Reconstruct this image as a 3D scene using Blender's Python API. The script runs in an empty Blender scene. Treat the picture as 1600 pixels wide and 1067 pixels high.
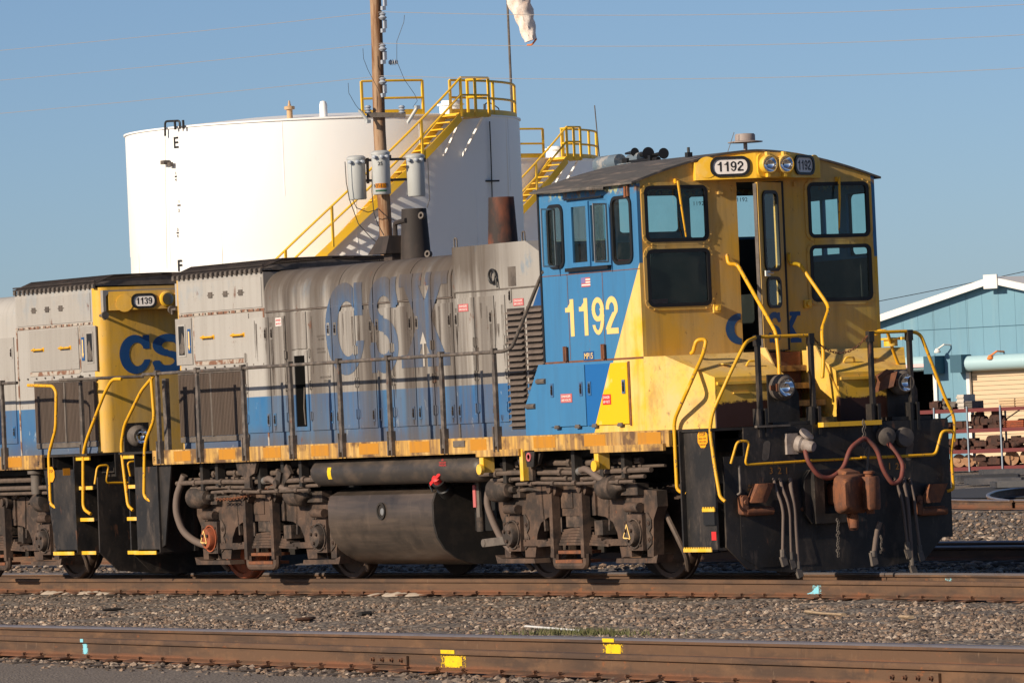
import bpy, bmesh, math, random
from mathutils import Vector, Matrix, noise as mnoise
R = math.radians
scene = bpy.context.scene
COL = scene.collection
rnd = random.Random(7)

# ------------------------------------------------------------------ camera
FL, CAM = 9475.565, Vector((57.3243, -35.34375, 1.74369))       # focal length in pixels of a 1600 px wide picture
ROLL, PITCH, YAW = -0.0434478, 0.0137012, 2.6138339
_f = Vector((math.cos(PITCH)*math.cos(YAW), math.cos(PITCH)*math.sin(YAW), math.sin(PITCH)))
_r = Vector((math.sin(YAW), -math.cos(YAW), 0)); _u = _r.cross(_f)
CR = math.cos(ROLL)*_r + math.sin(ROLL)*_u
CU = -math.sin(ROLL)*_r + math.cos(ROLL)*_u
cd = bpy.data.cameras.new('camera'); cam = bpy.data.objects.new('camera', cd); COL.objects.link(cam)
cd.sensor_width = 36; cd.lens = FL/1600*36; cd.clip_start = 1; cd.clip_end = 6000
m = Matrix((CR, CU, -_f)).transposed().to_4x4(); m.translation = CAM; cam.matrix_world = m
scene.camera = cam
# ------------------------------------------------------------------ light
TO_SUN = Vector((0.13, -0.90, 0.385)).normalized()
world = bpy.data.worlds.new('World'); scene.world = world; world.use_nodes = True
wn = world.node_tree; bg = wn.nodes['Background']
sky = wn.nodes.new('ShaderNodeTexSky'); sky.sky_type = 'NISHITA'; sky.sun_disc = False
sky.sun_elevation = math.asin(TO_SUN.z); sky.sun_rotation = math.atan2(TO_SUN.x, TO_SUN.y)
sky.altitude = 50; sky.air_density = 0.55; sky.dust_density = 0.55; sky.ozone_density = 3.0
wn.links.new(sky.outputs[0], bg.inputs['Color']); bg.inputs['Strength'].default_value = 0.086
sl = bpy.data.lights.new('sun', 'SUN'); sl.energy = 5.0; sl.angle = R(0.6); sl.color = (1.0, 0.85, 0.66)
so = bpy.data.objects.new('sun', sl); COL.objects.link(so); so.rotation_euler = TO_SUN.to_track_quat('Z', 'Y').to_euler()
so.location = (0, -40, 40)
scene.view_settings.view_transform = 'Standard'; scene.view_settings.look = 'None'
scene.view_settings.exposure = 0.12; scene.view_settings.gamma = 1; scene.view_settings.use_curve_mapping = False
scene.render.engine = 'CYCLES'
scene.render.resolution_x, scene.render.resolution_y = 1024, 682
scene.cycles.max_bounces = 8; scene.cycles.transparent_max_bounces = 24

# ------------------------------------------------------------------ pixel rays (a pixel gives a direction, the plane gives the distance)
def ray(u, v): return _f*FL + CR*(u-800) + CU*(533.5-v)
def pY(u, v, Y): d = ray(u, v); return CAM + d*((Y-CAM.y)/d.y)
def pX(u, v, X): d = ray(u, v); return CAM + d*((X-CAM.x)/d.x)
def pZ(u, v, Z): d = ray(u, v); return CAM + d*((Z-CAM.z)/d.z)
def pD(u, v, D): d = ray(u, v); return CAM + d*(D/FL)
def proj(p):
    d = p-CAM; z = d.dot(_f); return 800+FL*d.dot(CR)/z, 533.5-FL*d.dot(CU)/z

# ------------------------------------------------------------------ mesh builder
WP = {}          # world position of every object's origin
XF = None        # coordinate change for the mirrored second locomotive
class MB:
    def __init__(s): s.v = []; s.f = []
    def add(s, vs, fs):
        n = len(s.v); s.v += [Vector(p) for p in vs]; s.f += [[i+n for i in f] for f in fs]; return s
    def box(s, x0, x1, y0, y1, z0, z1):
        return s.add([(x0,y0,z0),(x1,y0,z0),(x1,y1,z0),(x0,y1,z0),(x0,y0,z1),(x1,y0,z1),(x1,y1,z1),(x0,y1,z1)],
                     [(3,2,1,0),(4,5,6,7),(0,1,5,4),(1,2,6,5),(2,3,7,6),(3,0,4,7)])
    def cbox(s, c, d): return s.box(c[0]-d[0]/2,c[0]+d[0]/2,c[1]-d[1]/2,c[1]+d[1]/2,c[2]-d[2]/2,c[2]+d[2]/2)
    def obox(s, c, ax, ay, az):      # box from half-axis vectors
        c = Vector(c); ax, ay, az = Vector(ax), Vector(ay), Vector(az)
        vs = [c+i*ax+j*ay+k*az for k in (-1,1) for i,j in ((-1,-1),(1,-1),(1,1),(-1,1))]
        return s.add(vs, [(3,2,1,0),(4,5,6,7),(0,1,5,4),(1,2,6,5),(2,3,7,6),(3,0,4,7)])
    def bar(s, a, b, w, h, up=(0,0,1)):
        a, b = Vector(a), Vector(b); d = b-a; L = d.length; d.normalize(); up = Vector(up)
        if abs(d.dot(up)) > .99: up = Vector((1,0,0))
        x = d.cross(up).normalized(); y = x.cross(d)
        return s.obox((a+b)/2, d*L/2, x*w/2, y*h/2)
    def prism(s, A, B):
        n = len(A); return s.add(list(A)+list(B), [tuple(range(n))[::-1], tuple(range(n,2*n))]+[(i,(i+1)%n,(i+1)%n+n,i+n) for i in range(n)])
    def prismY(s, poly, y0, y1): return s.prism([(x,y0,z) for x,z in poly], [(x,y1,z) for x,z in poly])
    def prismX(s, poly, x0, x1): return s.prism([(x0,y,z) for y,z in poly], [(x1,y,z) for y,z in poly])
    def prismZ(s, poly, z0, z1): return s.prism([(x,y,z0) for x,y in poly], [(x,y,z1) for x,y in poly])
    def tube(s, pts, r, n=8, fil=0, closed=False):
        pts = [Vector(p) for p in pts]
        if fil: pts = fillet(pts, fil)
        m_ = len(pts); rings = []; prev = None
        for i, p in enumerate(pts):
            if i == 0: t = pts[1]-p
            elif i == m_-1: t = p-pts[i-1]
            else: t = (pts[i+1]-p).normalized()+(p-pts[i-1]).normalized()
            if t.length < 1e-9: t = Vector((0,0,1))
            t.normalize()
            if prev is None:
                a = Vector((0,0,1)) if abs(t.z) < .9 else Vector((1,0,0)); x = t.cross(a).normalized()
            else: x = (prev - t*prev.dot(t)).normalized()
            prev = x; y = t.cross(x); rr = r[i] if isinstance(r, (list, tuple)) else r
            rings.append([p+(x*math.cos(2*math.pi*k/n)+y*math.sin(2*math.pi*k/n))*rr for k in range(n)])
        vs = [q for g in rings for q in g]; fs = []
        for i in range(m_-1):
            for k in range(n): fs.append((i*n+k, i*n+(k+1)%n, (i+1)*n+(k+1)%n, (i+1)*n+k))
        fs.append(tuple(range(n))[::-1]); fs.append(tuple((m_-1)*n+k for k in range(n)))
        return s.add(vs, fs)
    def lathe(s, prof, o, ax=(1,0,0), n=20, cap0=True):     # prof: (along axis, radius)
        o = Vector(o); t = Vector(ax).normalized(); a = Vector((0,0,1)) if abs(t.z) < .9 else Vector((1,0,0))
        x = t.cross(a).normalized(); y = t.cross(x); vs = []; fs = []
        for d, r in prof:
            for k in range(n): vs.append(o+t*d+(x*math.cos(2*math.pi*k/n)+y*math.sin(2*math.pi*k/n))*max(r,1e-4))
        for i in range(len(prof)-1):
            for k in range(n): fs.append((i*n+k, i*n+(k+1)%n, (i+1)*n+(k+1)%n, (i+1)*n+k))
        if cap0: fs.append(tuple(range(n))[::-1])
        if not (len(prof) > 2 and prof[-1][1] > .08 and prof[-1][0] < prof[-2][0] and abs(prof[-1][0]-prof[-2][0]) < .006): fs.append(tuple((len(prof)-1)*n+k for k in range(n)))
        return s.add(vs, fs)
    def loft(s, loops, cap=True):
        n = len(loops[0]); vs = [p for l in loops for p in l]; fs = []
        for i in range(len(loops)-1):
            for k in range(n): fs.append((i*n+k, i*n+(k+1)%n, (i+1)*n+(k+1)%n, (i+1)*n+k))
        if cap: fs.append(tuple(range(n))[::-1]); fs.append(tuple((len(loops)-1)*n+k for k in range(n)))
        return s.add(vs, fs)
    def ringplate(s, outer, inner, off):         # closed loop plate with a hole; off = extrusion vector
        n = len(outer); off = Vector(off)
        o = [Vector(p) for p in outer]; i_ = [Vector(p) for p in inner]
        vs = o+i_+[p+off for p in o]+[p+off for p in i_]; fs = []
        for k in range(n):
            j = (k+1)%n
            fs += [(k,j,n+j,n+k),(2*n+k,3*n+k,3*n+j,2*n+j),(k,2*n+k,2*n+j,j),(n+k,n+j,3*n+j,3*n+k)]
        return s.add(vs, fs)
    def mesh(s, name, mat=None, smooth=True, recalc=True):
        me = bpy.data.meshes.new(name)
        vs = [XF(p) for p in s.v] if XF else s.v
        me.from_pydata([tuple(p) for p in vs], [], s.f)
        if recalc:
            bm = bmesh.new(); bm.from_mesh(me); bmesh.ops.recalc_face_normals(bm, faces=bm.faces); bm.to_mesh(me); bm.free()
        if smooth:
            me.shade_smooth(); me.set_sharp_from_angle(angle=R(38))
        if mat: me.materials.append(mat)
        return me
    def build(s, name, mat, parent=None, smooth=True, recalc=True, origin=None):
        me = s.mesh(name, mat, smooth, recalc); o = bpy.data.objects.new(name, me); COL.objects.link(o)
        WP[o] = Vector((0,0,0))
        if origin is not None:
            og = Vector(origin); me.transform(Matrix.Translation(-og)); WP[o] = og
        if parent: o.parent = parent
        o.location = WP[o] - (WP[parent] if parent else Vector((0,0,0)))
        return o
def fillet(pts, r, n=4):
    out = [pts[0]]
    for i in range(1, len(pts)-1):
        p, a, b = pts[i], pts[i-1], pts[i+1]; d1, d2 = a-p, b-p
        q = min(r, d1.length*.45, d2.length*.45); d1 = d1.normalized()*q; d2 = d2.normalized()*q
        for k in range(n+1):
            t = k/n; out.append(p+d1*(1-t)**2+d2*t**2)
    out.append(pts[-1]); return out
def place(me, name, parent, pos, rot=None, scale=None):
    o = bpy.data.objects.new(name, me); COL.objects.link(o); p = Vector(pos)
    if XF: p = XF(p)
    WP[o] = p
    if parent: o.parent = parent
    o.location = p - (WP[parent] if parent else Vector((0,0,0)))
    if rot: o.rotation_euler = rot
    if scale: o.scale = scale
    return o
def tag(o, label, cat, group=None):
    o['label'] = label; o['category'] = cat
    if group: o['group'] = group
    return o
def thing(name, loc, label, cat, group=None):
    o = bpy.data.objects.new(name, None); COL.objects.link(o); o.location = loc; WP[o] = Vector(loc)
    o.empty_display_size = .3
    return tag(o, label, cat, group)
def rrect(w, h, r, n=5):      # rounded rectangle, half sizes
    pts = []
    for cx, cy, a0 in ((w-r,h-r,0),(-w+r,h-r,90),(-w+r,-h+r,180),(w-r,-h+r,270)):
        for k in range(n+1):
            a = R(a0+90*k/n); pts.append((cx+r*math.cos(a), cy+r*math.sin(a)))
    return pts
_tc = {}
def text(s, h, w=None, bold=0.0, res=3):      # flat glyph outline as vertices/faces; height h of the capitals, width w
    key = (s, bold)
    if key not in _tc:
        c = bpy.data.curves.new('t', 'FONT'); c.body = s; c.size = 1; c.offset = bold; c.resolution_u = res
        o = bpy.data.objects.new('t', c); COL.objects.link(o); dg = bpy.context.evaluated_depsgraph_get()
        me = o.evaluated_get(dg).to_mesh(); vs = [v.co.copy() for v in me.vertices]; fs = [list(p.vertices) for p in me.polygons]
        o.evaluated_get(dg).to_mesh_clear(); bpy.data.objects.remove(o); bpy.data.curves.remove(c)
        x0 = min(v.x for v in vs); x1 = max(v.x for v in vs); y0 = min(v.y for v in vs); y1 = max(v.y for v in vs)
        _tc[key] = ([((v.x-x0)/(x1-x0), (v.y-y0)/(y1-y0)) for v in vs], fs, (x1-x0)/(y1-y0))
    vs, fs, asp = _tc[key]; w = w or h*asp
    return [(x*w, y*h) for x, y in vs], fs
def lettering(s, o, ex, ez, h, w=None, bold=0.0, center=True):
    vs, fs = text(s, h, w, bold); o, ex, ez = Vector(o), Vector(ex), Vector(ez)
    if center:
        cx = (max(v[0] for v in vs))/2; cy = h/2
    else: cx = cy = 0
    m_ = MB(); m_.add([o+ex*(x-cx)+ez*(y-cy) for x, y in vs], fs); return m_

# ------------------------------------------------------------------ materials
class N:
    def __init__(s, name):
        s.m = bpy.data.materials.new(name); s.m.use_nodes = True; s.t = s.m.node_tree; s.p = s.t.nodes['Principled BSDF']
        s.g = s.t.nodes.new('ShaderNodeNewGeometry')
        s.pos = s.g.outputs['Position']
    def new(s, k): return s.t.nodes.new(k)
    def lk(s, a, b): s.t.links.new(a, b)
    def math(s, op, a, b=None, clamp=False):
        n = s.new('ShaderNodeMath'); n.operation = op; n.use_clamp = clamp
        for i, x in enumerate((a, b)):
            if x is None: continue
            if hasattr(x, 'links'): s.lk(x, n.inputs[i])
            else: n.inputs[i].default_value = x
        return n.outputs[0]
    def noise(s, scale=(1,1,1), detail=4, rough=.6, seed=0, co=None):
        mp = s.new('ShaderNodeMapping'); s.lk(co or s.pos, mp.inputs[0]); mp.inputs['Scale'].default_value = scale
        mp.inputs['Location'].default_value = (seed*3.7, seed*1.3, seed*2.1)
        n = s.new('ShaderNodeTexNoise'); n.inputs['Scale'].default_value = 1; n.inputs['Detail'].default_value = detail
        n.inputs['Roughness'].default_value = rough; s.lk(mp.outputs[0], n.inputs['Vector']); return n.outputs['Fac']
    def ramp(s, x, lo, hi, a=0., b=1.):
        n = s.new('ShaderNodeMapRange'); n.clamp = True; s.lk(x, n.inputs['Value'])
        n.inputs['From Min'].default_value = lo; n.inputs['From Max'].default_value = hi
        n.inputs['To Min'].default_value = a; n.inputs['To Max'].default_value = b; return n.outputs[0]
    def mix(s, fac, a, b, mode='MIX'):
        n = s.new('ShaderNodeMix'); n.data_type = 'RGBA'; n.blend_type = mode
        for k, x in ((0, fac), (6, a), (7, b)):
            if hasattr(x, 'links'): s.lk(x, n.inputs[k])
            else: n.inputs[k].default_value = (tuple(x)+(1,)) if k > 0 else x
        return n.outputs[2]
    def dot(s, v, c=0.):       # v.P + c
        n = s.new('ShaderNodeVectorMath'); n.operation = 'DOT_PRODUCT'; s.lk(s.pos, n.inputs[0]); n.inputs[1].default_value = v
        return s.math('ADD', n.outputs['Value'], c)
    def step(s, v, c, soft=.004): return s.ramp(s.dot(v, c), -soft, soft)
    def fin(s, col, rough=.6, metal=0., bump=None, bstr=.3, bdist=.01, spec=.4):
        if hasattr(col, 'links'): s.lk(col, s.p.inputs['Base Color'])
        else: s.p.inputs['Base Color'].default_value = tuple(col)+(1,)
        if hasattr(rough, 'links'): s.lk(rough, s.p.inputs['Roughness'])
        else: s.p.inputs['Roughness'].default_value = rough
        s.p.inputs['Metallic'].default_value = metal; s.p.inputs['Specular IOR Level'].default_value = spec
        if bump is not None:
            b = s.new('ShaderNodeBump'); b.inputs['Strength'].default_value = bstr; b.inputs['Distance'].default_value = bdist
            s.lk(bump, b.inputs['Height']); s.lk(b.outputs[0], s.p.inputs['Normal'])
        return s.m
def simple(name, col, rough=.6, metal=0., layers=(), bump=None, spec=.4):
    """layers: (colour, scale, lo, hi, amount) noise-shaped wear over the paint"""
    n = N(name); c = col
    for i, (lc, sc, lo, hi, am) in enumerate(layers):
        f = n.ramp(n.noise(sc, 5, .62, seed=i+len(name)), lo, hi, 0, am); c = n.mix(f, c, lc)
    bp = None
    if bump: bp = n.noise((bump[0],)*3, 4, .6, seed=9)
    return n.fin(c, rough, metal, bp, bump[1] if bump else .3, bump[2] if bump else .01, spec)
RUST = (.19,.065,.025); DIRT = (.10,.072,.05); SOOT = (.035,.028,.024)
YEL = (.72,.42,.035); YELP = (.80,.56,.20); BLU = (.060,.17,.40); GRY = (.50,.475,.43)
def hood_material(letter=False):
    n = N('hood_letter' if letter else 'hood_paint')
    low = n.step((0,0,-1), 2.215)
    gv = n.noise((.6,.6,.5), 3, .5, 1); grey = n.mix(gv, (.285,.27,.252), (.40,.383,.36))
    bv = n.noise((1.2,1.2,.7), 4, .6, 2); blue = n.mix(n.ramp(bv,.35,.7), (.018,.115,.30), (.055,.175,.33))
    peel = n.ramp(n.noise((7,7,4), 6, .7, 3), .62, .66); blue = n.mix(n.math('MULTIPLY', peel, .55), blue, (.42,.50,.56))
    # old blue ghost lettering and flakes high on the hood shoulder
    sh = n.ramp(n.dot((0,0,1), -3.30), 0, .2); ghost = n.ramp(n.noise((2.2,2.2,1.4), 6, .7, 4), .53, .60)
    grey = n.mix(n.math('MULTIPLY', n.math('MULTIPLY', sh, ghost), .55), grey, (.15,.24,.33))
    c = n.mix(low, grey, blue)
    eng = n.math('MULTIPLY', n.ramp(n.dot((1,0,0), 7.62), 0, .12), n.ramp(n.dot((-1,0,0), -2.0), -.6, .6))
    engf = n.math('ADD', n.math('MULTIPLY', eng, .68), .32)
    c = n.mix(n.math('MULTIPLY', n.ramp(n.dot((-1,0,0), -7.55), 0, .1), .5), c, n.mix(low, (.46,.445,.42), blue))
    if letter:
        fd = n.ramp(n.noise((3,3,1.6), 6, .72, 31), .46, .70); c = n.mix(n.math('MULTIPLY', fd, .42), (.030,.105,.235), (.22,.23,.24))
    oi = n.new('ShaderNodeObjectInfo'); c = n.mix(n.ramp(oi.outputs['Random'], 0, 1, 0, .42), c, (.16,.135,.115))
    # vertical grime streaks
    st = n.ramp(n.noise((8.5,.3,.38), 8, .75, 5), .46, .68); c = n.mix(n.math('MULTIPLY', n.math('MULTIPLY', st, engf), .60), c, (.135,.103,.078))
    st2 = n.ramp(n.noise((27,.3,.7), 5, .72, 6), .54, .8); c = n.mix(n.math('MULTIPLY', n.math('MULTIPLY', st2, engf), .38), c, (.12,.095,.075))
    # broad soot columns under the stacks and along the engine doors
    wide = n.ramp(n.noise((3.4,.2,.13), 4, .6, 7), .45, .57)
    c = n.mix(n.math('MULTIPLY', n.math('MULTIPLY', wide, n.math('MULTIPLY', eng, n.ramp(low, 0, 1, 1, .55))), .45 if letter else .70), c, (.080,.064,.054))
    runs = None
    for xc_, w_ in ((-6.95,.16),(-5.02,.20),(-4.72,.10),(-3.98,.22),(-3.45,.10),(-3.02,.20),(-2.45,.07)):
        wob = n.math('MULTIPLY', n.math('SUBTRACT', n.noise((1.2,1.2,.8), 3, .5, 21), .5), .22)
        d_ = n.math('ABSOLUTE', n.math('ADD', n.dot((1,0,0), -xc_), wob)); r1_ = n.ramp(d_, w_, w_*.25)
        runs = r1_ if runs is None else n.math('MAXIMUM', runs, r1_)
    runs = n.math('MULTIPLY', runs, n.ramp(n.noise((9,.3,.35), 6, .72, 22), .26, .54))
    c = n.mix(n.math('MULTIPLY', n.math('MULTIPLY', runs, n.ramp(low, 0, 1, 1, .65)), .55 if letter else .80), c, (.060,.046,.038))
    top = n.ramp(n.math('ADD', n.dot((0,0,1), -3.40), n.math('MULTIPLY', n.noise((5,5,.9), 5, .65, 8), .55)), .10, .46)
    c = n.mix(n.math('MULTIPLY', n.math('MULTIPLY', top, eng), .85), c, (.085,.066,.052))
    # dusty band above the walkway
    wl = n.ramp(n.math('ADD', n.dot((0,0,-1), 1.80), n.math('MULTIPLY', n.noise((4,4,2), 4, .6, 11), .3)), .10, .30)
    c = n.mix(n.math('MULTIPLY', wl, .55), c, (.11,.088,.072))
    rs = n.ramp(n.noise((4,4,2.2), 7, .75, 9), .63, .68); c = n.mix(n.math('MULTIPLY', rs, .8), c, (.14,.060,.034))
    sc_ = n.ramp(n.noise((30,30,30), 4, .7, 23), .64, .70); c = n.mix(n.math('MULTIPLY', sc_, .45), c, (.10,.08,.066))
    return n.fin(c, .62, 0, n.noise((2.5,2.5,2.0), 2, .5, 10), .10, .03, .3)
def cab_material(name, front=False):
    n = N(name)
    yv = n.noise((1.5,1.5,1.1), 5, .65, 1)
    if front: y = n.mix(n.ramp(yv,.40,.62), (.60,.395,.135), (.70,.40,.05))  # same yellow as the sides, mixed darker for the shaded front faces
    else: y = n.mix(n.ramp(yv,.42,.58), (.80,.54,.17), (.80,.47,.03))
    bv = n.noise((1.0,1.0,.6), 4, .6, 2); b = n.mix(bv, (.030,.155,.355), (.062,.215,.40))
    st = n.ramp(n.noise((9,9,.8), 6, .7, 3), .46, .72)
    b = n.mix(n.math('MULTIPLY', st, .3), b, (.05,.09,.15)); y = n.mix(n.math('MULTIPLY', st, .42), y, (.26,.165,.065))
    pk = n.ramp(n.noise((20,20,14), 5, .75, 4), .65, .69); y = n.mix(n.math('MULTIPLY', pk, .6), y, (.10,.06,.03))
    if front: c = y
    else:
        c = n.mix(n.step((1,0,-.606), -(1.494-.606*2.442)), b, y)
        pe = n.math('MULTIPLY', n.ramp(n.noise((5,5,5), 5, .7, 6), .50, .56), n.ramp(n.dot((0,0,1), -4.15), 0, .06))
        c = n.mix(n.math('MULTIPLY', pe, .9), c, (.22,.12,.06))
        pe2 = n.math('MULTIPLY', n.ramp(n.noise((7,7,7), 5, .7, 7), .54, .57), n.ramp(n.dot((0,0,1), -4.15), 0, .06))
        c = n.mix(n.math('MULTIPLY', pe2, .9), c, (.38,.40,.22))
        fl = n.ramp(n.noise((6,6,2.6), 6, .7, 12), .72, .74); c = n.mix(n.math('MULTIPLY', fl, .5), c, (.45,.50,.52))
    rs = n.ramp(n.noise((5,5,2.6), 7, .75, 5), .64, .69); c = n.mix(n.math('MULTIPLY', rs, .75), c, (.19,.075,.035))
    return n.fin(c, .5, 0, n.noise((9,9,5), 3, .5, 8), .08, .01, .35)
def worn_yellow(name):         # handrail yellow chipped down to dark steel
    n = N(name); ch = n.ramp(n.noise((30,30,22), 4, .7, 1), .60, .63)
    c = n.mix(n.noise((4,4,4), 3, .5, 2), (.80,.40,.008), (.72,.38,.02)); c = n.mix(ch, c, (.07,.06,.08)); return n.fin(c, .45)
M = {}
M['hood'] = hood_material(); M['csxfade'] = hood_material(True)
M['cab'] = cab_material('cab_paint'); M['front'] = cab_material('front_shade_yellow', True)
M['yel'] = simple('yellow_paint', (.78,.45,.03), .5, 0, [((.80,.55,.18),(3,3,2),.45,.6,.7), ((.25,.15,.06),(14,14,3),.6,.75,.4)])
M['sill'] = simple('sill_yellow', (.60,.35,.085), .65, 0, [((.66,.46,.20),(2,2,2),.5,.62,.5), ((.22,.125,.06),(14,14,1.2),.38,.62,.9), ((.095,.052,.034),(3.5,3.5,3.5),.50,.62,.85), ((.09,.06,.045),(30,30,9),.60,.72,.6)])
M['refl'] = simple('reflector_orange', (.50,.22,.02), .4, 0, [((.32,.17,.06),(12,12,2),.5,.75,.6)])
M['rail_y'] = worn_yellow('handrail_yellow')
M['post'] = simple('handrail_grey', (.10,.085,.075), .55, .2, [((.24,.20,.17),(9,9,9),.45,.65,.7), ((.17,.07,.04),(12,12,12),.6,.68,.6)])
M['black'] = simple('black_frame', (.017,.016,.016), .5, 0, [((.060,.048,.040),(3,3,2),.44,.7,.8), ((.11,.085,.068),(9,9,3.5),.58,.70,.55), ((.13,.06,.035),(6,6,2.2),.64,.69,.7), ((.15,.12,.10),(26,26,26),.66,.72,.5)], (30,.15,.01))
M['under'] = simple('underframe_black', (.018,.016,.015), .7, 0, [((.05,.038,.03),(5,5,5),.45,.7,.8)])
M['truck'] = simple('truck_dirt', (.096,.060,.043), .8, 0, [((.032,.025,.022),(4,4,4),.42,.60,.88), ((.175,.115,.082),(9,9,9),.55,.72,.6), ((.20,.075,.035),(6,6,6),.66,.72,.6)], (25,.25,.01))
M['truck2'] = simple('truck_dark', (.038,.030,.026), .75, 0, [((.17,.115,.085),(7,7,7),.45,.68,.7)], (25,.25,.01))
M['tankblk'] = simple('fuel_tank_black', (.050,.040,.034), .36, 0, [((.115,.085,.066),(.5,1.2,6),.40,.66,.75), ((.14,.105,.08),(5,5,.7),.56,.72,.5), ((.02,.018,.017),(3,3,3),.5,.7,.6)])
M['resv'] = simple('reservoir_grey', (.042,.037,.035), .5, 0, [((.13,.095,.07),(3,3,5),.45,.7,.7)])
M['steel'] = simple('wheel_steel', (.085,.056,.043), .65, .2, [((.04,.03,.025),(6,6,6),.45,.65,.7)])
M['tread'] = simple('wheel_tread', (.45,.40,.36), .3, .9)
M['rust'] = simple('rust', (.20,.075,.035), .85, 0, [((.10,.05,.035),(8,8,8),.42,.62,.8), ((.34,.13,.045),(14,14,14),.58,.7,.7)], (40,.3,.008))
M['rustred'] = simple('red_primer', (.30,.075,.03), .8, 0, [((.12,.05,.03),(9,9,9),.5,.65,.7)])
M['grime'] = simple('grime_grey', (.13,.11,.095), .7, 0, [((.06,.05,.045),(8,8,8),.45,.65,.7)])
M['louvre'] = simple('louvre_brown', (.17,.135,.115), .7, 0, [((.09,.07,.06),(10,10,2),.45,.7,.7)])
M['shutter'] = simple('shutter_brown', (.135,.10,.08), .7, 0, [((.07,.055,.045),(14,14,1),.45,.7,.7)])
M['roof'] = simple('roof_grey', (.095,.088,.082), .75, 0, [((.27,.21,.17),(2.2,9,5),.52,.66,.7), ((.05,.045,.042),(5,5,5),.5,.7,.6)])
M['gask'] = simple('rubber', (.012,.012,.013), .45)
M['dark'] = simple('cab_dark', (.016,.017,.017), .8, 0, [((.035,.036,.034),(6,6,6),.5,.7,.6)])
M['chrome'] = simple('reflector_metal', (.85,.86,.88), .08, 1.)
M['alum'] = simple('aluminium', (.55,.53,.50), .4, .8)
M['soot'] = simple('stack_soot', (.032,.026,.024), .75, 0, [((.085,.06,.05),(5,5,2),.45,.7,.6)], (18,.2,.01))
M['stackr'] = simple('stack_rusty', (.035,.025,.023), .75, 0, [((.22,.065,.03),(2.2,2.2,1.0),.40,.58,.9)], (18,.2,.01))
M['csx'] = simple('logo_blue', (.015,.08,.24), .5, 0, [((.05,.11,.2),(8,8,3),.5,.7,.5)])
M['numy'] = simple('numeral_yellow', (.80,.55,.20), .5, 0, [((.50,.25,.08),(9,9,2),.62,.72,.5)])
M['white'] = simple('white', (.78,.77,.74), .5); M['blk'] = simple('lettering_black', (.015,.015,.016), .5)
M['nbw'] = simple('number_board_white', (.72,.68,.66), .45, 0, [((.5,.42,.38),(9,9,9),.5,.7,.5)])
M['red'] = simple('sign_red', (.62,.03,.03), .5); M['pink'] = simple('faded_red', (.50,.13,.13), .6); M['flagblue'] = simple('flag_blue', (.20,.16,.36), .6)
M['stopor'] = simple('sign_orange', (.85,.36,.01), .5)
M['hosered'] = simple('mu_cable_red', (.17,.045,.035), .65, 0, [((.13,.07,.055),(14,14,14),.45,.65,.7)])
M['hose'] = simple('air_hose', (.14,.105,.088), .75, 0, [((.14,.10,.08),(14,14,14),.5,.68,.6)])
M['pipe'] = simple('pipe_dirt', (.12,.088,.070), .7, 0, [((.06,.048,.04),(10,10,10),.45,.65,.7)])
M['seat'] = simple('red_seat', (.30,.035,.045), .6)
def glass(name, tint, refl):
    n = N(name); t = n.t; t.nodes.remove(n.p); out = t.nodes['Material Output']
    tr = n.new('ShaderNodeBsdfTransparent'); tr.inputs[0].default_value = tuple(tint)+(1,)
    gl = n.new('ShaderNodeBsdfGlossy'); gl.inputs['Roughness'].default_value = .04; gl.inputs[0].default_value = (1,1,1,1)
    fr = n.new('ShaderNodeFresnel'); fr.inputs[0].default_value = 1.35
    f = n.math('ADD', n.math('MULTIPLY', fr.outputs[0], refl), .01)
    dirt = n.new('ShaderNodeBsdfDiffuse'); dirt.inputs[0].default_value = (.35,.33,.28,1)
    mx = n.new('ShaderNodeMixShader'); n.lk(f, mx.inputs[0]); n.lk(tr.outputs[0], mx.inputs[1]); n.lk(gl.outputs[0], mx.inputs[2])
    m2 = n.new('ShaderNodeMixShader'); n.lk(n.ramp(n.noise((5,5,5),4,.6,2), .42,.72,.004,.06), m2.inputs[0]); n.lk(mx.outputs[0], m2.inputs[1]); n.lk(dirt.outputs[0], m2.inputs[2])
    n.lk(m2.outputs[0], out.inputs[0]); return n.m
M['inside_black'] = simple('dark_void', (.006,.006,.006), 1., 0, (), None, 0.)
M['glass'] = glass('window_glass', (.66,.82,.80), .9)

# ------------------------------------------------------------------ ground and tracks
GZ = -.215
def ground_mat(name, cols, sc, bstr, patch):
    n = N(name)
    v = n.new('ShaderNodeTexVoronoi'); v.inputs['Scale'].default_value = sc; n.lk(n.pos, v.inputs['Vector'])
    sp = n.new('ShaderNodeSeparateColor'); n.lk(v.outputs['Color'], sp.inputs[0])
    c = n.mix(sp.outputs[0], cols[0], cols[1]); c = n.mix(n.ramp(sp.outputs[1], .8, .95), c, cols[2])
    c = n.mix(n.ramp(v.outputs['Distance'], .35, .75, 0, .6), c, (.03,.026,.022))
    c = n.mix(n.ramp(n.noise((.5,.8,.5), 5, .6, 1), .42, .62, 0, patch), c, cols[3])
    return n.fin(c, .9, 0, v.outputs['Distance'], bstr, -.03, .2)
M['ballast'] = ground_mat('ballast', ((.17,.14,.115),(.33,.275,.225),(.48,.42,.35),(.15,.125,.105)), 17, .9, .4)
M['dirt'] = ground_mat('packed_dirt', ((.23,.19,.16),(.29,.245,.205),(.38,.33,.28),(.20,.168,.142)), 45, .35, .7)
M['tie'] = simple('tie_wood', (.075,.055,.042), .9, 0, [((.15,.12,.095),(3,14,14),.45,.65,.7)], (20,.3,.01))
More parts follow.
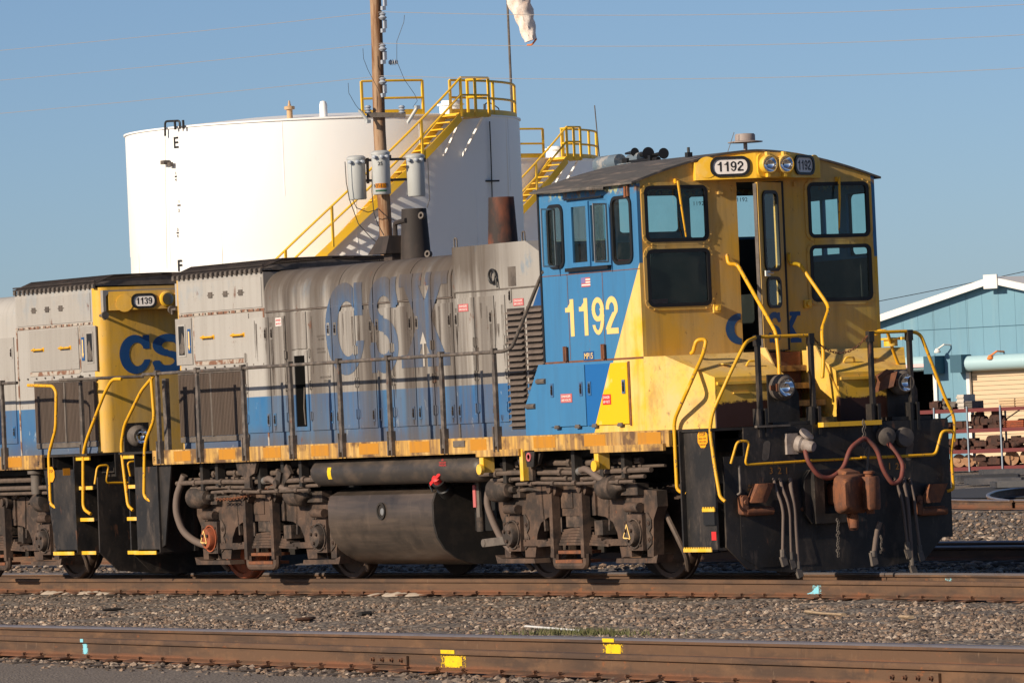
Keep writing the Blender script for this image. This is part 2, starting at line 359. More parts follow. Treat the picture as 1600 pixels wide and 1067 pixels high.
def rail_material():
    n = N('rail_brown'); c = (.118,.066,.038)
    for k,(lc,sc,lo,hi,am) in enumerate([((.055,.036,.027),(.7,3,5),.44,.60,.75), ((.185,.10,.052),(2.0,5,7),.54,.68,.6), ((.05,.034,.026),(9,9,2.5),.58,.72,.5), ((.21,.14,.09),(26,26,8),.62,.72,.5), ((.24,.085,.03),(5,5,12),.64,.72,.7)]):
        c = n.mix(n.ramp(n.noise(sc, 5, .62, seed=k+10), lo, hi, 0, am), c, lc)
    foot = n.ramp(n.math('ADD', n.dot((0,0,-1), -.135), n.math('MULTIPLY', n.noise((3,3,9), 5, .7, 31), .05)), .012, .035)
    c = n.mix(n.math('MULTIPLY', foot, n.ramp(n.noise((1.1,1.1,4), 5, .7, 32), .40, .58)), c, (.17,.072,.036))
    return n.fin(c, .78, 0, n.noise((30,30,30), 4, .6, 9), .14, .006)
M['railside'] = rail_material()
M['railtop'] = simple('rail_polished', (.30,.27,.27), .42, .7, [((.20,.14,.11),(3,14,14),.55,.7,.5)])
M['spike'] = simple('spike_rust', (.14,.065,.035), .9, 0, [((.07,.04,.03),(20,20,20),.45,.6,.7)])
g = MB(); nx = 60
g.add([(-2500,-600,GZ-.02),(2500,-600,GZ-.02),(2500,3000,GZ-.02),(-2500,3000,GZ-.02)], [(0,1,2,3)])
o = g.build('ground', M['ballast']); o['kind'] = 'structure'
def patch(name, x0, x1, yf0, yf1, z, mat, seed, nx=120, ny=26, amp=.03, kind='structure'):
    m_ = MB(); vs = []; fs = []
    for j in range(ny+1):
        for i in range(nx+1):
            x = x0+(x1-x0)*i/nx; y = yf0(x)+(yf1(x)-yf0(x))*j/ny
            e = min(j, ny-j, 3)/3
            h = mnoise.fractal(Vector((x*.9+seed, y*.9, seed)), 1., 2., 4)*amp
            vs.append((x, y, z(x,y)+h*e))
    for j in range(ny):
        for i in range(nx): a = j*(nx+1)+i; fs.append((a,a+1,a+nx+2,a+nx+1))
    o = m_.add(vs, fs).build(name, mat, recalc=False); o['kind'] = kind; return o
def yc(x): return -.0042*max(0,min(x,14)+3.5)**2 - (.147*(x-14) if x > 14 else 0)     # main track centre line, bending toward the viewer
def yA(x): return -9.62-.033*x
def yB(x): return -10.83-.058*x
patch('track_ballast', -46, 40, lambda x: yA(x)+.1, lambda x: 5.2, lambda x,y: GZ+.01, M['ballast'], 1, 200, 60, .035)
patch('dirt_lot', -20, 46, lambda x: -26, lambda x: yB(x)-.55+.15*math.sin(x*1.7), lambda x,y: GZ+.014, M['dirt'], 2, 150, 40, .012)
def rail_mesh(path, name, parent, shiny=True):
    prof = [(-.07,-.18),(.07,-.18),(.07,-.168),(.012,-.150),(.010,-.050),(.036,-.042),(.037,-.020),(.033,-.008),(.022,0),(-.022,0),(-.033,-.008),(-.037,-.020),(-.036,-.042),(-.010,-.050),(-.012,-.150),(-.07,-.168)]
    m_ = MB(); loops = []
    for i, p in enumerate(path):
        a, b = path[max(0,i-1)], path[min(len(path)-1,i+1)]; t = (b-a); t.z = 0; t.normalize(); nrm = Vector((-t.y,t.x,0))
        loops.append([p+nrm*q+Vector((0,0,z)) for q, z in prof])
    m_.loft(loops); o = m_.build(name, M['railside'], parent); me = o.data; me.materials.append(M['railtop'])
    for p in me.polygons:
        if shiny and len(p.vertices) == 4 and min(me.vertices[k].co.z for k in p.vertices) > -.021: p.material_index = 1
    return o
sp = MB(); sp.prismX([(-.02,0),(.15,0),(.15,.010),(.07,.020),(-.02,.022)], -.085, .085); sp.box(-.045,-.028,.040,.058,.015,.040); sp.prismX([(.028,.036),(.066,.036),(.062,.050),(.034,.050)], -.052, -.021)
spike_me = sp.mesh('spike', M['spike'])
tb = MB(); tb.box(-.11,.11,-1.3,1.3,-.15,0); tie_me = tb.mesh('tie', M['tie'])
def track(x0, x1, f0, f1, label, ties=True, spikes=True, st=.54, span=(-19,12), shiny=(False,True)):
    t = thing('railway_track', (0, f0(0), GZ), label, 'track')
    n = 60; out = []
    for f, sh_ in ((f0, shiny[0]), (f1, shiny[1])): out.append(rail_mesh([Vector((x0+(x1-x0)*i/n, f(x0+(x1-x0)*i/n), 0)) for i in range(n+1)], 'rail', t, sh_))
    x = span[0]
    while x < span[1]:
        xm = x+rnd.uniform(-.05,.05); ang = math.atan2(f0(x+.5)-f0(x-.5), 1)+rnd.uniform(-.02,.02); yc_ = (f0(x)+f1(x))/2
        if ties: place(tie_me, 'tie', t, (xm, yc_, -.194+rnd.uniform(-.008,.004)), (0,0,ang))
        if spikes:
            place(spike_me, 'spike', t, (xm+rnd.uniform(-.04,.04), min(f0(x),f1(x))-.03, -.192), (rnd.uniform(-.05,.05),rnd.uniform(-.08,.08),ang+math.pi+rnd.uniform(-.1,.1)))
        x += st
    return t, out
T1, r1 = track(-60, 40, lambda x: yc(x)-.755, lambda x: yc(x)+.755, 'rusty main track carrying the locomotives', span=(-17,12))
T2, r2 = track(-40, 60, yB, yA, 'pair of brown rails in front of the gravel strip, with yellow paint marks', span=(2,27))
T3, r3 = track(-60, 60, lambda x: 7.4, lambda x: 8.87, 'dark shaded track on the far side of the blue and yellow locomotive', spikes=False, span=(-12,8), shiny=(True,True))
def rail_mark(parent, u0, v0, u1, v1, yf, mat, zlo, zhi, head=True):
    """sprayed paint patch on the rail web / head side"""
    p = pY(u0, (v0+v1)/2, yf(10)); x = p.x
    for _ in range(6): x = pY(u0, (v0+v1)/2, yf(x)).x
    x2 = x
    for _ in range(6): x2 = pY(u1, (v0+v1)/2, yf(x2)).x
    m_ = MB(); n = 14
    for k in range(n):
        e_ = 1-abs(2*(k+.5)/n-1)**6
        xa = x+(x2-x)*k/n; xb = x+(x2-x)*(k+1)/n; z0 = zlo+rnd.uniform(0,.010)+.02*(1-e_); z1 = zhi-rnd.uniform(0,.006)-.02*(1-e_)
        if not head: z0 = zlo+rnd.uniform(0,.006); z1 = zlo+(zhi-zlo)*(.15+.85*((k+.5)/n)**1.5)
        m_.add([(xa,yf(xa)-.0155,z0),(xb,yf(xb)-.0155,z0),(xb,yf(xb)-.0135,z1),(xa,yf(xa)-.0135,z1)], [(0,1,2,3)])
    m2 = MB(); d_ = (x2-x)*.22; xa, xb = x-d_, x2+d_; m2.add([(xa,yf(xa)-.0145,zlo-.0),(xb,yf(xb)-.0145,zlo-.0),(xb,yf(xb)-.0125,zhi),(xa,yf(xa)-.0125,zhi)], [(0,1,2,3)]); m2.build('overspray', M['over_y'] if mat == M['spray_y'] else M['over_c'], parent, recalc=False)
    if head:
        xa, xb = x-.05*(x2-x), x2-.25*(x2-x)
        m_.add([(xa,yf(xa)-.0405,-.036),(xb,yf(xb)-.0405,-.036),(xb,yf(xb)-.0405,-.006),(xa,yf(xa)-.0405,-.006)], [(0,1,2,3)])
    return m_.build('paint_mark', mat, parent, recalc=False)
M['spray_y'] = simple('spray_yellow', (.80,.55,.01), .6, 0, [((.62,.36,.02),(9,9,14),.50,.66,.6), ((.16,.085,.045),(28,28,40),.62,.66,.8)])
def overspray(name, col):
    n = N(name); n.fin(col, .7); f = n.ramp(n.noise((40,40,60), 3, .6, 3), .50, .60)
    n.lk(f, n.p.inputs['Alpha']); return n.m
M['over_y'] = overspray('yellow_overspray', (.70,.45,.02)); M['over_c'] = overspray('cyan_overspray', (.22,.45,.50))
M['spray_c'] = simple('spray_cyan', (.22,.58,.70), .6, 0, [((.25,.2,.15),(14,14,20),.55,.66,.8)])
rail_mark(T2, 697, 1014, 724, 1042, yB, M['spray_y'], -.146, -.05)
rail_mark(T2, 949, 1004, 972, 1016, yA, M['spray_y'], -.146, -.05)
rail_mark(T2, 132, 995, 138, 1020, yB, M['spray_c'], -.146, -.05)
rail_mark(T1, 1263, 915, 1281, 933, lambda x: yc(x)-.755, M['spray_c'], -.146, -.05, False)
rail_mark(T1, 1480, 898, 1487, 907, lambda x: yc(x)+.755, M['spray_c'], -.146, -.05, False)
# bolted joint bars on the nearest rail
for u_, v_ in ((1432,1034),(612,1022)):
    x = 15.
    for _ in range(8): x = pY(u_, v_, yB(x)).x
    m_ = MB(); m_.obox((x,yB(x)-.026,-.10), (.34,-.34*.058,0), (0,.010,0), (0,0,.036)); jb_ = m_.build('joint_bar', M['railside'], T2)
    for k in range(4):
        xx = x-.26+.173*k; m_ = MB(); m_.lathe([(0,.020),(.018,.018),(.02,.012),(.035,.012)], (xx,yB(xx)-.036,-.098), (0,-1,0), 6); m_.build('track_bolt', M['spike'], jb_)
# loose ballast stones: real geometry, uncountable
def stones(name, n, zone, smin, smax, mats, label, seed):
    r_ = random.Random(seed); base = []
    for k in range(14):
        bm = bmesh.new(); bmesh.ops.create_icosphere(bm, subdivisions=1, radius=1)
        for v in bm.verts: v.co *= r_.uniform(.65,1.2)
        s = Vector((r_.uniform(.8,1.3), r_.uniform(.7,1.1), r_.uniform(.5,.8)))
        for v in bm.verts: v.co = Vector((v.co.x*s.x, v.co.y*s.y, v.co.z*s.z))
        base.append(([v.co.copy() for v in bm.verts], [[v.index for v in f.verts] for f in bm.faces])); bm.free()
    V = []; F = []; MI = []
    while n > 0:
        p = zone(r_)
        if p is None: continue
        n -= 1; vs, fs = base[r_.randrange(14)]; s = smin+(smax-smin)*r_.random()**2.2; a = r_.uniform(0,6.28); ca, sa = math.cos(a)*s, math.sin(a)*s; b = len(V)
        z = p[2]+s*r_.uniform(-.1,.45)
        for v in vs: V.append((p[0]+v.x*ca-v.y*sa, p[1]+v.x*sa+v.y*ca, z+v.z*s))
        mi = min(len(mats)-1, int(len(mats)*r_.random()))
        for f in fs: F.append((f[0]+b,f[1]+b,f[2]+b)); MI.append(mi)
    me = bpy.data.meshes.new(name); me.from_pydata(V, [], F); me.polygons.foreach_set('material_index', MI)
    for m_ in mats: me.materials.append(m_)
    o = bpy.data.objects.new(name, me); COL.objects.link(o); o['kind'] = 'stuff'; tag(o, label, 'gravel'); return o
SM = [simple('stone_%d' % i, (c[0]*.82,c[1]*.745,c[2]*.69), .85) for i, c in enumerate([(.24,.195,.16),(.14,.118,.10),(.33,.27,.22),(.20,.15,.115),(.50,.44,.37),(.27,.235,.205),(.085,.072,.064),(.36,.27,.20),(.12,.10,.088),(.17,.145,.125)])]
def zone_main(r_):
    u = r_.uniform(-160, 1760); v = 930+80*r_.random()**.8
    p = pZ(u, v, GZ)
    if p.y > yc(p.x)-.83 or p.y < yA(p.x)+.03: return None
    return p
def zone_fg(r_):
    u = r_.uniform(-160, 1760); v = r_.uniform(1018, 1085); p = pZ(u, v, GZ)
    if p.y > yB(p.x)-.06 or p.y < yB(p.x)-.25-abs(r_.gauss(0,.35)): return None
    return p
def zone_in(r_):
    x = r_.uniform(-18, 16); y = r_.uniform(-.7,.7)+yc(x)
    return Vector((x, y, GZ))
def zone_back(r_):
    u = r_.uniform(-60, 1700); v = r_.uniform(800, 903); p = pZ(u, v, GZ)
    if p.y < yc(p.x)+.85 or 7.2 < p.y < 9.1: return None
    return p
def zone_B(r_):
    x = r_.uniform(-4, 30); y = yB(x)+.08+(yA(x)-yB(x)-.16)*r_.random(); return Vector((x,y,GZ))
stones('gravel_strip', 78000, zone_main, .008, .038, SM, 'grey brown crushed stone strip between the two front tracks', 1)
stones('gravel_edge', 4500, zone_fg, .008, .042, SM, 'loose stones and crumbs along the foot of the nearest rail', 2)
stones('gravel_bed', 2500, zone_in, .02, .05, SM, 'dark ballast between the rails under the locomotives', 3)
stones('gravel_field', 15000, zone_back, .02, .06, SM, 'ballast field on the far side of the locomotives', 4)
stones('gravel_between', 1500, zone_B, .015, .045, SM, 'ballast between the pair of foreground rails', 5)
# litter on the gravel
M['wood'] = simple('old_wood', (.42,.31,.20), .8, 0, [((.25,.17,.1),(20,4,4),.45,.65,.7)])
def litter(name, pts, r_, mat, label, cat, flat=.5):
    P = [pZ(u, v, GZ+.05) for u, v in pts]; m_ = MB(); m_.tube(P, r_, 6)
    z0 = P[0].z
    for v in m_.v: v.z = GZ+.045+(v.z-z0)*flat
    return tag(m_.build(name, mat), label, cat)
litter('white_strip', [(822,977),(845,979),(872,981),(908,984)], .022, M['white'], 'thin white plastic strip lying on the gravel near the grass tuft', 'litter')
litter('stick', [(1261,954),(1285,957),(1318,959)], [.035,.025,.03], M['wood'], 'pale bent stick lying on the gravel', 'stick')
litter('wood_scrap', [(1408,962),(1424,963)], .035, M['wood'], 'short pale wood scrap on the gravel near the right end', 'scrap')
litter('rusty_scrap', [(462,967),(478,966),(490,964)], [.03,.05,.03], M['spike'], 'rusty brown scrap on the gravel below the fuel tank', 'scrap')
litter('black_scrap', [(562,958),(578,957)], [.05,.06], M['under'], 'black rubber scrap on the gravel', 'scrap')
litter('black_flat_scrap', [(160,952),(178,951),(194,950)], [.03,.04,.02], M['under'], 'long black flat scrap on the gravel below the rear step', 'scrap')
sand = MB(); r_ = random.Random(9)
for (u0,u1,v) in ((48,100,923),(110,165,922),(572,655,928)):
    xa, xb = pY(u0,v,-.9).x, pY(u1,v,-.9).x; n = 16; loops = []
    for k in range(n+1):
        x = xa+(xb-xa)*k/n; h = (.006+.026*math.sin(math.pi*k/n))*r_.uniform(.4,1.1); y = yc(x)-.755-.075
        loops.append([(x,y-.10-h,GZ-.01),(x,y-.06,GZ+.02+h*.5),(x,y,GZ+.035+h),(x,y+.05,GZ+.03+h*.8),(x,y+.06,GZ-.01)])
    sand.loft(loops)
M['sand'] = simple('spilled_sand', (.46,.39,.32), .95, 0, [((.40,.30,.22),(12,12,12),.45,.65,.7)])
o = sand.build('spilled_sand', M['sand']); o['kind'] = 'stuff'; tag(o, 'pale locomotive sand spilled along the foot of the rail', 'sand')
gr = MB(); r_ = random.Random(5)
for k in range(800):
    u = r_.gauss(905, 50); v = 991+r_.gauss(0, 1.2); p = pZ(u, v, GZ+.02); h = r_.uniform(.03,.08); a = r_.uniform(0,3.14); d = Vector((math.cos(a),math.sin(a),0))*.006
    q = p+Vector((r_.gauss(0,.02),r_.gauss(0,.02),h)); gr.add([p-d, p+d, q], [(0,1,2)])
M['grass'] = simple('grass', (.09,.10,.035), .8, 0, [((.22,.19,.09),(9,9,9),.45,.65,.8)])
o = gr.build('grass_tuft', M['grass'], recalc=False, smooth=False); o['kind'] = 'stuff'; tag(o, 'low green grass tuft beside the rail with the yellow mark', 'grass')
# ------------------------------------------------------------------ storage tanks
FH = Vector((_f.x,_f.y,0)).normalized()
M['tankw'] = simple('tank_white', (.90,.90,.89), .55, 0, [((.84,.83,.80),(.3,.3,.12),.5,.7,.5), ((.70,.67,.62),(2,2,.25),.66,.78,.35), ((.60,.48,.30),(1.3,1.3,.05),.66,.74,.45)])
M['tanky'] = simple('tank_yellow', (.80,.47,.02), .5, 0, [((.62,.40,.10),(2,2,2),.45,.65,.6)])
def on_cyl(u, v, c, rad):
    d = ray(u, v); dx, dy = d.x, d.y; ex, ey = CAM.x-c.x, CAM.y-c.y
    a = dx*dx+dy*dy; b = 2*(ex*dx+ey*dy); cc = ex*ex+ey*ey-rad*rad; q = max(b*b-4*a*cc, 0)
    return CAM+d*((-b-math.sqrt(q))/(2*a))
def tank(name, uc, vc, D, rpx, vtop_left, label, group, seams=True):
    c = pD(uc, vc, D); r = rpx/FL*D; top = pD(uc-rpx, vtop_left, D).z; c.z = GZ
    t = thing(name, c, label, 'tank', group)
    m_ = MB(); H = top-GZ; n = 96
    m_.lathe([(0,r),(H*.34,r),(H*.342,r-.012),(H*.67,r-.012),(H*.672,r),(H,r)], c, (0,0,1), n); m_.build('shell', M['tankw'], t)
    m_ = MB(); m_.lathe([(H-.02,r+.05),(H+.03,r+.05),(H+.035,r-.05),(H+.30,r*.5),(H+.45,.05)], c, (0,0,1), n); m_.build('tank_roof', M['tankw'], t)
    if seams:      # weld seams of the shell plates
        m_ = MB()
        for lvl in range(5):
            z0, z1 = H*lvl/5, H*(lvl+1)/5
            for k in range(9):
                a = 2*math.pi*(k+.5*(lvl % 2))/9; d = Vector((math.cos(a),math.sin(a),0)); s_ = Vector((-d.y,d.x,0))
                p = c+d*(r+.002); m_.obox(p+Vector((0,0,(z0+z1)/2)), d*.004, s_*.015, (0,0,(z1-z0)/2))
        m_.build('weld_seam', M['tankw'], t)
    return t, c, r, top
TK, tc, tr, ttop = tank('storage_tank', 508, 300, 190, 308, 214, 'large white cylindrical storage tank with yellow stair, marked E to F', None)
def cyl(c, r, a, z): return Vector((c.x+r*math.cos(a), c.y+r*math.sin(a), z))
def cang(p, c): return math.atan2(p.y-c.y, p.x-c.x)
def stair(t, c, r, pts, top, n_extra=0, w=.85):
    ro = r+.12+w; P = [on_cyl(u, v, c, ro) for u, v in pts]; A = [cang(p, c) for p in P]; Z = [p.z for p in P]
    n = len(A); ma, mz = sum(A)/n, sum(Z)/n; k = sum((a-ma)*(z-mz) for a, z in zip(A,Z))/sum((a-ma)**2 for a in A)
    zf = lambda a: mz+k*(a-ma)
    a_top = ma+(top-.05-mz)/k; da = -.21/k*(-1) if False else (.21/k); steps = 46+n_extra
    lp = [[], []]; tread = MB(); tread.box(-.5,.5,-.5,.5,-.5,.5)
    tme = MB(); tme.box(-w/2, w/2, -.13, .13, -.02, .02); tme = tme.mesh('tread', M['tanky'])
    for i in range(steps):
        a = a_top-da*i; z = zf(a)
        if z < GZ+.1: break
        p = cyl(c, r+.12+w/2, a, z); place(tme, 'tread', t, p, (0,0,a))
    nst = i
    for rad in (r+.12, ro):
        m_ = MB(); loops = []
        for j in range(nst+1):
            a = a_top-da*j; z = zf(a); d = Vector((math.cos(a),math.sin(a),0)); p = cyl(c, rad, a, z)
            loops.append([p-d*.02+Vector((0,0,-.18)), p+d*.02+Vector((0,0,-.18)), p+d*.02+Vector((0,0,.12)), p-d*.02+Vector((0,0,.12))])
        m_.loft(loops); m_.build('stringer', M['tanky'], t)
    for h in (.62, 1.12):
        m_ = MB(); m_.tube([cyl(c, ro, a_top-da*j, zf(a_top-da*j)+h) for j in range(nst+1)], .035, 6); m_.build('handrail', M['tanky'], t)
    for j in range(6, nst, 6):
        a = a_top-da*j; p = cyl(c, ro, a, zf(a)); MB().bar(p-Vector((0,0,.1)), p+Vector((0,0,1.12)), .07, .07).build('rail_post', M['tanky'], t)
    return a_top, zf, ro, da
a_top, zf, ro, da = stair(TK, tc, tr, [(497,396),(559,347),(597,312),(632,280),(687,216),(698,200)], ttop)
# landing at the stair head
def landing(t, c, r, a0, sgn, top, span=.16, w=.97, h=1.08):
    m_ = MB(); aa = [a0+sgn*span*i/4 for i in range(5)]
    m_.loft([[cyl(c,r-.2,a,top-.12),cyl(c,r+w,a,top-.12),cyl(c,r+w,a,top+.02),cyl(c,r-.2,a,top+.02)] for a in aa]); m_.build('landing', M['tanky'], t)
    for hh in (.55, h):
        m_ = MB(); m_.tube([cyl(c,r+w,aa[0],top+hh),cyl(c,r+w,aa[2],top+hh),cyl(c,r+w,aa[-1],top+hh),cyl(c,r+.05,aa[-1],top+hh)], .035, 6); m_.build('handrail', M['tanky'], t)
    for a, rr in ((aa[0],r+w),(aa[-1],r+w),(aa[-1],r+.1),(aa[2],r+w)):
        MB().bar(cyl(c,rr,a,top-.1), cyl(c,rr,a,top+h), .07, .07).build('rail_post', M['tanky'], t)
    for k in (0, 3):
        MB().bar(cyl(c,r+w,aa[k],top-.12), cyl(c,r+.02,aa[k]+.0*sgn,top-1.25), .07, .07).build('bracket', M['tankw'], t)
SG = 1 if da > 0 else -1
landing(TK, tc, tr, a_top, SG, ttop)
def rim_rail(t, c, r, pix, top, inset=.12, h=1.08):
    A = [cang(on_cyl(u, v, c, r-inset), c) for u, v in pix]
    P = []
    for i in range(len(A)-1):
        for k in range(4): P.append(A[i]+(A[i+1]-A[i])*k/4)
    P.append(A[-1])
    for hh in (.55, h): MB().tube([cyl(c,r-inset,a,top+hh) for a in P], .04, 6).build('handrail', M['tanky'], t)
    for a in A: MB().bar(cyl(c,r-inset,a,top), cyl(c,r-inset,a,top+h), .07, .07).build('rail_post', M['tanky'], t)
    m_ = MB(); m_.loft([[cyl(c,r-inset-.02,a,top+.02),cyl(c,r-inset+.03,a,top+.02),cyl(c,r-inset+.03,a,top+.2),cyl(c,r-inset-.02,a,top+.2)] for a in P]); m_.build('toe_board', M['tanky'], t)
rim_rail(TK, tc, tr, [(567,186),(662,186)], ttop)
rim_rail(TK, tc, tr, [(705,188),(772,190),(806,194)], ttop)
vm = MB(); p = on_cyl(453,186,tc,tr-.4); vm.lathe([(0,.09),(.32,.09),(.33,.16),(.42,.16),(.44,.05),(.6,.02)], (p.x,p.y,ttop), (0,0,1), 12); vm.build('vent_pipe', simple('vent_tan',(.55,.36,.20),.7), TK)
p = on_cyl(506,186,tc,tr-.4); vm = MB(); vm.lathe([(0,.12),(.42,.12),(.52,.09),(.55,.02)], (p.x,p.y,ttop), (0,0,1), 12); vm.build('vent_pipe', M['tankw'], TK)
p = on_cyl(705,186,tc,tr-.9); vm = MB(); vm.lathe([(0,.35),(.3,.35),(.31,.42),(.36,.42),(.37,.3),(.46,.28)], (p.x,p.y,ttop+.05), (0,0,1), 20); vm.build('manhole', M['tankw'], TK)
# level gauge pulley, cable and painted scale
ga = on_cyl(262,210,tc,tr+.03); gm = MB(); gp = lambda u,v: on_cyl(u,v,tc,tr+.12)
gm.tube([gp(258,213),gp(258,190),gp(281,189),gp(281,202)], .035, 8, .1); gm.tube([gp(273,188),gp(274,203)],.04,8); gm.tube([gp(286,188),gp(287,202)],.04,8)
gm.tube([gp(258,213),gp(259,300),gp(261,420)],.006,4); gm.build('level_gauge', M['blk'], TK)
gm = MB(); gm.cbox(gp(258,254),(.25,.2,.12)); gm.cbox(gp(266,257),(.2,.1,.12)); gm.build('gauge_pointer', M['grime'], TK)
def tank_letter(s, u, v, hpx, parent=TK, w=None):
    p = on_cyl(u, v, tc, tr+.012); a = cang(p, tc); ex = Vector((-math.sin(a), math.cos(a), 0)); h = hpx/FL*184
    lettering(s, p, ex, (0,0,1), h, w, .02).build('lettering', M['blk'], parent, recalc=False)
tank_letter('E', 275, 223, 18); tank_letter('F', 281, 415, 18)
for s_, v in (('1',271),('4',281)): tank_letter(s_, 274.5, v, 5)
for s_, v in (('1',315),('2',329)): tank_letter(s_, 279.5, v, 5)
for s_, v in (('3',359),('4',369)): tank_letter(s_, 277.5, v, 5)
for u_, v_, w_ in ((274.5,276,5),(279.5,321,7),(277.5,364,5)):
    p = on_cyl(u_, v_, tc, tr+.012); a = cang(p, tc); ex = Vector((-math.sin(a), math.cos(a), 0)); MB().obox(p, ex*w_/2/FL*184, Vector((math.cos(a),math.sin(a),0))*.004, (0,0,.022)).build('scale_mark', M['blk'], TK)
m_ = MB(); q = lambda u,v: on_cyl(u,v,tc,tr+.06); m_.tube([q(765,190),q(767,240),q(769,310),q(771,380)], .02, 5); m_.cbox(q(768,283),(.12,.5,.05)); m_.build('cable_conduit', M['blk'], TK)
m_ = MB(); q = lambda u,v: on_cyl(u,v,tc,tr-.3); m_.tube([q(756,186),q(757,162),q(766,161),q(780,170),q(780,184)], .02, 5, .15); m_.tube([q(757,185),q(757,163)], .045, 6); m_.build('overflow_pipe', M['blk'], TK)
# second tank behind
TK2, tc2, tr2, ttop2 = tank('storage_tank', 676, 345, 222, 266, 276, 'second white storage tank partly hidden behind the cab roof and the large tank', None)
at2, zf2, ro2, da2 = stair(TK2, tc2, tr2, [(823,322),(835,308),(850,290),(868,272)], ttop2)
landing(TK2, tc2, tr2, at2, SG, ttop2, .10)
rim_rail(TK2, tc2, tr2, [(812,254),(850,254)], ttop2); rim_rail(TK2, tc2, tr2, [(881,258),(922,262),(938,266)], ttop2)
p = on_cyl(868,258,tc2,tr2-.7); MB().lathe([(0,.32),(.3,.32),(.31,.4),(.36,.4),(.37,.28),(.44,.26)], (p.x,p.y,ttop2+.05), (0,0,1), 20).build('manhole', M['tankw'], TK2)
MB().bar(pD(938,262,222), pD(929,165,222), .03, .03).build('whip_antenna', M['grime'], TK2)
# windsock on the tank roof
base = pD(801,192,194); topw = pD(793,-60,194); topw.x, topw.y = base.x, base.y; base.z = ttop
WS = thing('windsock', base, 'pale orange windsock hanging from a thin pole on the tank roof', 'windsock')
MB().tube([base, topw], [.045,.035], 8).build('pole', M['grime'], WS)
M['sock'] = simple('windsock_cloth', (.82,.72,.64), .8, 0, [((.72,.50,.38),(6,6,2),.45,.65,.7)], (9,.5,.03)); M['orange'] = simple('windsock_inside', (.75,.22,.05), .8)
a, b = pD(798,-30,194), pD(829,64,194); ax = (b-a).normalized(); m_ = MB(); n = 24; loops = []
sx = ax.cross(Vector((0,0,1))).normalized(); sy = sx.cross(ax)
for j in range(25):
    t = j/24; rr = .46*(1-t)+.20*t; p = a+(b-a)*t+sy*.05*math.sin(3*t)
    loops.append([p+(sx*math.cos(6.2832*k/n)+sy*math.sin(6.2832*k/n))*rr*(1+.09*math.sin(9*t*3+k*.9)+.05*math.sin(k*1.7+j*.8)) for k in range(n)])
m_.loft(loops, False); m_.build('sock', M['sock'], WS, recalc=False)
m_ = MB(); m_.loft([[p_*.97+(a+(b-a)*(j/24))*.03 for p_ in loops[j]] for j in range(14,25)], False); m_.build('lining', M['orange'], WS, recalc=False)
MB().tube([b+sy*.2, b+ax*.14+sx*.05, b-sy*.15+ax*.1], .03, 6, .05).build('tie_cord', M['orange'], WS)
# ------------------------------------------------------------------ utility pole, transformers, wires
M['pole'] = simple('pole_wood', (.21,.10,.047), .85, 0, [((.40,.27,.17),(8,8,.7),.46,.60,.85), ((.07,.035,.018),(20,20,1.0),.56,.64,.85), ((.30,.21,.14),(5,5,.4),.5,.68,.5)], (30,.35,.01))
M['xfm'] = simple('transformer_grey', (.46,.48,.48), .45, 0, [((.34,.32,.29),(5,5,1),.55,.75,.5)])
M['porc'] = simple('porcelain', (.38,.42,.48), .3); M['wire'] = simple('wire', (.42,.38,.35), .5, .3); M['wireblk'] = simple('cable_black', (.02,.02,.022), .5)
DP = 140
pb = pD(603,400,DP); pole_xy = (pb.x, pb.y)
def pp(u, v, off=0.): p = pD(u, v, DP-off); return p
UP = thing('utility_pole', (pb.x,pb.y,GZ), 'tall brown wooden utility pole behind the locomotive', 'pole')
m_ = MB(); zt = pD(597,-130,DP).z; m_.tube([Vector((pb.x,pb.y,GZ+(zt-GZ)*i/14))+Vector((.02*math.sin(i*1.3),.02*math.cos(i),0)) for i in range(15)], [.175-.05*i/14 for i in range(15)], 20); m_.build('shaft', M['pole'], UP)
for v in (-5, 30, 79, 131):
    m_ = MB(); p = pp(598, v, .2); m_.lathe([(0,.05),(.05,.10),(.1,.05),(.13,.085),(.17,.03)], p+Vector((0,0,-.02)), (0,0,1), 12); m_.cbox(p+Vector((0,.05,-.12)),(.07,.07,.2)); m_.cbox(p+Vector((0,0,-.27)),(.09,.09,.09)); m_.build('insulator', M['porc'], UP)
m_ = MB(); p = pp(607, 98, .05); e = _r; m_.lathe([(0,.03),(.06,.07),(.08,.03),(.1,.08),(.12,.03),(.15,.08),(.17,.03),(.2,.06),(.22,.02)], p, e, 12); m_.build('insulator', M['porc'], UP)
MB().bar(pp(573,180,.15), pp(634,180,.15), .09, .11).build('crossarm', M['grime'], UP)
for u in (575,628):
    p = pp(u,178,.15); MB().lathe([(0,.05),(.03,.085),(.06,.05),(.09,.085),(.12,.05),(.15,.08),(.19,.05)], p, (0,0,1), 12).build('insulator', M['porc'], UP)
for u0,v0,u1,v1 in ((561,172,575,190),(637,192,652,168)):
    a, b = pp(u0,v0,.3), pp(u1,v1,.3); m_ = MB(); m_.tube([a,b],.04,8); m_.tube([a+Vector((0,0,-.02)),pp((u0+u1)/2+(6 if u0<600 else -7),(v0+v1)/2+10,.3),b],.022,6); m_.cbox(b,(.1,.1,.08)); m_.build('fuse_cutout', M['xfm'], UP)
m_ = MB()
for v in (251,283): m_.bar(pp(560,v,.0), pp(650,v-3,.0), .05, .06)
for u in (574,644): m_.bar(pp(u,247), pp(u+1,287), .05, .05)
m_.build('mounting_bracket', M['grime'], UP)
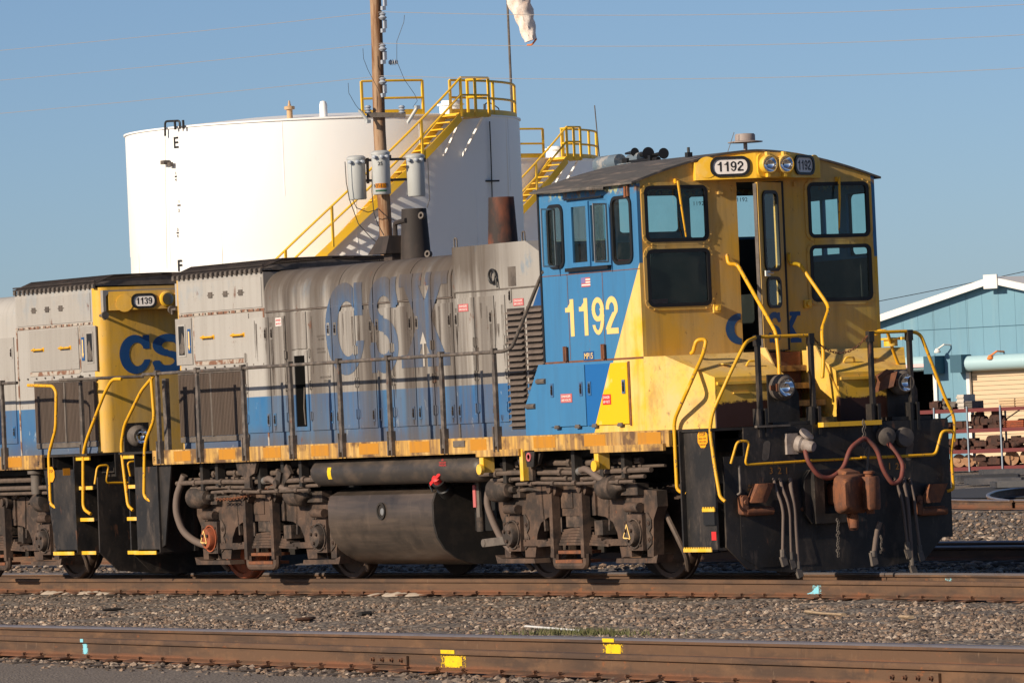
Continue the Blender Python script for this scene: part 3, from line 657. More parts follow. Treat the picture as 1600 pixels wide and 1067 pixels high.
def xfmr(u, vt, vb, off, label, extra=None):
    a = pp(u, vb, off); H = (vb-vt)/FL*(DP-off); r = 14.2/FL*DP
    t = thing('pole_transformer', a, label, 'transformer', 'transformers hung on the pole')
    m_ = MB(); m_.lathe([(0,r*.93),(.02,r),(H*.9,r),(H*.905,r*1.06),(H*.95,r*1.06),(H*.99,r*.8),(H,.05)], a, (0,0,1), 24); m_.build('tank_can', M['xfm'], t)
    c = a+Vector((0,0,H*.86)); fw = (CAM-c); fw.z = 0; fw.normalize(); rt = Vector((-fw.y,fw.x,0))
    for s_ in (-.55,.1,.6):
        d = (fw*math.cos(s_)+rt*math.sin(s_)); MB().lathe([(0,.035),(.05,.05),(.08,.03),(.1,.045),(.12,.015)], c+d*r*.95+Vector((0,0,-.02)), d, 8).build('bushing', M['porc'], t)
    MB().cbox(c+rt*r+Vector((0,0,-.02)),(.06,.06,.09)).build('lug', M['grime'], t)
    return t, a, r, H, fw, rt
xfmr(559, 243, 312, .1, 'grey pole transformer hung clear on the bracket, without number')
xc = xfmr(597, 235, 304, .36, 'grey pole transformer in front of the pole, marked 25 with a yellow strip')
xfmr(651, 240, 307, .1, 'grey pole transformer hung on the shaded side of the bracket, above the black stack')
t, a, r, H, fw, rt = xc
def on_can(s_, zz): return a+fw*math.cos(s_)*(r+.006)+rt*math.sin(s_)*(r+.006)+Vector((0,0,zz))
for z0, z1, mt in ((.14,.25,'stopor'),(.06,.10,'green')):
    if mt == 'green': M['green'] = simple('label_green', (.06,.20,.12), .5)
    m_ = MB(); m_.loft([[on_can(-.75+1.3*k/8,z0), on_can(-.75+1.3*k/8,z1)] for k in range(9)], False); m_.build('label_strip', M[mt], t, recalc=False)
vs, fs = text('NY-1171', .085, .36, .01); m_ = MB(); m_.add([on_can((x-.18)/r-.1, .152+y)+fw*.004 for x, y in vs], fs); m_.build('lettering', M['blk'], t, recalc=False)
vs, fs = text('25', .085, .11, .01); m_ = MB(); m_.add([on_can((x-.05)/r-.1, .66+y)+fw*.003 for x, y in vs], fs); m_.build('lettering', M['blk'], t, recalc=False)
def wire(name, pix, r_, mat, label, dep=lambda u: DP, cat='wire', group=None):
    P = [pD(u, v, dep(u)) for u, v in pix]; m_ = MB(); m_.tube(P, r_, 5); return tag(m_.build(name, mat), label, cat, group)
def sag(u0,v0,u1,v1,s,n=12): return [(u0+(u1-u0)*i/n, v0+(v1-v0)*i/n+4*s*(i/n)*(1-i/n)) for i in range(n+1)]
dw = lambda u: DP-.25+(598-u)*.03 if u < 598 else DP-.25-(u-598)*.02
for i, (vl, vp, vr) in enumerate(((92,19,-2),(138,68,45),(190,119,97))):
    wire('power_line', sag(-140,vl,597,vp,2)+sag(599,vp,1760,vr,14)[1:], .006, M['wire'], ('topmost','middle','lowest')[i]+' of the three power lines strung across the sky on the wooden pole', dw, group='power lines')
for i, pts in enumerate(([(632,24),(631,35),(620,65),(620,96),(632,125),(648,148),(652,158),(645,168)], [(567,76),(568,92),(575,110),(592,142),(598,160)], [(544,130),(545,146),(556,165),(562,172)])):
    wire('drop_wire', pts, .006, M['wireblk'], ('slack thin wire dropping from the top power line to the right fuse','slack thin wire dropping from the middle power line onto the pole','slack thin wire dropping from the lowest power line to the left fuse')[i], lambda u: DP-.35)
for i, pts in enumerate(([(539,253),(541,285),(546,312),(560,350),(580,372),(600,388)], [(551,312),(557,325),(575,332),(592,327),(600,335)], [(582,245),(581,300),(584,332),(590,350),(600,368)], [(668,248),(670,290),(671,312),(667,325)], [(592,327),(606,340),(618,345)])):
    wire('service_cable', pts, .011, M['wireblk'], ('black cable looping down from the bare left transformer','short black cable loop under the left transformer','black cable hanging from the numbered transformer down the pole','black cable hanging beside the shaded transformer','short black cable running from the pole to the loco stack side')[i], lambda u: DP-.38, 'cable')
# ------------------------------------------------------------------ warehouse
DW = 192; W0 = pD(1500, 631, DW); W0.z = 0
def wp(u, v): p = pD(u, v, DW); return (p-W0).dot(_r), p.z
WT = Vector((.93,.367,0)).normalized(); WN = Vector((WT.y,-WT.x,0)); KT = 1/WT.dot(_r)      # the gable looks toward the tracks
def w3(a, z, d=0.): return W0+WT*(a*KT)+WN*d+Vector((0,0,z))
M['wblue'] = simple('siding_blue', (.145,.30,.40), .55, 0, [((.12,.245,.33),(1,1,.25),.45,.7,.6), ((.22,.36,.42),(3,3,.2),.55,.75,.5)]); M['wtrim'] = simple('trim_white', (.78,.76,.72), .5)
M['wtan'] = simple('rolldoor_tan', (.62,.46,.30), .6); M['wdk'] = simple('teal_dark', (.03,.10,.15), .6); M['rollb'] = simple('roll_cover_blue', (.38,.55,.60), .45)
BW = thing('warehouse', w3(0,GZ), 'light blue metal warehouse with white gable trim and roll doors', 'building')
ap = wp(1556, 440); el = wp(1376, 502); sl_ = (ap[1]-el[1])/(ap[0]-el[0]); HW = 14.0
roofz = lambda a: ap[1]-abs(a-ap[0])*sl_
d1 = (wp(1420,580)[0], wp(1464,575)[0], wp(1440,576)[1]); d2 = (wp(1516,575)[0], wp(1516,575)[0]+4.2, wp(1560,574)[1])
pw = 24/FL*DW; k0 = int((-HW)/pw); k1 = int(HW/pw)
def panel(x0, x1, z0, sub=None):
    m_ = MB(); x0 += .003; x1 -= .003
    pts = [(x0,z0),(x1,z0),(x1,roofz(x1))]
    if x0 < ap[0] < x1: pts.append((ap[0], ap[1]))
    pts.append((x0,roofz(x0))); m_.prism([w3(a,z,0) for a,z in pts], [w3(a,z,.05) for a,z in pts]); m_.build('wall_panel', M['wblue'], BW)
xs = [ap[0]+pw*k for k in range(k0,k1+1)]
for c_ in (d1[0],d1[1],d2[0],d2[1]): xs.append(c_)
xs = sorted(xs)
for x0, x1 in zip(xs, xs[1:]):
    if x1-x0 < .03: continue
    mid = (x0+x1)/2; z0 = GZ
    if d1[0]-.01 < mid < d1[1]: z0 = d1[2]
    if d2[0]-.01 < mid < d2[1]: z0 = d2[2]
    panel(x0, x1, z0)
m_ = MB(); L = 60
back = [(ap[0]-HW-0.,GZ),(ap[0]+HW,GZ),(ap[0]+HW,roofz(ap[0]+HW)),(ap[0],ap[1]-.03),(ap[0]-HW,roofz(ap[0]-HW))]
m_.prism([w3(a,z,-.3-L) for a,z in back], [w3(a,z,-L-.1) for a,z in back])
for s_ in (-1,1): m_.obox(w3(ap[0]+s_*HW, (GZ+roofz(ap[0]+HW))/2, -L/2), WT*KT*.05, WN*L/2, (0,0,(roofz(ap[0]+HW)-GZ)/2))
m_.build('wall', M['wblue'], BW)
for s_ in (-1,1):
    a0, a1 = ap[0], ap[0]+s_*(HW+.35); q = [w3(a0,ap[1]+.02,.35), w3(a1,roofz(a1)+.02,.35), w3(a1,roofz(a1)+.02,-L), w3(a0,ap[1]+.02,-L)]
    m_ = MB(); m_.prism(q, [p+Vector((0,0,.12)) for p in q]); m_.build('roof_slope', M['wtrim'], BW)
    q = [w3(a0,ap[1]-.08,.36), w3(a1,roofz(a1)-.08,.36), w3(a1,roofz(a1)+.14,.36), w3(a0,ap[1]+.14,.36)]
    m_ = MB(); m_.prism(q, [p+WN*.06 for p in q]); m_.build('gable_trim', M['wtrim'], BW)
m_ = MB(); m_.obox(w3(ap[0],ap[1]-.02,.44), WT*KT*.2, WN*.03, (0,0,.22)); m_.build('ridge_cap', M['wtrim'], BW)
m_ = MB(); nsl = 22
slm = MB(); hsl = (d2[2]-GZ)/nsl; slm.obox((0,0,0), WT*KT*(d2[1]-d2[0])/2, WN*.03, (0,0,hsl/2-.006)); slm = slm.mesh('door_slat', M['wtan'])
for k in range(nsl): place(slm, 'door_slat', BW, w3((d2[0]+d2[1])/2, GZ+hsl*(k+.5), -.06))
for k, dd in enumerate((d1,d2)):
    mt = M['grime'] if k == 0 else M['rollb']; m_ = MB(); m_.tube([w3(dd[0]-.1,dd[2]+.16,.25), w3(dd[1]+.1,dd[2]+.16,.25)], .24, 16); m_.build('roll_cover', M['rollb'], BW)
e_ = MB(); e_.obox((0,0,0), WT*KT*.17, WN*.3, (0,0,.28)); e_me = e_.mesh('roll_bracket', M['wdk'])
for a_ in (d1[1]+.13, d2[0]-.13): place(e_me, 'roll_bracket', BW, w3(a_, d1[2]+.17 if a_ < d2[0]-1 else d2[2]+.17, .3))
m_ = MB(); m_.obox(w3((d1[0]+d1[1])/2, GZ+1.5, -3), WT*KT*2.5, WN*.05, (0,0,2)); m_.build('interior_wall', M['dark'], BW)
m_ = MB(); m_.obox(w3(d1[1]+.02, (GZ+d1[2])/2, .08), WT*KT*.05, WN*.05, (0,0,(d1[2]-GZ)/2)); m_.obox(w3((d1[0]+d1[1])/2, d1[2]-.04, .08), WT*KT*(d1[1]-d1[0])/2, WN*.05, (0,0,.04)); m_.obox(w3(d2[0]-.05, (GZ+d2[2])/2, .06), WT*KT*.05, WN*.05, (0,0,(d2[2]-GZ)/2)); m_.build('door_frame', M['wtrim'], BW)
for u, v in ((1483,545),(1561,556)):
    a_, z_ = wp(u, v); m_ = MB(); m_.tube([w3(a_+.1,z_+.12,.05), w3(a_+.05,z_+.14,.35), w3(a_-.1,z_,.45)], .03, 6); m_.lathe([(0,.05),(.1,.11),(.14,.10)], w3(a_-.1,z_+.03,.45), (0,0,-1), 10); m_.build('wall_lamp', M['wtrim'] if u < 1500 else M['orange'], BW)
m_ = MB(); a0, z0 = wp(1378,520); a1, z1 = wp(1630,508); m_.obox(w3((a0+a1)/2, wp(1500,513)[1], .053), WT*KT*12, WN*.004, (0,0,.012)); m_.build('panel_seam', M['wdk'], BW)
m_ = MB(); a_, z_ = wp(1438,571); m_.obox(w3(a_+.05,z_,.5), WT*KT*.55, WN*.004, (0,0,.05)); m_.build('painted_arrow', simple('pale_pink',(.72,.50,.50),.6), BW)
wire('power_line', sag(1350,475,1700,402,2), .012, M['wireblk'], 'thin dark cable running up past the warehouse ridge', lambda u: 200)
# ------------------------------------------------------------------ storage racks and parts
DR = 178; R0 = pD(1500, 735, DR); R0.z = 0
def rp(u, v): p = pD(u, v, DR); return (p-R0).dot(_r), p.z
def r3(a, z, d=0.): return R0+WT*(a*KT)+WN*d+Vector((0,0,z))
M['rackred'] = simple('rack_red', (.13,.016,.016), .6, 0, [((.10,.02,.02),(3,3,3),.5,.65,.6)]); M['rackpost'] = simple('rack_post', (.22,.27,.33), .6); M['scrap'] = simple('scrap_brown', (.055,.028,.021), .9, 0, [((.11,.045,.03),(5,5,5),.45,.65,.8), ((.03,.02,.018),(7,7,7),.5,.66,.7)])
RK = thing('storage_rack', r3(0,GZ), 'long red beam storage rack full of rusty parts before the warehouse', 'rack')
lv = [rp(1540,640)[1], rp(1540,672)[1], rp(1540,704)[1], rp(1540,731)[1]]
A0, A1 = rp(1405,700)[0], rp(1405,700)[0]+6.6
for z in lv:
    for d in (0,-1.1):
        m_ = MB(); m_.obox(r3((A0+A1)/2, z, d), WT*KT*(A1-A0)/2, WN*.03, (0,0,.055)); m_.build('shelf_beam', M['rackred'], RK)
    m_ = MB(); m_.obox(r3((A0+A1)/2, z+.03, -.55), WT*KT*(A1-A0)/2, WN*.5, (0,0,.02)); m_.build('shelf', M['rackred'], RK)
pmesh = MB(); pmesh.obox((0,0,(lv[0]+.12-GZ)/2), WT*.022, WN*.022, (0,0,(lv[0]+.12-GZ)/2)); pmesh = pmesh.mesh('rack_upright', M['rackpost'])
for i in range(8):
    a_ = rp(1416.5,700)[0]+.915*i
    place(pmesh, 'rack_upright', RK, r3(a_,GZ,.05)); place(pmesh, 'rack_upright', RK, r3(a_+.45,GZ,-1.1))
    if i % 2 == 0: MB().bar(r3(a_,lv[1],-1.15), r3(a_+.9,lv[0],-1.15), .03, .03).build('rack_brace', M['rackpost'], RK)
def lump(name, a0, a1, z, h, kind, mat, label, cat, group, seed):
    if kind in ('motor','casting'): h *= 1.3
    r_ = random.Random(seed); m_ = MB(); w = a1-a0; c = (a0+a1)/2
    if kind == 'motor':
        m_.lathe([(-w/2,h*.25),(-w*.45,h*.42),(w*.1,h*.45),(w*.12,h*.36),(w*.35,h*.34),(w*.36,h*.2),(w/2,h*.18)], r3(c,z+h*.45,-.4), WT, 14)
        for k in range(5): m_.obox(r3(c+r_.uniform(-.4,.4)*w, z+r_.uniform(.3,.9)*h, -.35+r_.uniform(-.2,.2)), WT*KT*r_.uniform(.05,.12), WN*r_.uniform(.05,.15), (0,0,r_.uniform(.05,.13)))
        m_.obox(r3(c,z+.05,-.4), WT*KT*w*.35, WN*.25, (0,0,.05))
    elif kind == 'crate':
        m_.obox(r3(c,z+h/2,-.45), WT*KT*w/2, WN*.3, (0,0,h/2))
        for k in range(3): m_.obox(r3(c,z+h*(.2+.3*k),-.13), WT*KT*(w/2+.01), WN*.015, (0,0,h*.06))
    elif kind == 'wheel':
        ax_ = (WN+WT*.35).normalized(); m_.lathe([(-.06,.1),(-.05,.32*h),(-.02,.42*h),(-.06,.43*h),(-.07,.5*h),(.03,.5*h),(.04,.54*h),(.07,.54*h),(.07,.2*h),(.1,.15*h),(.1,.02)], r3(c,z+h*.54,-.35), ax_, 22)
    elif kind == 'casting':
        for k in range(9):
            p = r3(a0+w*r_.random(), z+h*r_.uniform(.15,.75), -.3+r_.uniform(-.25,.25))
            if k % 2: m_.lathe([(-.15,.05),(-.12,h*.22),(.1,h*.25),(.13,.06)], p, (WT*KT*r_.uniform(-1,1)+WN*r_.uniform(-1,1)+Vector((0,0,.3))), 9)
            else: m_.obox(p, WT*KT*r_.uniform(.08,w*.3), WN*.12, (0,0,h*r_.uniform(.1,.25)))
        m_.obox(r3(c,z+h*.12,-.4), WT*KT*w*.46, WN*.2, (0,0,h*.12))
    return tag(m_.build(name, mat), label, cat, group)
M['pale'] = simple('pale_box', (.50,.46,.40), .7, 0, [((.3,.24,.18),(6,6,6),.5,.7,.5)]); M['tanwood'] = simple('tan_crate', (.55,.40,.24), .8)
px = 1/FL*DR; au = lambda u: rp(u,690)[0]
for i,(u0,u1,l,h,k,mt,nm,lb,ct,gp_) in enumerate([
  (1494,1504,0,.42,'crate','pale','metal_box','tall pale metal box with dark lid on the top rack shelf','box',None),
  (1506,1516,0,.22,'crate','grime','metal_box','small grey ribbed box beside the tall pale box on the top shelf','box',None),
  (1452,1470,0,.20,'motor','scrap','pump_part','brown pump on a pale pallet at the end of the top shelf','machine part',None),
  (1476,1490,0,.2,'casting','grime','metal_scrap','grey scrap pieces on the top rack shelf','scrap',None),
  (1556,1578,0,.24,'crate','tanwood','wooden_crate','tan wooden crate on the top rack shelf','crate','tan crates on the top shelf'),
  (1580,1604,0,.24,'crate','tanwood','wooden_crate','tan wooden crate on the top rack shelf','crate','tan crates on the top shelf'),
  (1610,1634,0,.24,'crate','tanwood','wooden_crate','tan wooden crate on the top rack shelf','crate','tan crates on the top shelf'),
  (1440,1478,1,.22,'casting','scrap','machine_casting','dark castings on the second rack shelf by the open door','machine part','dark castings on the second shelf'),
  (1510,1534,1,.36,'motor','scrap','traction_motor','dark brown motor on the second rack shelf','motor','motors on the second shelf'),
  (1534,1560,1,.36,'motor','scrap','traction_motor','dark brown motor on the second rack shelf','motor','motors on the second shelf'),
  (1562,1590,1,.2,'crate','rustred','steel_crate','low red brown steel crate on the second rack shelf','crate','red crates on the second shelf'),
  (1592,1618,1,.2,'crate','rustred','steel_crate','low red brown steel crate on the second rack shelf','crate','red crates on the second shelf'),
  (1440,1470,2,.26,'casting','scrap','machine_casting','rusty casting piled on the third rack shelf','machine part','castings on the third shelf'),
  (1472,1494,2,.3,'casting','scrap','machine_casting','rusty casting piled on the third rack shelf','machine part','castings on the third shelf'),
  (1494,1526,2,.3,'casting','scrap','machine_casting','rusty casting piled on the third rack shelf','machine part','castings on the third shelf'),
  (1528,1554,2,.34,'motor','scrap','traction_motor','dark brown motor on the third rack shelf','motor',None),
  (1556,1580,2,.28,'casting','scrap','machine_casting','rusty casting piled on the third rack shelf','machine part','castings on the third shelf'),
  (1580,1612,2,.28,'casting','scrap','machine_casting','rusty casting piled on the third rack shelf','machine part','castings on the third shelf'),
  (1520,1556,3,.30,'casting','scrap','machine_casting','big brown casting on the lowest rack shelf','machine part',None),
  (1476,1500,3,.36,'wheel','tanrust','train_wheel','tan rusty train wheel on the lowest rack shelf','wheel','wheels on the lowest shelf'),
  (1492,1514,3,.34,'wheel','tanrust','train_wheel','tan rusty train wheel on the lowest rack shelf','wheel','wheels on the lowest shelf'),
  (1510,1530,3,.34,'wheel','tanrust','train_wheel','tan rusty train wheel on the lowest rack shelf','wheel','wheels on the lowest shelf'),
  (1556,1576,3,.4,'wheel','tanrust','train_wheel','tan rusty train wheel on the lowest rack shelf','wheel','wheels on the lowest shelf'),
  (1578,1600,3,.42,'wheel','tanrust','train_wheel','tan rusty train wheel on the lowest rack shelf','wheel','wheels on the lowest shelf')]):
    if mt == 'tanrust' and mt not in M: M[mt] = simple('tan_rust', (.32,.17,.09), .8, 0, [((.42,.27,.16),(6,6,6),.45,.65,.7)])
    lump(nm, au(u0), au(u1), lv[l]+.055, h, k, M[mt], lb, ct, gp_, i)
r_ = random.Random(44)
for l, h in ((1,.24),(2,.26),(3,.24)):
    for k in range(7):
        u0 = 1434+24*k+r_.uniform(-4,4); m_ = MB(); a0 = au(u0); w_ = au(u0+22)-a0
        for q in range(6):
            p = r3(a0+w_*r_.random(), lv[l]+.055+h*r_.uniform(.25,.7), -.72+r_.uniform(-.1,.1))
            if q % 2: m_.lathe([(-.12,.05),(-.1,h*.34),(.1,h*.36),(.12,.06)], p, WT*r_.uniform(-1,1)+WN*r_.uniform(-1,1), 9)
            else: m_.obox(p, WT*r_.uniform(.1,.2), WN*.1, (0,0,h*r_.uniform(.2,.4)))
        m_.obox(r3(a0+w_/2, lv[l]+.075, -.72), WT*w_*.5, WN*.15, (0,0,.02))
        tag(m_.build('machine_casting', M['scrap']), ('','dark casting at the back of the second rack shelf','dark casting at the back of the third rack shelf','dark casting at the back of the lowest rack shelf')[l], 'machine part', ('','castings at the back of the second shelf','castings at the back of the third shelf','castings at the back of the lowest shelf')[l])
# flat frames and curved rails lying on the ground
M['dkmetal'] = simple('dark_metal', (.045,.045,.05), .6, 0, [((.10,.09,.09),(3,3,3),.5,.7,.6)])
for i,(u0,v0,u1,v1) in enumerate(((1500,748,1590,744),(1518,752,1600,750),(1540,738,1610,736),(1560,757,1640,754))):
    a, b = pZ(u0,v0,GZ+.1), pZ(u1,v1,GZ+.1); m_ = MB(); up = FH*1.6
    for q in (0,.5,1): m_.bar(a+up*q, b+up*q, .16, .14)
    for q in (0,.33,.66,1): m_.bar(a*(1-q)+b*q, a*(1-q)+b*q+up, .14, .12)
    tag(m_.build('floor_grating', M['dkmetal']), 'dark steel grating lying flat on the ground before the rack', 'grating', 'steel gratings on the ground')
M['asph'] = simple('dark_asphalt', (.045,.045,.05), .9)
def gpatch(name, pix, z, mat):
    m_ = MB(); m_.add([pZ(u,v,z) for u,v in pix], [tuple(range(len(pix)))]); o = m_.build(name, mat, recalc=False); o['kind'] = 'structure'
gpatch('asphalt_patch', [(1400,776),(1500,778),(1700,776),(1700,757),(1560,760),(1490,764),(1400,768)], GZ+.004, M['asph'])
for i, pts in enumerate(([(1380,772),(1440,776),(1500,778),(1560,779),(1640,778),(1720,776)], [(1640,757),(1585,760),(1556,764),(1541,770),(1548,775),(1580,779)])):
    P = [pZ(u,v,GZ+.20) for u,v in pts]; m_ = MB(); P = fillet(P, 6)
    for p in P: p.z = GZ+.18
    t = thing('spare_rail', (P[0].x,P[0].y,GZ), ('brown straight spare rail lying beyond the gravel','curved brown spare rail bent around the dark asphalt')[i], 'rail')
    rail_mesh_z = [Vector((p.x,p.y,0)) for p in P]
    o = rail_mesh(rail_mesh_z, 'rail', t); o.location = Vector((0,0,GZ+.18))-WP[t]
# ------------------------------------------------------------------ locomotive building blocks
YS, YH = -1.525, -.96                     # cab / sill side and hood side
def hX(u, v=600): return pY(u, v, YH).x
def sX(u, v=690): return pY(u, v, YS).x
def win(name, parent, o, ex, ez, en, w, h, r=.075, gw=.045, flange=None, glassmat=None):
    """rounded window: rubber gasket, optional bolted flange, pane; o = centre on the wall's outer face"""
    o, ex, ez, en = Vector(o), Vector(ex), Vector(ez), Vector(en)
    P = lambda pts, d: [o+ex*a+ez*b+en*d for a, b in pts]
    m_ = MB(); m_.ringplate(P(rrect(w/2,h/2,r),-.012), P(rrect(w/2-gw,h/2-gw,max(r-gw,.03)),-.012), en*.03); g_ = m_.build(name, M['gask'], parent)
    if flange:
        m_ = MB(); m_.ringplate(P(rrect(w/2+.036,h/2+.036,r+.034),.0), P(rrect(w/2-.004,h/2-.004,r),.0), en*.012)
        for a, b in rrect(w/2+.022, h/2+.022, r+.02, 2):
            m_.obox(o+ex*a+ez*b+en*.014, ex*.008, ez*.008, en*.006)
        m_.build('window_frame', flange, g_)
    m_ = MB(); m_.add(P(rrect(w/2-gw*.8,h/2-gw*.8,max(r-gw,.03)),.0), [tuple(range(24))]); m_.build('pane', glassmat or M['glass'], g_, recalc=False)
    return g_
def wall(a0, a1, z0, z1, holes, f):      # wall slab with rectangular openings; f(a,z,d) -> point, d in 0..1 through the thickness
    xs = sorted({a0,a1,*[h[0] for h in holes],*[h[1] for h in holes]}); zs = sorted({z0,z1,*[h[2] for h in holes],*[h[3] for h in holes]})
    xs = [x for x in xs if a0 <= x <= a1]; zs = [z for z in zs if z0 <= z <= z1]; V = {}; m_ = MB(); vs = []; fs = []
    def vid(i,j,d):
        if (i,j,d) not in V: V[(i,j,d)] = len(vs); vs.append(f(xs[i],zs[j],d))
        return V[(i,j,d)]
    inside = lambda i,j: 0 <= i < len(xs)-1 and 0 <= j < len(zs)-1 and not any(h[0]-1e-6 < (xs[i]+xs[i+1])/2 < h[1]+1e-6 and h[2]-1e-6 < (zs[j]+zs[j+1])/2 < h[3]+1e-6 for h in holes)
    for i in range(len(xs)-1):
        for j in range(len(zs)-1):
            if not inside(i,j): continue
            fs.append((vid(i,j,0),vid(i+1,j,0),vid(i+1,j+1,0),vid(i,j+1,0))); fs.append((vid(i,j,1),vid(i,j+1,1),vid(i+1,j+1,1),vid(i+1,j,1)))
            for di,dj,p,q in ((-1,0,(i,j),(i,j+1)),(1,0,(i+1,j),(i+1,j+1)),(0,-1,(i,j),(i+1,j)),(0,1,(i,j+1),(i+1,j+1))):
                if not inside(i+di,j+dj): fs.append((vid(*p,0),vid(*q,0),vid(*q,1),vid(*p,1)))
    return m_.add(vs, fs)
# --- rounded block letters of the railroad logo, cut into thin rows so that they can follow a curved surface
def csx_in(ch, x, y):
    def el(cx,cy,rx,ry): return ((x-cx)/rx)**2+((y-cy)/ry)**2 < 1
    def seg(ax,ay,bx,by,w):
        dx,dy = bx-ax,by-ay; t = max(0,min(1,((x-ax)*dx+(y-ay)*dy)/(dx*dx+dy*dy))); return (x-ax-t*dx)**2+(y-ay-t*dy)**2 < w*w
    if ch == 'C':
        b = el(.50,.5,.50,.5) and not el(.56,.5,.25,.30) and not (x > .60 and .36 < y < .66)
        b = b and not (x > .80 and y > .5)
        return b or (.76 < x < .97 and .64 < y < .99)
    if ch == 'S':
        def arc(cx,cy,rx,ry,w,a0,a1):
            e = math.hypot((x-cx)/rx,(y-cy)/ry); a = math.degrees(math.atan2((y-cy)/ry,(x-cx)/rx)) % 360
            return abs(e-1) < w and (a0 <= a <= a1 or a0 <= a-360 <= a1 or a0 <= a+360 <= a1)
        b = (el(.51,.715,.47,.285) and not el(.53,.70,.21,.105) and not (x > .50 and .43 < y < .70)) or (el(.49,.285,.47,.285) and not el(.47,.30,.21,.105) and not (x < .50 and .30 < y < .57))
        return b or (.76 < x < .93 and .67 < y < .99) or (.07 < x < .24 and .01 < y < .33)
    if ch == 'X':
        def dg(x0,x1,w): xc = x0+(x1-x0)*y; return abs(x-xc) < w
        return dg(.84,.16,.155) or dg(.16,.84,.12) or (y < .14 and (0 < x < .46 or .54 < x < 1)) or (y > .86 and (0 < x < .46 or .54 < x < 1))
def csx_letter(ch, w, h, place_f, gaps=(), rows=110):
    m_ = MB(); n = 120; dy = h/rows; px_ = 0
    for j in range(rows):
        y = (j+.5)/rows; st = None
        for i in range(n+1):
            x = (i+.5)/n; on = i < n and csx_in(ch, x, y) and not any(abs(x*w-g_) < .009 for g_ in gaps)
            if on and st is None: st = i/n*w
            if not on and st is not None:
                e = i/n*w; m_.add([place_f(st,j*dy),place_f(e,j*dy),place_f(e,(j+1)*dy),place_f(st,(j+1)*dy)], [(0,1,2,3)]); st = None
    bm_ = m_; return bm_
def num_in(ch, x, y):
    def el(cx,cy,rx,ry): return ((x-cx)/rx)**2+((y-cy)/ry)**2 < 1
    if ch == '1':
        return (.50 < x < .80) or (.12 < x <= .50 and .66 < y < .78+.12*max(0,(x-.30)/.2)) if y > .66 else .50 < x < .80
    if ch == '9':
        top = el(.5,.675,.47,.325) and not el(.5,.675,.21,.185)
        tail = el(.48,.5,.49,.5) and not el(.46,.46,.24,.34) and ((x > .5 and y < .70) or y < .27)
        return top or tail
    if ch == '2':
        top = el(.5,.69,.46,.31) and not el(.49,.67,.20,.17) and (y > .66 or x > .5) and y > .55
        dg = .12 < y <= .58 and abs(x-(.16+(.74-.16)*((y-.12)/.46)**1.25)) < .185
        return top or dg or (y <= .155 and .04 < x < .96)
    if ch == '3':
        a = el(.5,.735,.43,.265) and not el(.48,.735,.19,.125) and (x > .45 or y > .72)
        b = el(.5,.285,.46,.285) and not el(.48,.285,.21,.145) and (x > .45 or y < .27)
        return a or b
def numerals(s_, o, ex, h, w, mat, par, name='lettering', rows=90):
    o, ex = Vector(o), Vector(ex); n = len(s_); cw = w/(n-.08); out = []
    for k, ch in enumerate(s_):
        m_ = MB(); N_ = 48
        for j in range(rows):
            y = (j+.5)/rows; st = None
            for i in range(N_+1):
                on = i < N_ and num_in(ch, (i+.5)/N_, y)
                if on and st is None: st = i/N_
                if not on and st is not None:
                    P_ = lambda a, b: o+ex*(-w/2+cw*k+a*cw*.92)+Vector((0,0,-h/2+h*b))
                    m_.add([P_(st,j/rows),P_(i/N_,j/rows),P_(i/N_,(j+1)/rows),P_(st,(j+1)/rows)], [(0,1,2,3)]); st = None
        bm = bmesh.new(); me_ = m_.build(name, mat, par, recalc=False, smooth=False); bm.from_mesh(me_.data); bmesh.ops.remove_doubles(bm, verts=bm.verts, dist=1e-5); bm.to_mesh(me_.data); bm.free()
# --- shared small meshes (face -Y, origin at the fixing point)
lt = MB(); lt.ringplate([(-.032,.0,-.075),(.032,0,-.075),(.032,0,.075),(-.032,0,.075)], [(-.018,0,-.055),(.018,0,-.055),(.018,0,.055),(-.018,0,.055)], (0,-.008,0)); lt.box(-.017,.017,-.003,.002,-.054,.054); lt.box(-.009,.009,-.02,-.003,-.045,.01); lt.lathe([(0,.012),(.016,.010)], (0,-.003,.03), (0,-1,0), 8)
latch_me = lt.mesh('latch', M['hood']); latch_me.materials.append(M['soot'])
for p_ in latch_me.polygons:
    if p_.index >= 16: p_.material_index = 1
hg = MB(); hg.tube([(0,-.012,-.055),(0,-.012,.055)], .010, 8); hg.box(-.035,.035,-.006,.002,-.045,.045); hinge_me = hg.mesh('hinge', M['hood'])
hd = MB(); hd.tube([(-.14,.005,0),(-.14,-.04,0),(.14,-.04,0),(.14,.005,0)], .013, 8, .03); hd.box(-.165,-.115,-.006,.004,-.025,.025); hd.box(.115,.165,-.006,.004,-.025,.025); handle_me = hd.mesh('door_handle', M['rail_y'])
bt = MB(); bt.lathe([(-.002,.014),(.009,.013),(.012,.008)], (0,0,0), (0,-1,0), 6); bolt_me = bt.mesh('bolt', M['grime'])
pm = MB(); pm.prismY([(-.032,-.10),(.032,-.10),(.032,.70),(.022,.86),(.022,.95),(-.022,.95),(-.022,.86),(-.032,.70)], -.018, .018); pm.box(-.055,-.034,-.03,.03,-.16,.12); pm.box(.034,.055,-.03,.03,-.16,.12); pm.box(-.03,.03,-.032,.032,.93,.99)
post_me = pm.mesh('post', M['post'])
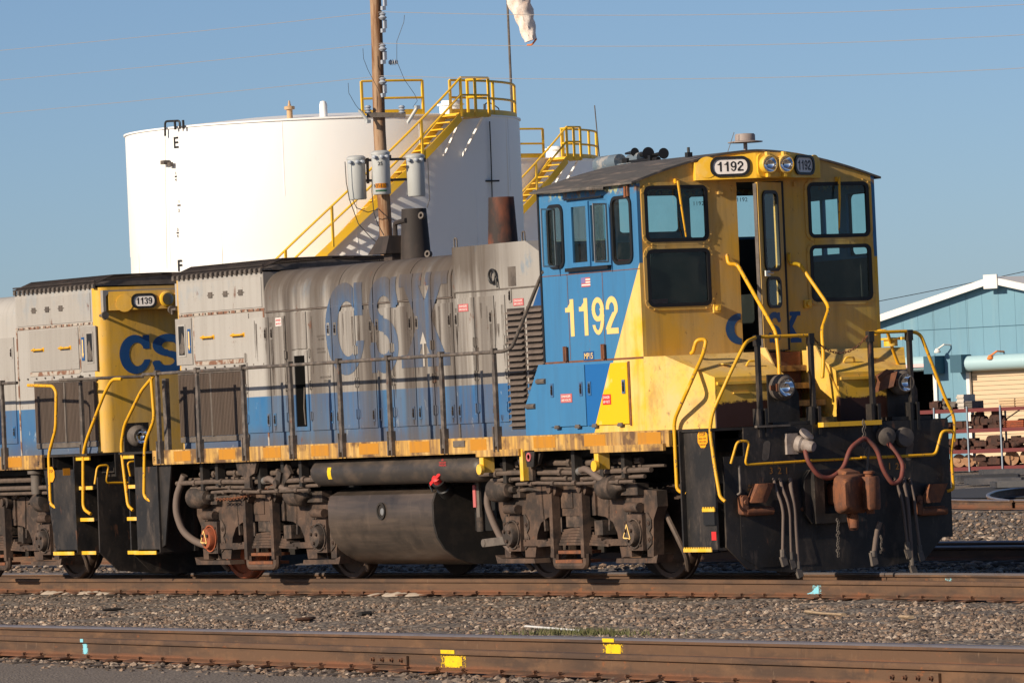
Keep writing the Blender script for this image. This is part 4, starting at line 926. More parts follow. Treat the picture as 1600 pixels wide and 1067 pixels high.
def sign(parent, o, ex, w, h, mat, rows=2, off=(0,-1,0), tm='white'):
    o, ex, off = Vector(o), Vector(ex), Vector(off); s_ = MB(); s_.obox(o, ex*w/2, off*.002, (0,0,h/2)); b_ = s_.build('warning_label', mat, parent)
    for k in range(rows):
        lettering('DANGER' if k == 0 else '600 VOLTS', o+off*.004+Vector((0,0,h*(.22-.44*k) if rows == 2 else 0)), ex, (0,0,1), h*.26, w*.8, .01).build('lettering', M[tm], b_, recalc=False)
    return b_

# ------------------------------------------------------------------ Blomberg type truck
def truck(root, cx, yoff=0., yaw=0., sides=(-1,1)):
    """truck centred at cx; every part a child of the locomotive"""
    rot = Matrix.Rotation(yaw, 3, 'Z')
    def out(m_, name, mat, par=root):
        for i, p in enumerate(m_.v): m_.v[i] = rot @ p + Vector((cx, yoff, 0))
        return m_.build(name, mat, par)
    J = 1.3715
    half = [(J+.30,.26),(J+.17,.26),(J+.17,.735),(J-.17,.735),(J-.17,.26),(J-.40,.26),(J-.47,.52),(J-.56,.64),(J-.72,.70),(J-.9,.715)]
    topc = [(J-.85,1.09),(J-.60,1.085),(J-.40,1.03),(J-.15,.99),(J+.18,.985),(J+.42,.97),(J+.43,.80),(J+.33,.66)]
    poly = [(-x,z) for x,z in half[::-1]]
    poly = [(-x,z) for x,z in half]            # left half, outer leg inward
    left = poly; right = half[::-1]
    full = left+right+topc[::-1]+[(-x,z) for x,z in topc]
    for s in sides:
        y0, y1 = (s*1.16, s*1.03)
        m_ = MB(); m_.prismY(full, min(y0,y1), max(y0,y1))
        # flanges and ribs of the casting
        for sx_ in (-1,1):
            m_.box(sx_*(J-.9)-.02, sx_*(J-.9)+.02, min(y0,s*1.19), max(y0,s*1.19), .72, 1.085)
        m_.prismY([(-.55,1.06),(.55,1.06),(.62,1.12),(.35,1.145),(-.35,1.145),(-.62,1.12)], min(s*.98,s*1.2), max(s*.98,s*1.2))
        fr = out(m_, 'side_frame', M['truck'])
        m_ = MB(); m_.prismY([(-J-.42,.195),(-J+.46,.195),(-J+.44,.245),(-J-.30,.245),(-J-.46,.285)], min(s*1.0,s*1.2), max(s*1.0,s*1.2)); out(m_, 'pedestal_tie_bar', M['truck'])
        m_ = MB(); m_.prismY([(J+.42,.195),(J-.46,.195),(J-.44,.245),(J+.30,.245),(J+.46,.285)], min(s*1.0,s*1.2), max(s*1.0,s*1.2)); out(m_, 'pedestal_tie_bar', M['truck'])
        for jx in (-J, J):
            m_ = MB(); m_.box(jx-.165,jx+.165,min(s*1.0,s*1.21),max(s*1.0,s*1.21),.33,.72); m_.box(jx-.13,jx+.13,min(s*1.0,s*1.17),max(s*1.0,s*1.17),.69,.80)
            m_.tube([(jx-.14,s*1.21,.80),(jx+.14,s*1.21,.795)], .055, 10)
            jb = out(m_, 'journal_box', M['truck'])
            red = root.get('_redjournal') and abs(cx+jx-root['_redjournal']) < .2
            m_ = MB(); m_.lathe([(0,.165),(.02,.165),(.02,.15),(-.01,.145),(-.01,.135),(.05,.13),(.075,.12),(.08,.03)], (jx,s*1.21,.515), (0,s,0), 24)
            cp = out(m_, 'bearing_cap', M['rustred'] if red else M['truck2'], jb)
            if s < 0 and root.get('_paint') and any(abs(cx+jx-q_) < .2 for q_ in root['_paint']):
                m_ = MB(); T_ = [(jx-.03+.085*math.cos(a), s*1.296, .515+.10*math.sin(a)) for a in (1.5,3.6,5.7)]
                for k in range(3): m_.bar(T_[k], T_[(k+1)%3], .014, .004, (0,1,0))
                out(m_, 'painted_triangle', M['numy'], jb)
            m_ = MB()
            for k in range(3):
                a = 2*math.pi*k/3+.5; m_.lathe([(0,.022),(.02,.02),(.022,.008)], (jx+.07*math.cos(a),s*1.292,.515+.07*math.sin(a)), (0,s,0), 6)
            for k in range(4):
                a = math.pi/4+math.pi/2*k; m_.lathe([(0,.018),(.016,.015)], (jx+.145*math.cos(a)*1.2,s*1.21,.515+.145*math.sin(a)*1.25), (0,s,0), 6)
            out(m_, 'bolt', M['steel'], jb)['kind'] = 'stuff'
            for sg in (-1,1):      # wear plates beside the box
                m_ = MB(); x0 = jx+sg*.19; pts = [(x0,.34),(x0+sg*.10,.40),(x0+sg*.11,.48),(x0+sg*.06,.53),(x0+sg*.11,.58),(x0+sg*.11,.66),(x0+sg*.03,.74),(x0,.74)]
                m_.prismY(pts, min(s*1.16,s*1.175), max(s*1.16,s*1.175)); out(m_, 'wear_plate', M['truck2'], fr)
                m_ = MB()
                for zz in (.445,.625): m_.lathe([(0,.026),(.012,.026),(.012,.012),(.02,.012)], (x0+sg*.06,s*1.175,zz), (0,s,0), 10)
                out(m_, 'bolt', M['steel'], fr)['kind'] = 'stuff'
        # brake cylinders
        for sg in (-1,1):
            x0 = sg*(J-.05); m_ = MB(); m_.lathe([(0,.10),(.01,.135),(.22,.138),(.24,.12),(.26,.12),(.30,.09),(.36,.085),(.37,.04),(.46,.035)] if sg < 0 else [(0,.09),(.03,.13),(.26,.138),(.30,.13),(.31,.10),(.36,.05),(.46,.03)], (x0-sg*.30*(-1 if sg > 0 else 1)*0-(.32 if sg < 0 else .50), s*1.27, 1.02), (1,0,0), 20)
            m_.box(x0-.2,x0+.2,min(s*1.1,s*1.24),max(s*1.1,s*1.24),.93,1.06); out(m_, 'brake_cylinder', M['truck2'])
            m_ = MB(); m_.tube([(x0-sg*.05,s*1.24,1.0),(x0-sg*.35,s*1.2,1.02),(x0-sg*.62,s*1.1,.98)], .022, 8); m_.bar((x0-sg*.55,s*1.14,1.15),(x0-sg*.60,s*1.14,.55),.04,.03); out(m_, 'brake_lever', M['truck2'])
            m_ = MB(); m_.bar((x0-sg*.58,s*1.0,.62),(x0-sg*.52,s*1.0,.25),.09,.06); m_.bar((x0-sg*.47,s*.80,.75),(x0-sg*.50,s*.80,.28),.09,.14); out(m_, 'brake_shoe', M['truck2'])
            m_ = MB(); m_.bar((x0-sg*.62,s*1.17,.42),(x0-sg*.15,s*1.17,.42),.05,.07); m_.lathe([(-.03,.035),(.03,.035)], (x0-sg*.64,s*1.17,.42), (1,0,0), 8); out(m_, 'brake_rod', M['truck'])
        # swing hanger loop with leaf spring
        m_ = MB()
        for sg in (-1,1): m_.box(sg*.34-.035,sg*.34+.035,min(s*1.19,s*1.29),max(s*1.19,s*1.29),.26,1.04)
        m_.tube([(-.34,s*1.24,.30),(-.34,s*1.24,.17),(.34,s*1.24,.17),(.34,s*1.24,.30)], .045, 8, .08); out(m_, 'spring_hanger', M['truck'])
        for sg in (-1,1):
            m_ = MB(); m_.lathe([(-.12,.085),(.04,.085),(.05,.05),(.09,.05)], (sg*.34,s*1.22,1.02), (0,s,0), 16); m_.box(sg*.34-.09,sg*.34+.09,min(s*1.05,s*1.3),max(s*1.05,s*1.3),1.09,1.115); out(m_, 'hanger_pin', M['truck'])
        m_ = MB(); m_.box(-.30,.30,min(s*1.05,s*1.28),max(s*1.05,s*1.28),.20,.235); m_.box(-.28,.28,min(s*1.02,s*1.25),max(s*1.02,s*1.25),.30,.335); out(m_, 'spring_plank', M['rust'])
        for k in range(6):
            L = .80-.10*k; m_ = MB(); z = .395+.032*k; w0 = s*(1.22-.012*k); m_.loft([[(x,min(w0,w0-s*.14),z+(x/L)**2*-.02),(x,max(w0,w0-s*.14),z+(x/L)**2*-.02),(x,max(w0,w0-s*.14),z+.028+(x/L)**2*-.02),(x,min(w0,w0-s*.14),z+.028+(x/L)**2*-.02)] for x in (-L,-L/2,0,L/2,L)]); out(m_, 'spring_leaf', M['truck'])
        m_ = MB(); m_.box(-.25,.25,min(s*.8,s*1.15),max(s*.8,s*1.15),.59,.80); m_.box(.42,.60,min(s*1.0,s*1.17),max(s*1.0,s*1.17),.50,.66); m_.box(-.55,-.40,min(s*1.0,s*1.12),max(s*1.0,s*1.12),.48,.72); out(m_, 'bolster_end', M['truck2'])
        m_ = MB(); m_.box(-.42,-.05,min(s*1.16,s*1.172),max(s*1.16,s*1.172),.80,.98); out(m_, 'cast_plate', M['truck'], fr)
        # sand pipe at each end
        for sg in (-1,1):
            m_ = MB(); m_.tube([(sg*(J+.30),s*1.0,.75),(sg*(J+.50),s*.95,.42),(sg*(J+.48),s*.85,.24),(sg*(J+.36),s*.78,.10)], .03, 8, .1); out(m_, 'sand_pipe', M['pipe'])
    for jx in (-J,J):
        m_ = MB(); m_.tube([(jx,-1.05,.508),(jx,1.05,.508)], .085, 14); m_.box(jx-.3 if jx < 0 else jx-.75, jx+.75 if jx < 0 else jx+.3, -.45,.45,.28,.85); out(m_, 'axle', M['under'])
        for s in (-1,1):
            m_ = MB(); m_.lathe([(-.045,.12),(-.045,.508),(.035,.503),(.05,.49),(.05,.44),(.02,.43),(.005,.28),(.04,.2),(.07,.15),(.07,.05)], (jx,s*.735,.0+.503), (0,s,0), 40)
            m_.lathe([(-.075,.2),(-.075,.53),(-.045,.53),(-.045,.2)], (jx,s*.735,.503), (0,s,0), 40); red = root.get('_redjournal') and abs(cx+jx-root['_redjournal']) < .2 and s < 0
            out(m_, 'wheel', M['rustred'] if red else M['steel'])
    m_ = MB(); m_.box(-.45,.45,-1.0,1.0,.55,1.0); m_.box(-1.5,1.5,-.62,.62,.80,1.05); out(m_, 'bolster', M['under'])

# ------------------------------------------------------------------ end of the hood, walkway and steps (shared by both locomotives)
ZT = 3.72; X0, X1 = -10.0, -7.57
def radiator_end(root):
    m_ = MB(); rc = .16; n = 5; sec = []
    prof = []
    for k in range(n+1): a = math.pi/2*k/n; prof.append((X0+rc-rc*math.sin(a), YH+rc-rc*math.cos(a)))       # rounded corner columns in plan
    plan = [(X1,YH)]+prof+[(x,-y) for x,y in prof[::-1]]+[(X1,-YH)]
    m_.prismZ(plan, 1.615, ZT); hb = m_.build('radiator_hood', M['hood'], root); hb.data.materials.append(M['front'])
    for p in hb.data.polygons:
        c = p.center
        xx = c.x if not XF else XF(Vector((c.x,0,0))).x
        if xx < X0+rc-.01 and abs(p.normal.z) < .5: p.material_index = 1
    y = YH-.002
    def pan(name, x0, x1, z0, z1, t=.012, mat='hood', par=hb):
        m = MB(); m.box(x0,x1,y-t,y+.004,z0,z1); return m.build(name, M[mat], par)
    pan('access_panel', X0+.20, X1-.05, 3.30, 3.66, .008)
    a = pan('access_panel', -9.42, -7.98, 2.70, 3.235); b = pan('access_panel', -9.93, -9.50, 2.66, 3.235)
    place(handle_me, 'door_handle', a, (-9.05,y-.012,2.98)); place(handle_me, 'door_handle', a, (-8.25,y-.012,2.98))
    m = MB(); m.ringplate([(-9.86+.20*i,y-.013,3.16-.40*j) for i,j in ((0,0),(1,0),(1,1),(0,1))], [(-9.84+.16*i,y-.013,3.14-.36*j) for i,j in ((0,0),(1,0),(1,1),(0,1))], (0,-.008,0)); m.build('sight_frame', M['hood'], b)
    m = MB(); m.box(-9.845,-9.675,y-.0145,y-.012,2.775,3.145); sg = m.build('sight_glass', M['blk'], b)
    m = MB(); m.lathe([(0,.075),(.012,.07)], (-9.76,y-.014,2.86), (0,-1,0), 16); m.add([(-9.83,y-.018,2.8),(-9.70,y-.018,2.8),(-9.69,y-.018,2.98),(-9.75,y-.018,3.06)], [(0,1,2,3)]); m.build('gauge_face', M['grime'], b)
    m = MB(); m.box(-9.60,-9.52,y-.018,y-.011,2.80,3.10); ar = m.build('arrow_plate', M['csx'], b)
    m = MB(); m.box(-9.575,-9.545,y-.022,y-.0185,2.88,3.07); m.add([(-9.59,y-.021,2.89),(-9.53,y-.021,2.89),(-9.56,y-.021,2.83)], [(0,1,2)]); m.build('arrow', M['numy'], ar)
    # seam of rusty bolts and bolt heads
    m = MB(); m.box(X0+.16,X1,y-.006,y+.004,3.252,3.285); m.box(-9.46,-9.43,y-.005,y+.004,2.66,3.25); m.box(X1-.04,X1-.005,y-.006,y+.003,1.62,3.25); m.box(-9.42,-7.95,y-.006,y+.004,2.64,2.69); m.build('rusty_seam', simple('rusty_seam',(.20,.10,.065),.85,0,[((.42,.38,.33),(9,9,9),.45,.55,.9)]), hb)
    for i in range(14): place(bolt_me, 'bolt', hb, (X0+.25+.16*i, y-.006, 3.27))
    for i in range(9): place(bolt_me, 'bolt', hb, (X0+.3+.26*i, y-.006, 2.61))
    for i,xx in enumerate((-8.95,-8.55,-8.15)):
        m = MB(); m.box(xx-.05,xx+.05,y-.02,y-.006,3.46,3.53); m.box(xx-.09,xx+.09,y-.013,y-.006,3.488,3.50); m.build('clip', M['grime'], hb)
    # shutters: thin vertical slats, too narrow to pick apart
    m = MB(); n = 46; xa, xb = X0+.12, -8.10
    for i in range(n):
        x = xa+(xb-xa)*(i+.5)/n; w = (xb-xa)/n*.36
        m.prismZ([(x-w,y+.0),(x+w,y+.0),(x+w*.35,y-.035),(x-w*.35,y-.035)], 1.77, 2.535)
    s_ = m.build('shutter', M['shutter'], hb); s_['kind'] = 'stuff'
    m = MB(); m.box(xa-.02,xb+.02,y-.02,y-.001,1.70,1.765); m.box(xa-.02,xb+.02,y-.02,y-.001,2.54,2.575); m.box(-9.02,-8.98,y-.038,y-.001,1.767,2.537); m.build('shutter_frame', M['grime'], hb)
    # teeth along the eave and the guard mesh on the roof
    m = MB()
    for i in range(19):
        x = X0+.08+(X1-X0-.12)*i/18; m.prismX([(YH-.002,3.71),(YH-.03,3.71),(YH-.03,3.76),(YH-.002,3.78)], x-.028, x+.028)
    k_ = m.build('eave_bracket', M['grime'], hb); k_['kind'] = 'stuff'
    m = MB(); m.prismX([(YH-.0,ZT+.02),(YH+.25,ZT+.09),(0,ZT+.13),(-YH-.25,ZT+.09),(-YH,ZT+.02)], X0+.06, X1-.01); m.build('radiator_roof', M['grime'], hb)
    m = MB(); 
    for yy in (-.97,-.80,-.6,-.3,0,.3,.6,.8,.97):
        zz = ZT+.055+.10*min(1,(.97-abs(yy))/.3); m.tube([(X0+.04,yy,zz),(X1+.02,yy,zz)], .010, 5)
    for i in range(40):
        x = X0+.04+(X1-X0-.02)*i/39; m.tube([(x,-.97,ZT+.05),(x,-.70,ZT+.155),(x,0,ZT+.165),(x,.70,ZT+.155),(x,.97,ZT+.05)], .008, 4)
    for yy in (-.97,.97): m.tube([(X0+.04,yy,ZT+.085),(X1+.02,yy,ZT+.085)], .010, 5)
    k_ = m.build('roof_guard', M['soot'], hb); k_['kind'] = 'stuff'
    # end face: number board housing, headlight, grab iron
    m = MB(); hp = [(X0+.02,-.84),(X0-.04,-.82),(X0-.24,-.20),(X0-.24,.20),(X0-.04,.82),(X0+.02,.84)]
    m.prismZ(hp, 3.42, 3.66); hs = m.build('number_board_housing', M['front'], hb)
    m = MB(); m.prismX([(-.80,3.66),(-.86,3.60),(-.86,3.42),(-.90,3.40),(-.90,3.68),(.90,3.68),(.90,3.40),(.86,3.42),(.86,3.60),(.80,3.66)], X0-.04, X0+.03); m.build('end_trim', M['hood'], hb)
    for s in (-1,1):
        m = MB(); m.lathe([(0,.10),(.04,.10),(.05,.08),(.02,.075)], (X0-.24,s*.10,3.54), (-1,0,0), 20); m.build('headlight', M['yel'], hs)
        m = MB(); m.lathe([(.055,.075),(.03,.05),(.025,.01)], (X0-.24,s*.10,3.54), (-1,0,0), 20); m.build('lens', M['chrome'], hs)
    m = MB(); m.tube([(X0+.02,-.92,3.36),(X0-.10,-.92,3.36),(X0-.10,-.92,3.30)], .02, 8); m.lathe([(0,.05),(.03,.05)], (X0-.1,-.92,3.36), (-1,0,0), 12); m.build('marker_lamp', M['grime'], hb)
    return hb
def walkway(root, xa, xb, xr0, xr1):
    m_ = MB(); m_.box(xa, xb, -1.50, 1.50, 1.585, 1.612); m_.build('walkway', M['under'], root)
    for s in (-1,1):
        m_ = MB(); m_.box(xr0, xr1, min(s*1.485,s*1.525), max(s*1.485,s*1.525), 1.452, 1.618); m_.box(xr0, xr1, min(s*1.40,s*1.52), max(s*1.40,s*1.52), 1.440, 1.450); sl__ = m_.build('side_sill', M['sill'], root)
        if s < 0: near = sl__
    m_ = MB(); m_.box(xa+.05, xb-.05, -.55, .55, 1.02, 1.58); m_.box(xa+.05, xb-.1, -1.1, 1.1, 1.36, 1.58)
    m_.build('center_sill', M['under'], root)
    return near
def rear_steps(root):
    m_ = MB(); m_.box(-10.18,-9.60,-1.49,-1.465,.40,1.42); m_.box(-10.2,-10.18,-1.49,-1.05,.36,1.6); m_.box(-9.60,-9.58,-1.49,-1.05,.36,1.6)
    m_.prismY([(-9.6,.42),(-9.6,1.45),(-9.25,1.45),(-9.5,.45)], -1.46, -1.44); m_.box(-10.6,-9.5,-1.05,-1.0,.36,1.58); m_.build('step_well', M['black'], root)
    for z, x0_, x1_, y_ in ((.36,-10.2,-9.6,-1.53),(.36,-10.6,-10.2,-1.42),(.78,-10.58,-10.2,-1.42),(1.18,-10.58,-10.2,-1.42)):
        m_ = MB(); m_.box(x0_,x1_,y_,-1.06,z-.02,z); tr_ = m_.build('step_tread', M['black'], root)
        m_ = MB(); m_.box(x0_,x1_,y_-.012,y_-.001,z-.022,z+.022); m_.build('step_nosing', M['yel'], tr_)
    m_ = MB(); m_.box(-10.58,-10.2,-1.46,-1.44,1.53,1.61); m_.build('step_nosing', M['yel'], root)
def pilot(root, x, sx_, holes=True):
    m_ = MB(); h = [(-1.11,1.607),(-1.11,1.31),(-1.37,1.31),(-1.38,.36),(-1.13,.12),(-.6,.06)]; poly = h+[(-y,z) for y,z in h[::-1]]
    m_.prismX(poly, min(x,x-sx_*.03), max(x,x-sx_*.03)); p_ = m_.build('pilot', M['black'], root)
    m_ = MB(); m_.box(min(x-.02*sx_,x-.55*sx_),max(x-.02*sx_,x-.55*sx_),-1.1,1.1,1.50,1.58); m_.box(min(x-.05*sx_,x-.5*sx_),max(x-.05*sx_,x-.5*sx_),-.8,.8,.5,1.5); m_.build('end_beam', M['under'], root)
    return p_
def ypath(root, pts, r=.019, mat='rail_y', name='handrail', fil=.09):
    return MB().tube(pts, r, 10, fil).build(name, M[mat], root)
# ------------------------------------------------------------------ locomotive 1192
L = thing('switcher_locomotive', (-3.68,0,0), 'weathered blue, grey and yellow switcher locomotive numbered 1192 with its cab in front', 'locomotive')
L['_redjournal'] = -7.366-1.3715; L['_paint'] = [-7.366-1.3715, 1.3715]
near_sill = walkway(L, -10.6, 3.33, -9.62, 2.52)
for k,(u0,u1) in enumerate(((271,297),(341,367),(411,438),(486,513),(561,591),(640,671),(735,760),(834,868),(913,946),(997,1033))):
    m_ = MB(); m_.box(sX(u0),sX(u1),-1.5285,-1.524,1.475,1.60); m_.build('reflector', M['refl'], near_sill)
lettering('F', pY(241,718,-1.529), (1,0,0), (0,0,1), .07, None, .01).build('lettering', M['blk'], near_sill, recalc=False)
hb = radiator_end(L); rear_steps(L); pilot(L, -10.62, -1)
truck(L, 0, -.03, -.028); truck(L, -7.366, 0., .012); del L['_redjournal'], L['_paint']
# --- engine hood with rounded shoulders
XE0, XE1 = X1, -2.94
def shoulder(s, off=0.):       # arc length s above z = 3.24 -> (y,z) on the near side of the hood
    r_ = .30; z0 = 3.24
    if s < .18: return YH-off, z0+s
    a = (s-.18)/r_
    if a < math.pi/2: return YH+r_-(r_+off)*math.cos(a), z0+.18+(r_+off)*math.sin(a)
    return YH+r_+(s-.18-r_*math.pi/2), z0+.18+r_+off
sec = [(YH,1.615),(YH,3.24)]+[shoulder(.18+.30*math.pi/2*k/8) for k in range(9)]
sec = sec+[(0,3.755)]+[(-y,z) for y,z in sec[::-1]]
m_ = MB(); m_.prismX(sec, XE0, XE1); eh = m_.build('engine_hood', M['hood'], L)
# shoulder panels, each a separate sheet lying on the hood shoulder
sp_u = [415,531,584,641,698]; sxs = [hX(u,470) for u in sp_u]; sxs[0] = XE0+.02; sxs[-1] = XE1-.03
for x0, x1 in zip(sxs, sxs[1:]):
    m_ = MB(); A = [shoulder(s_, .012) for s_ in [0,.09,.18]+[.18+.30*math.pi/2*k/8 for k in range(1,9)]+[.9]]; B = [shoulder(s_, .001) for s_ in [0,.09,.18]+[.18+.30*math.pi/2*k/8 for k in range(1,9)]+[.9]]
    m_.prismX(A+B[::-1], x0+.008, x1-.008); m_.build('shoulder_panel', M['hood'], eh)
M['run'] = N('grime_run'); M['run'].fin((.055,.038,.028), .8); M['run'].lk(M['run'].ramp(M['run'].noise((30,.3,3), 6, .75, 3), .38, .70, .0, .8), M['run'].p.inputs['Alpha']); M['run'] = M['run'].m
# doors
DOORF = YH-.016
seams = [386,425,451,486,524,560,590,617,652,681,714,747.5,779,796]
dx = [hX(u,600) for u in seams]
door_list = [(0,1,3.17),(1,2,3.17),(3,4,3.19),(4,5,3.17),(5,6,3.17),(6,7,3.17),(7,8,3.17),(8,9,3.17),(9,10,3.17),(10,11,3.21),(11,12,3.21),(12,13,3.21)]
for k,(i,j,zt_) in enumerate(door_list):
    x0, x1 = dx[i]+.011, dx[j]-.011; m_ = MB(); m_.box(x0,x1,DOORF,YH+.002,1.78,zt_); d_ = m_.build('hood_door', M['hood'], eh)
    lx = (x0+.07) if k % 2 else (x1-.07); hx_ = x1-.015 if k % 2 else x0+.015
    if k not in (11,):
        place(latch_me, 'latch', d_, (lx,DOORF,2.97)); place(latch_me, 'latch', d_, (lx,DOORF,1.93))
    for z in (2.70,2.32,1.95): place(hinge_me, 'hinge', d_, (hx_,DOORF,z))
    for (gx,gz) in ((lx,2.89),(lx,1.86),(hx_+(-.02 if k % 2 else .02),2.64),(x0+(x1-x0)*rnd.random(),3.14),(x0+(x1-x0)*rnd.random(),3.10)):
        ln = rnd.uniform(.15,.75) if gz > 2 else .07; w_ = rnd.uniform(.012,.035); m_ = MB(); m_.add([(gx-w_,DOORF-.0012,gz),(gx+w_,DOORF-.0012,gz),(gx+w_*.9,DOORF-.0012,gz-ln*.5),(gx+w_*.25,DOORF-.0012,gz-ln),(gx-w_*.25,DOORF-.0012,gz-ln),(gx-w_*.9,DOORF-.0012,gz-ln*.5)], [(0,1,2,3,4,5)]); m_.build('grime_run', M['run'], d_, recalc=False)
# opening between the doors, its dark inside painted as a flat black plate
m_ = MB(); xo0, xo1 = hX(459,600), hX(483,600)
m_.box(xo0,xo1,DOORF,YH+.002,2.76,3.2); m_.build('hood_panel', M['hood'], eh)
m_ = MB(); m_.ringplate([(xo0,DOORF,1.78),(xo1,DOORF,1.78),(xo1,DOORF,2.74),(xo0,DOORF,2.74)], [(xo0+.06,DOORF,1.83),(xo1-.06,DOORF,1.83),(xo1-.06,DOORF,2.68),(xo0+.06,DOORF,2.68)], (0,.016,0)); of_ = m_.build('opening_frame', M['hood'], eh)
m_ = MB(); m_.box(xo0+.05,xo1-.05,YH-.004,YH-.001,1.82,2.69); m_.build('opening_black', M['inside_black'], of_)
m_ = MB(); m_.tube([(xo1-.10,YH-.015,1.85),(xo1-.12,YH-.015,2.05),(xo1-.09,YH-.015,2.3)], .012, 6); m_.build('hose', M['grime'], of_)
# dark strip drawn for the seam and edge shadow below the shoulder
m_ = MB(); m_.prismX([(YH-.001,3.222),(YH-.018,3.224),(YH-.018,3.232),(YH-.001,3.238)], XE0+.02, XE1-.02); m_.build('edge_shadow_strip', M['louvre'], eh)
# logo letters
def hood_place(xl, zb):
    def f(x, y):
        z = zb+y
        if z <= 3.24: return Vector((xl+x, DOORF-.004, z))
        yy, zz = shoulder(z-3.24, .017); return Vector((xl+x, yy, zz))
    return f
for ch, u0, u1, v0, v1, uu in (('C',511,572,586,450,540),('S',578,626,583,441,600),('X',628,704,573,434,665)):
    xl, xr = hX(u0,520), hX(u1,520); zb = pY(uu,v0,YH).z; zt_ = pY(uu,v1,YH).z; arc = zt_-zb+(.06 if zt_ > 3.4 else 0)
    gp_ = [d-xl for d in dx if xl < d < xr] 
    csx_letter(ch, xr-xl, arc, hood_place(xl, zb), gp_).build('logo_letter', M['csxfade'], eh, recalc=False)
m_ = MB(); xa_ = hX(665,560); m_.box(xa_-.018,xa_+.018,DOORF-.008,DOORF-.0055,2.46,2.72); m_.add([(xa_-.075,DOORF-.0075,2.72),(xa_+.075,DOORF-.0075,2.72),(xa_,DOORF-.0075,2.86)], [(0,1,2)]); m_.build('painted_arrow', simple('arrow_cream',(.40,.37,.33),.6), eh, recalc=False)
sign(eh, pY(435,503,DOORF-.003), (1,0,0), .15, .10, M['nbw'], 2, tm='red')
for s_, u, v in (('ENGINE WATER',501,525),('FILL HERE',502,530),('ENGINE START',501,545),('SWITCH INSIDE',502,550),('FIRE EXTINGUISHER',509,589),('INSIDE',509,595)):
    lettering(s_, pY(u,v,DOORF-.003), (1,0,0), (0,0,1), .026, .0165*len(s_)).build('lettering', M['grime'], eh, recalc=False)
# --- tall equipment section behind the cab
m_ = MB(); poly = [(-2.94,1.615),(.0,1.615),(.0,3.62),(-.92,3.64),(-1.28,3.795),(-2.94,3.795)]
m_.prismY(poly, YH, -YH); th = m_.build('equipment_hood', M['hood'], L)
m_ = MB(); m_.box(-2.93,-.2,YH-.010,YH+.001,3.27,3.285); m_.box(-2.93,-2.90,YH-.012,YH+.001,1.62,3.28); m_.build('panel_seam', M['grime'], th)
for xx in (-2.88,-1.34):
    m_ = MB(); m_.tube([(xx-.03,YH+.02,3.78),(xx-.03,YH+.02,3.90),(xx+.03,YH+.02,3.90),(xx+.03,YH+.02,3.78)], .010, 6, .03); m_.build('lifting_loop', M['grime'], th)
m_ = MB(); p = pY(769,432,YH-.03); m_.tube([p+Vector((.075*math.cos(a),0,.075*math.sin(a))) for a in [6.2832*k/16 for k in range(17)]], .016, 6); m_.tube([p+Vector((.08,0,-.02)),p+Vector((.10,0,-.13))], .012, 6); m_.build('grab_ring', M['blk'], th)
for x0_, x1_, zt_, zb_ in ((hX(796,560),hX(823,560),3.02,1.72),(hX(826,560),hX(851,560)+.05,3.03,1.72)):
    m_ = MB(); m_.box(x0_,x1_,YH-.006,YH-.001,zb_-.03,zt_+.03); lf = m_.build('louvre_panel', M['soot'], th)
    n = 20; lm = MB(); w = x1_-x0_-.03; lm.prismX([(0,.012),(-.045,-.016),(-.045,-.024),(0,.0)], -w/2, w/2); lm = lm.mesh('louvre', M['louvre'])
    for k in range(n): place(lm, 'louvre', lf, ((x0_+x1_)/2, YH-.006, zb_+.03+(zt_-zb_-.04)*k/(n-1)))
m_ = MB(); m_.add([(hX(848,432),YH-.004,pY(848,432,YH).z),(hX(833,478),YH-.004,pY(833,478,YH).z),(hX(862,478),YH-.004,pY(862,478,YH).z),(hX(862,420),YH-.004,pY(862,420,YH).z)], [(0,1,2,3)]); m_.build('paint_patch', M['csx'], th, recalc=False)
sign(th, pY(724,481,DOORF-.004), (1,0,0), .22, .085, M['pink']); sign(th, pY(810,472,YH-.006), (1,0,0), .23, .08, M['pink'])
place(latch_me, 'latch', th, pY(797,462,YH-.004))
m_ = MB(); m_.box(hX(794,430),hX(806,430),YH-.004,YH-.001,3.30,3.52); m_.build('patch_plate', M['grime'], th)
# --- exhaust stacks
def stack(u, vt, vb, wt, wb, Y, mat, rings):
    b_ = pY(u, vb, Y); t_ = pY(u, vt, Y); sc = FL/(b_-CAM).length; H = t_.z-b_.z; rb, rt_ = wb/2/sc, wt/2/sc; o_ = Vector((b_.x,Y,b_.z-.15))
    m_ = MB(); m_.lathe([(0,rb*1.03),(.15,rb),(.15+H,rt_),(.15+H,rt_*.86),(.2,rb*.8)], o_, (0,0,1), 28); st = m_.build('exhaust_stack', M[mat], L)
    for (ru, rv) in rings:
        p = pY(ru, rv, Y-(rb*.7)); d = Vector((.35,-.9,.15)).normalized(); m_ = MB(); m_.lathe([(-.03,.042),(.02,.042),(.02,.022),(-.02,.02)], p, d, 14); m_.build('lifting_eye', M['grime'], st)
stack(650, 326, 404, 39, 48, 0., 'soot', [(659,337),(669,397)]); stack(786, 308, 378, 40, 47, 0., 'stackr', [])
m_ = MB(); b0 = pY(618,404,-.15); sc = FL/(b0-CAM).length
m_.loft([[(b0.x-.32,-.35,b0.z+.06),(b0.x+.12,-.35,b0.z+.06),(b0.x+.12,.05,b0.z+.06),(b0.x-.32,.05,b0.z+.06)],[(b0.x-.15,-.28,b0.z+.27),(b0.x+.1,-.28,b0.z+.27),(b0.x+.1,0,b0.z+.27),(b0.x-.15,0,b0.z+.27)]]); m_.tube([(b0.x+.02,-.15,b0.z+.2),(b0.x+.02,-.15,b0.z+.42),(b0.x+.3,-.15,b0.z+.44)], .03, 8, .05); m_.box(b0.x-.1,b0.x+.1,-.25,-.05,b0.z-.15,b0.z+.1); m_.build('silencer_box', M['soot'], L)
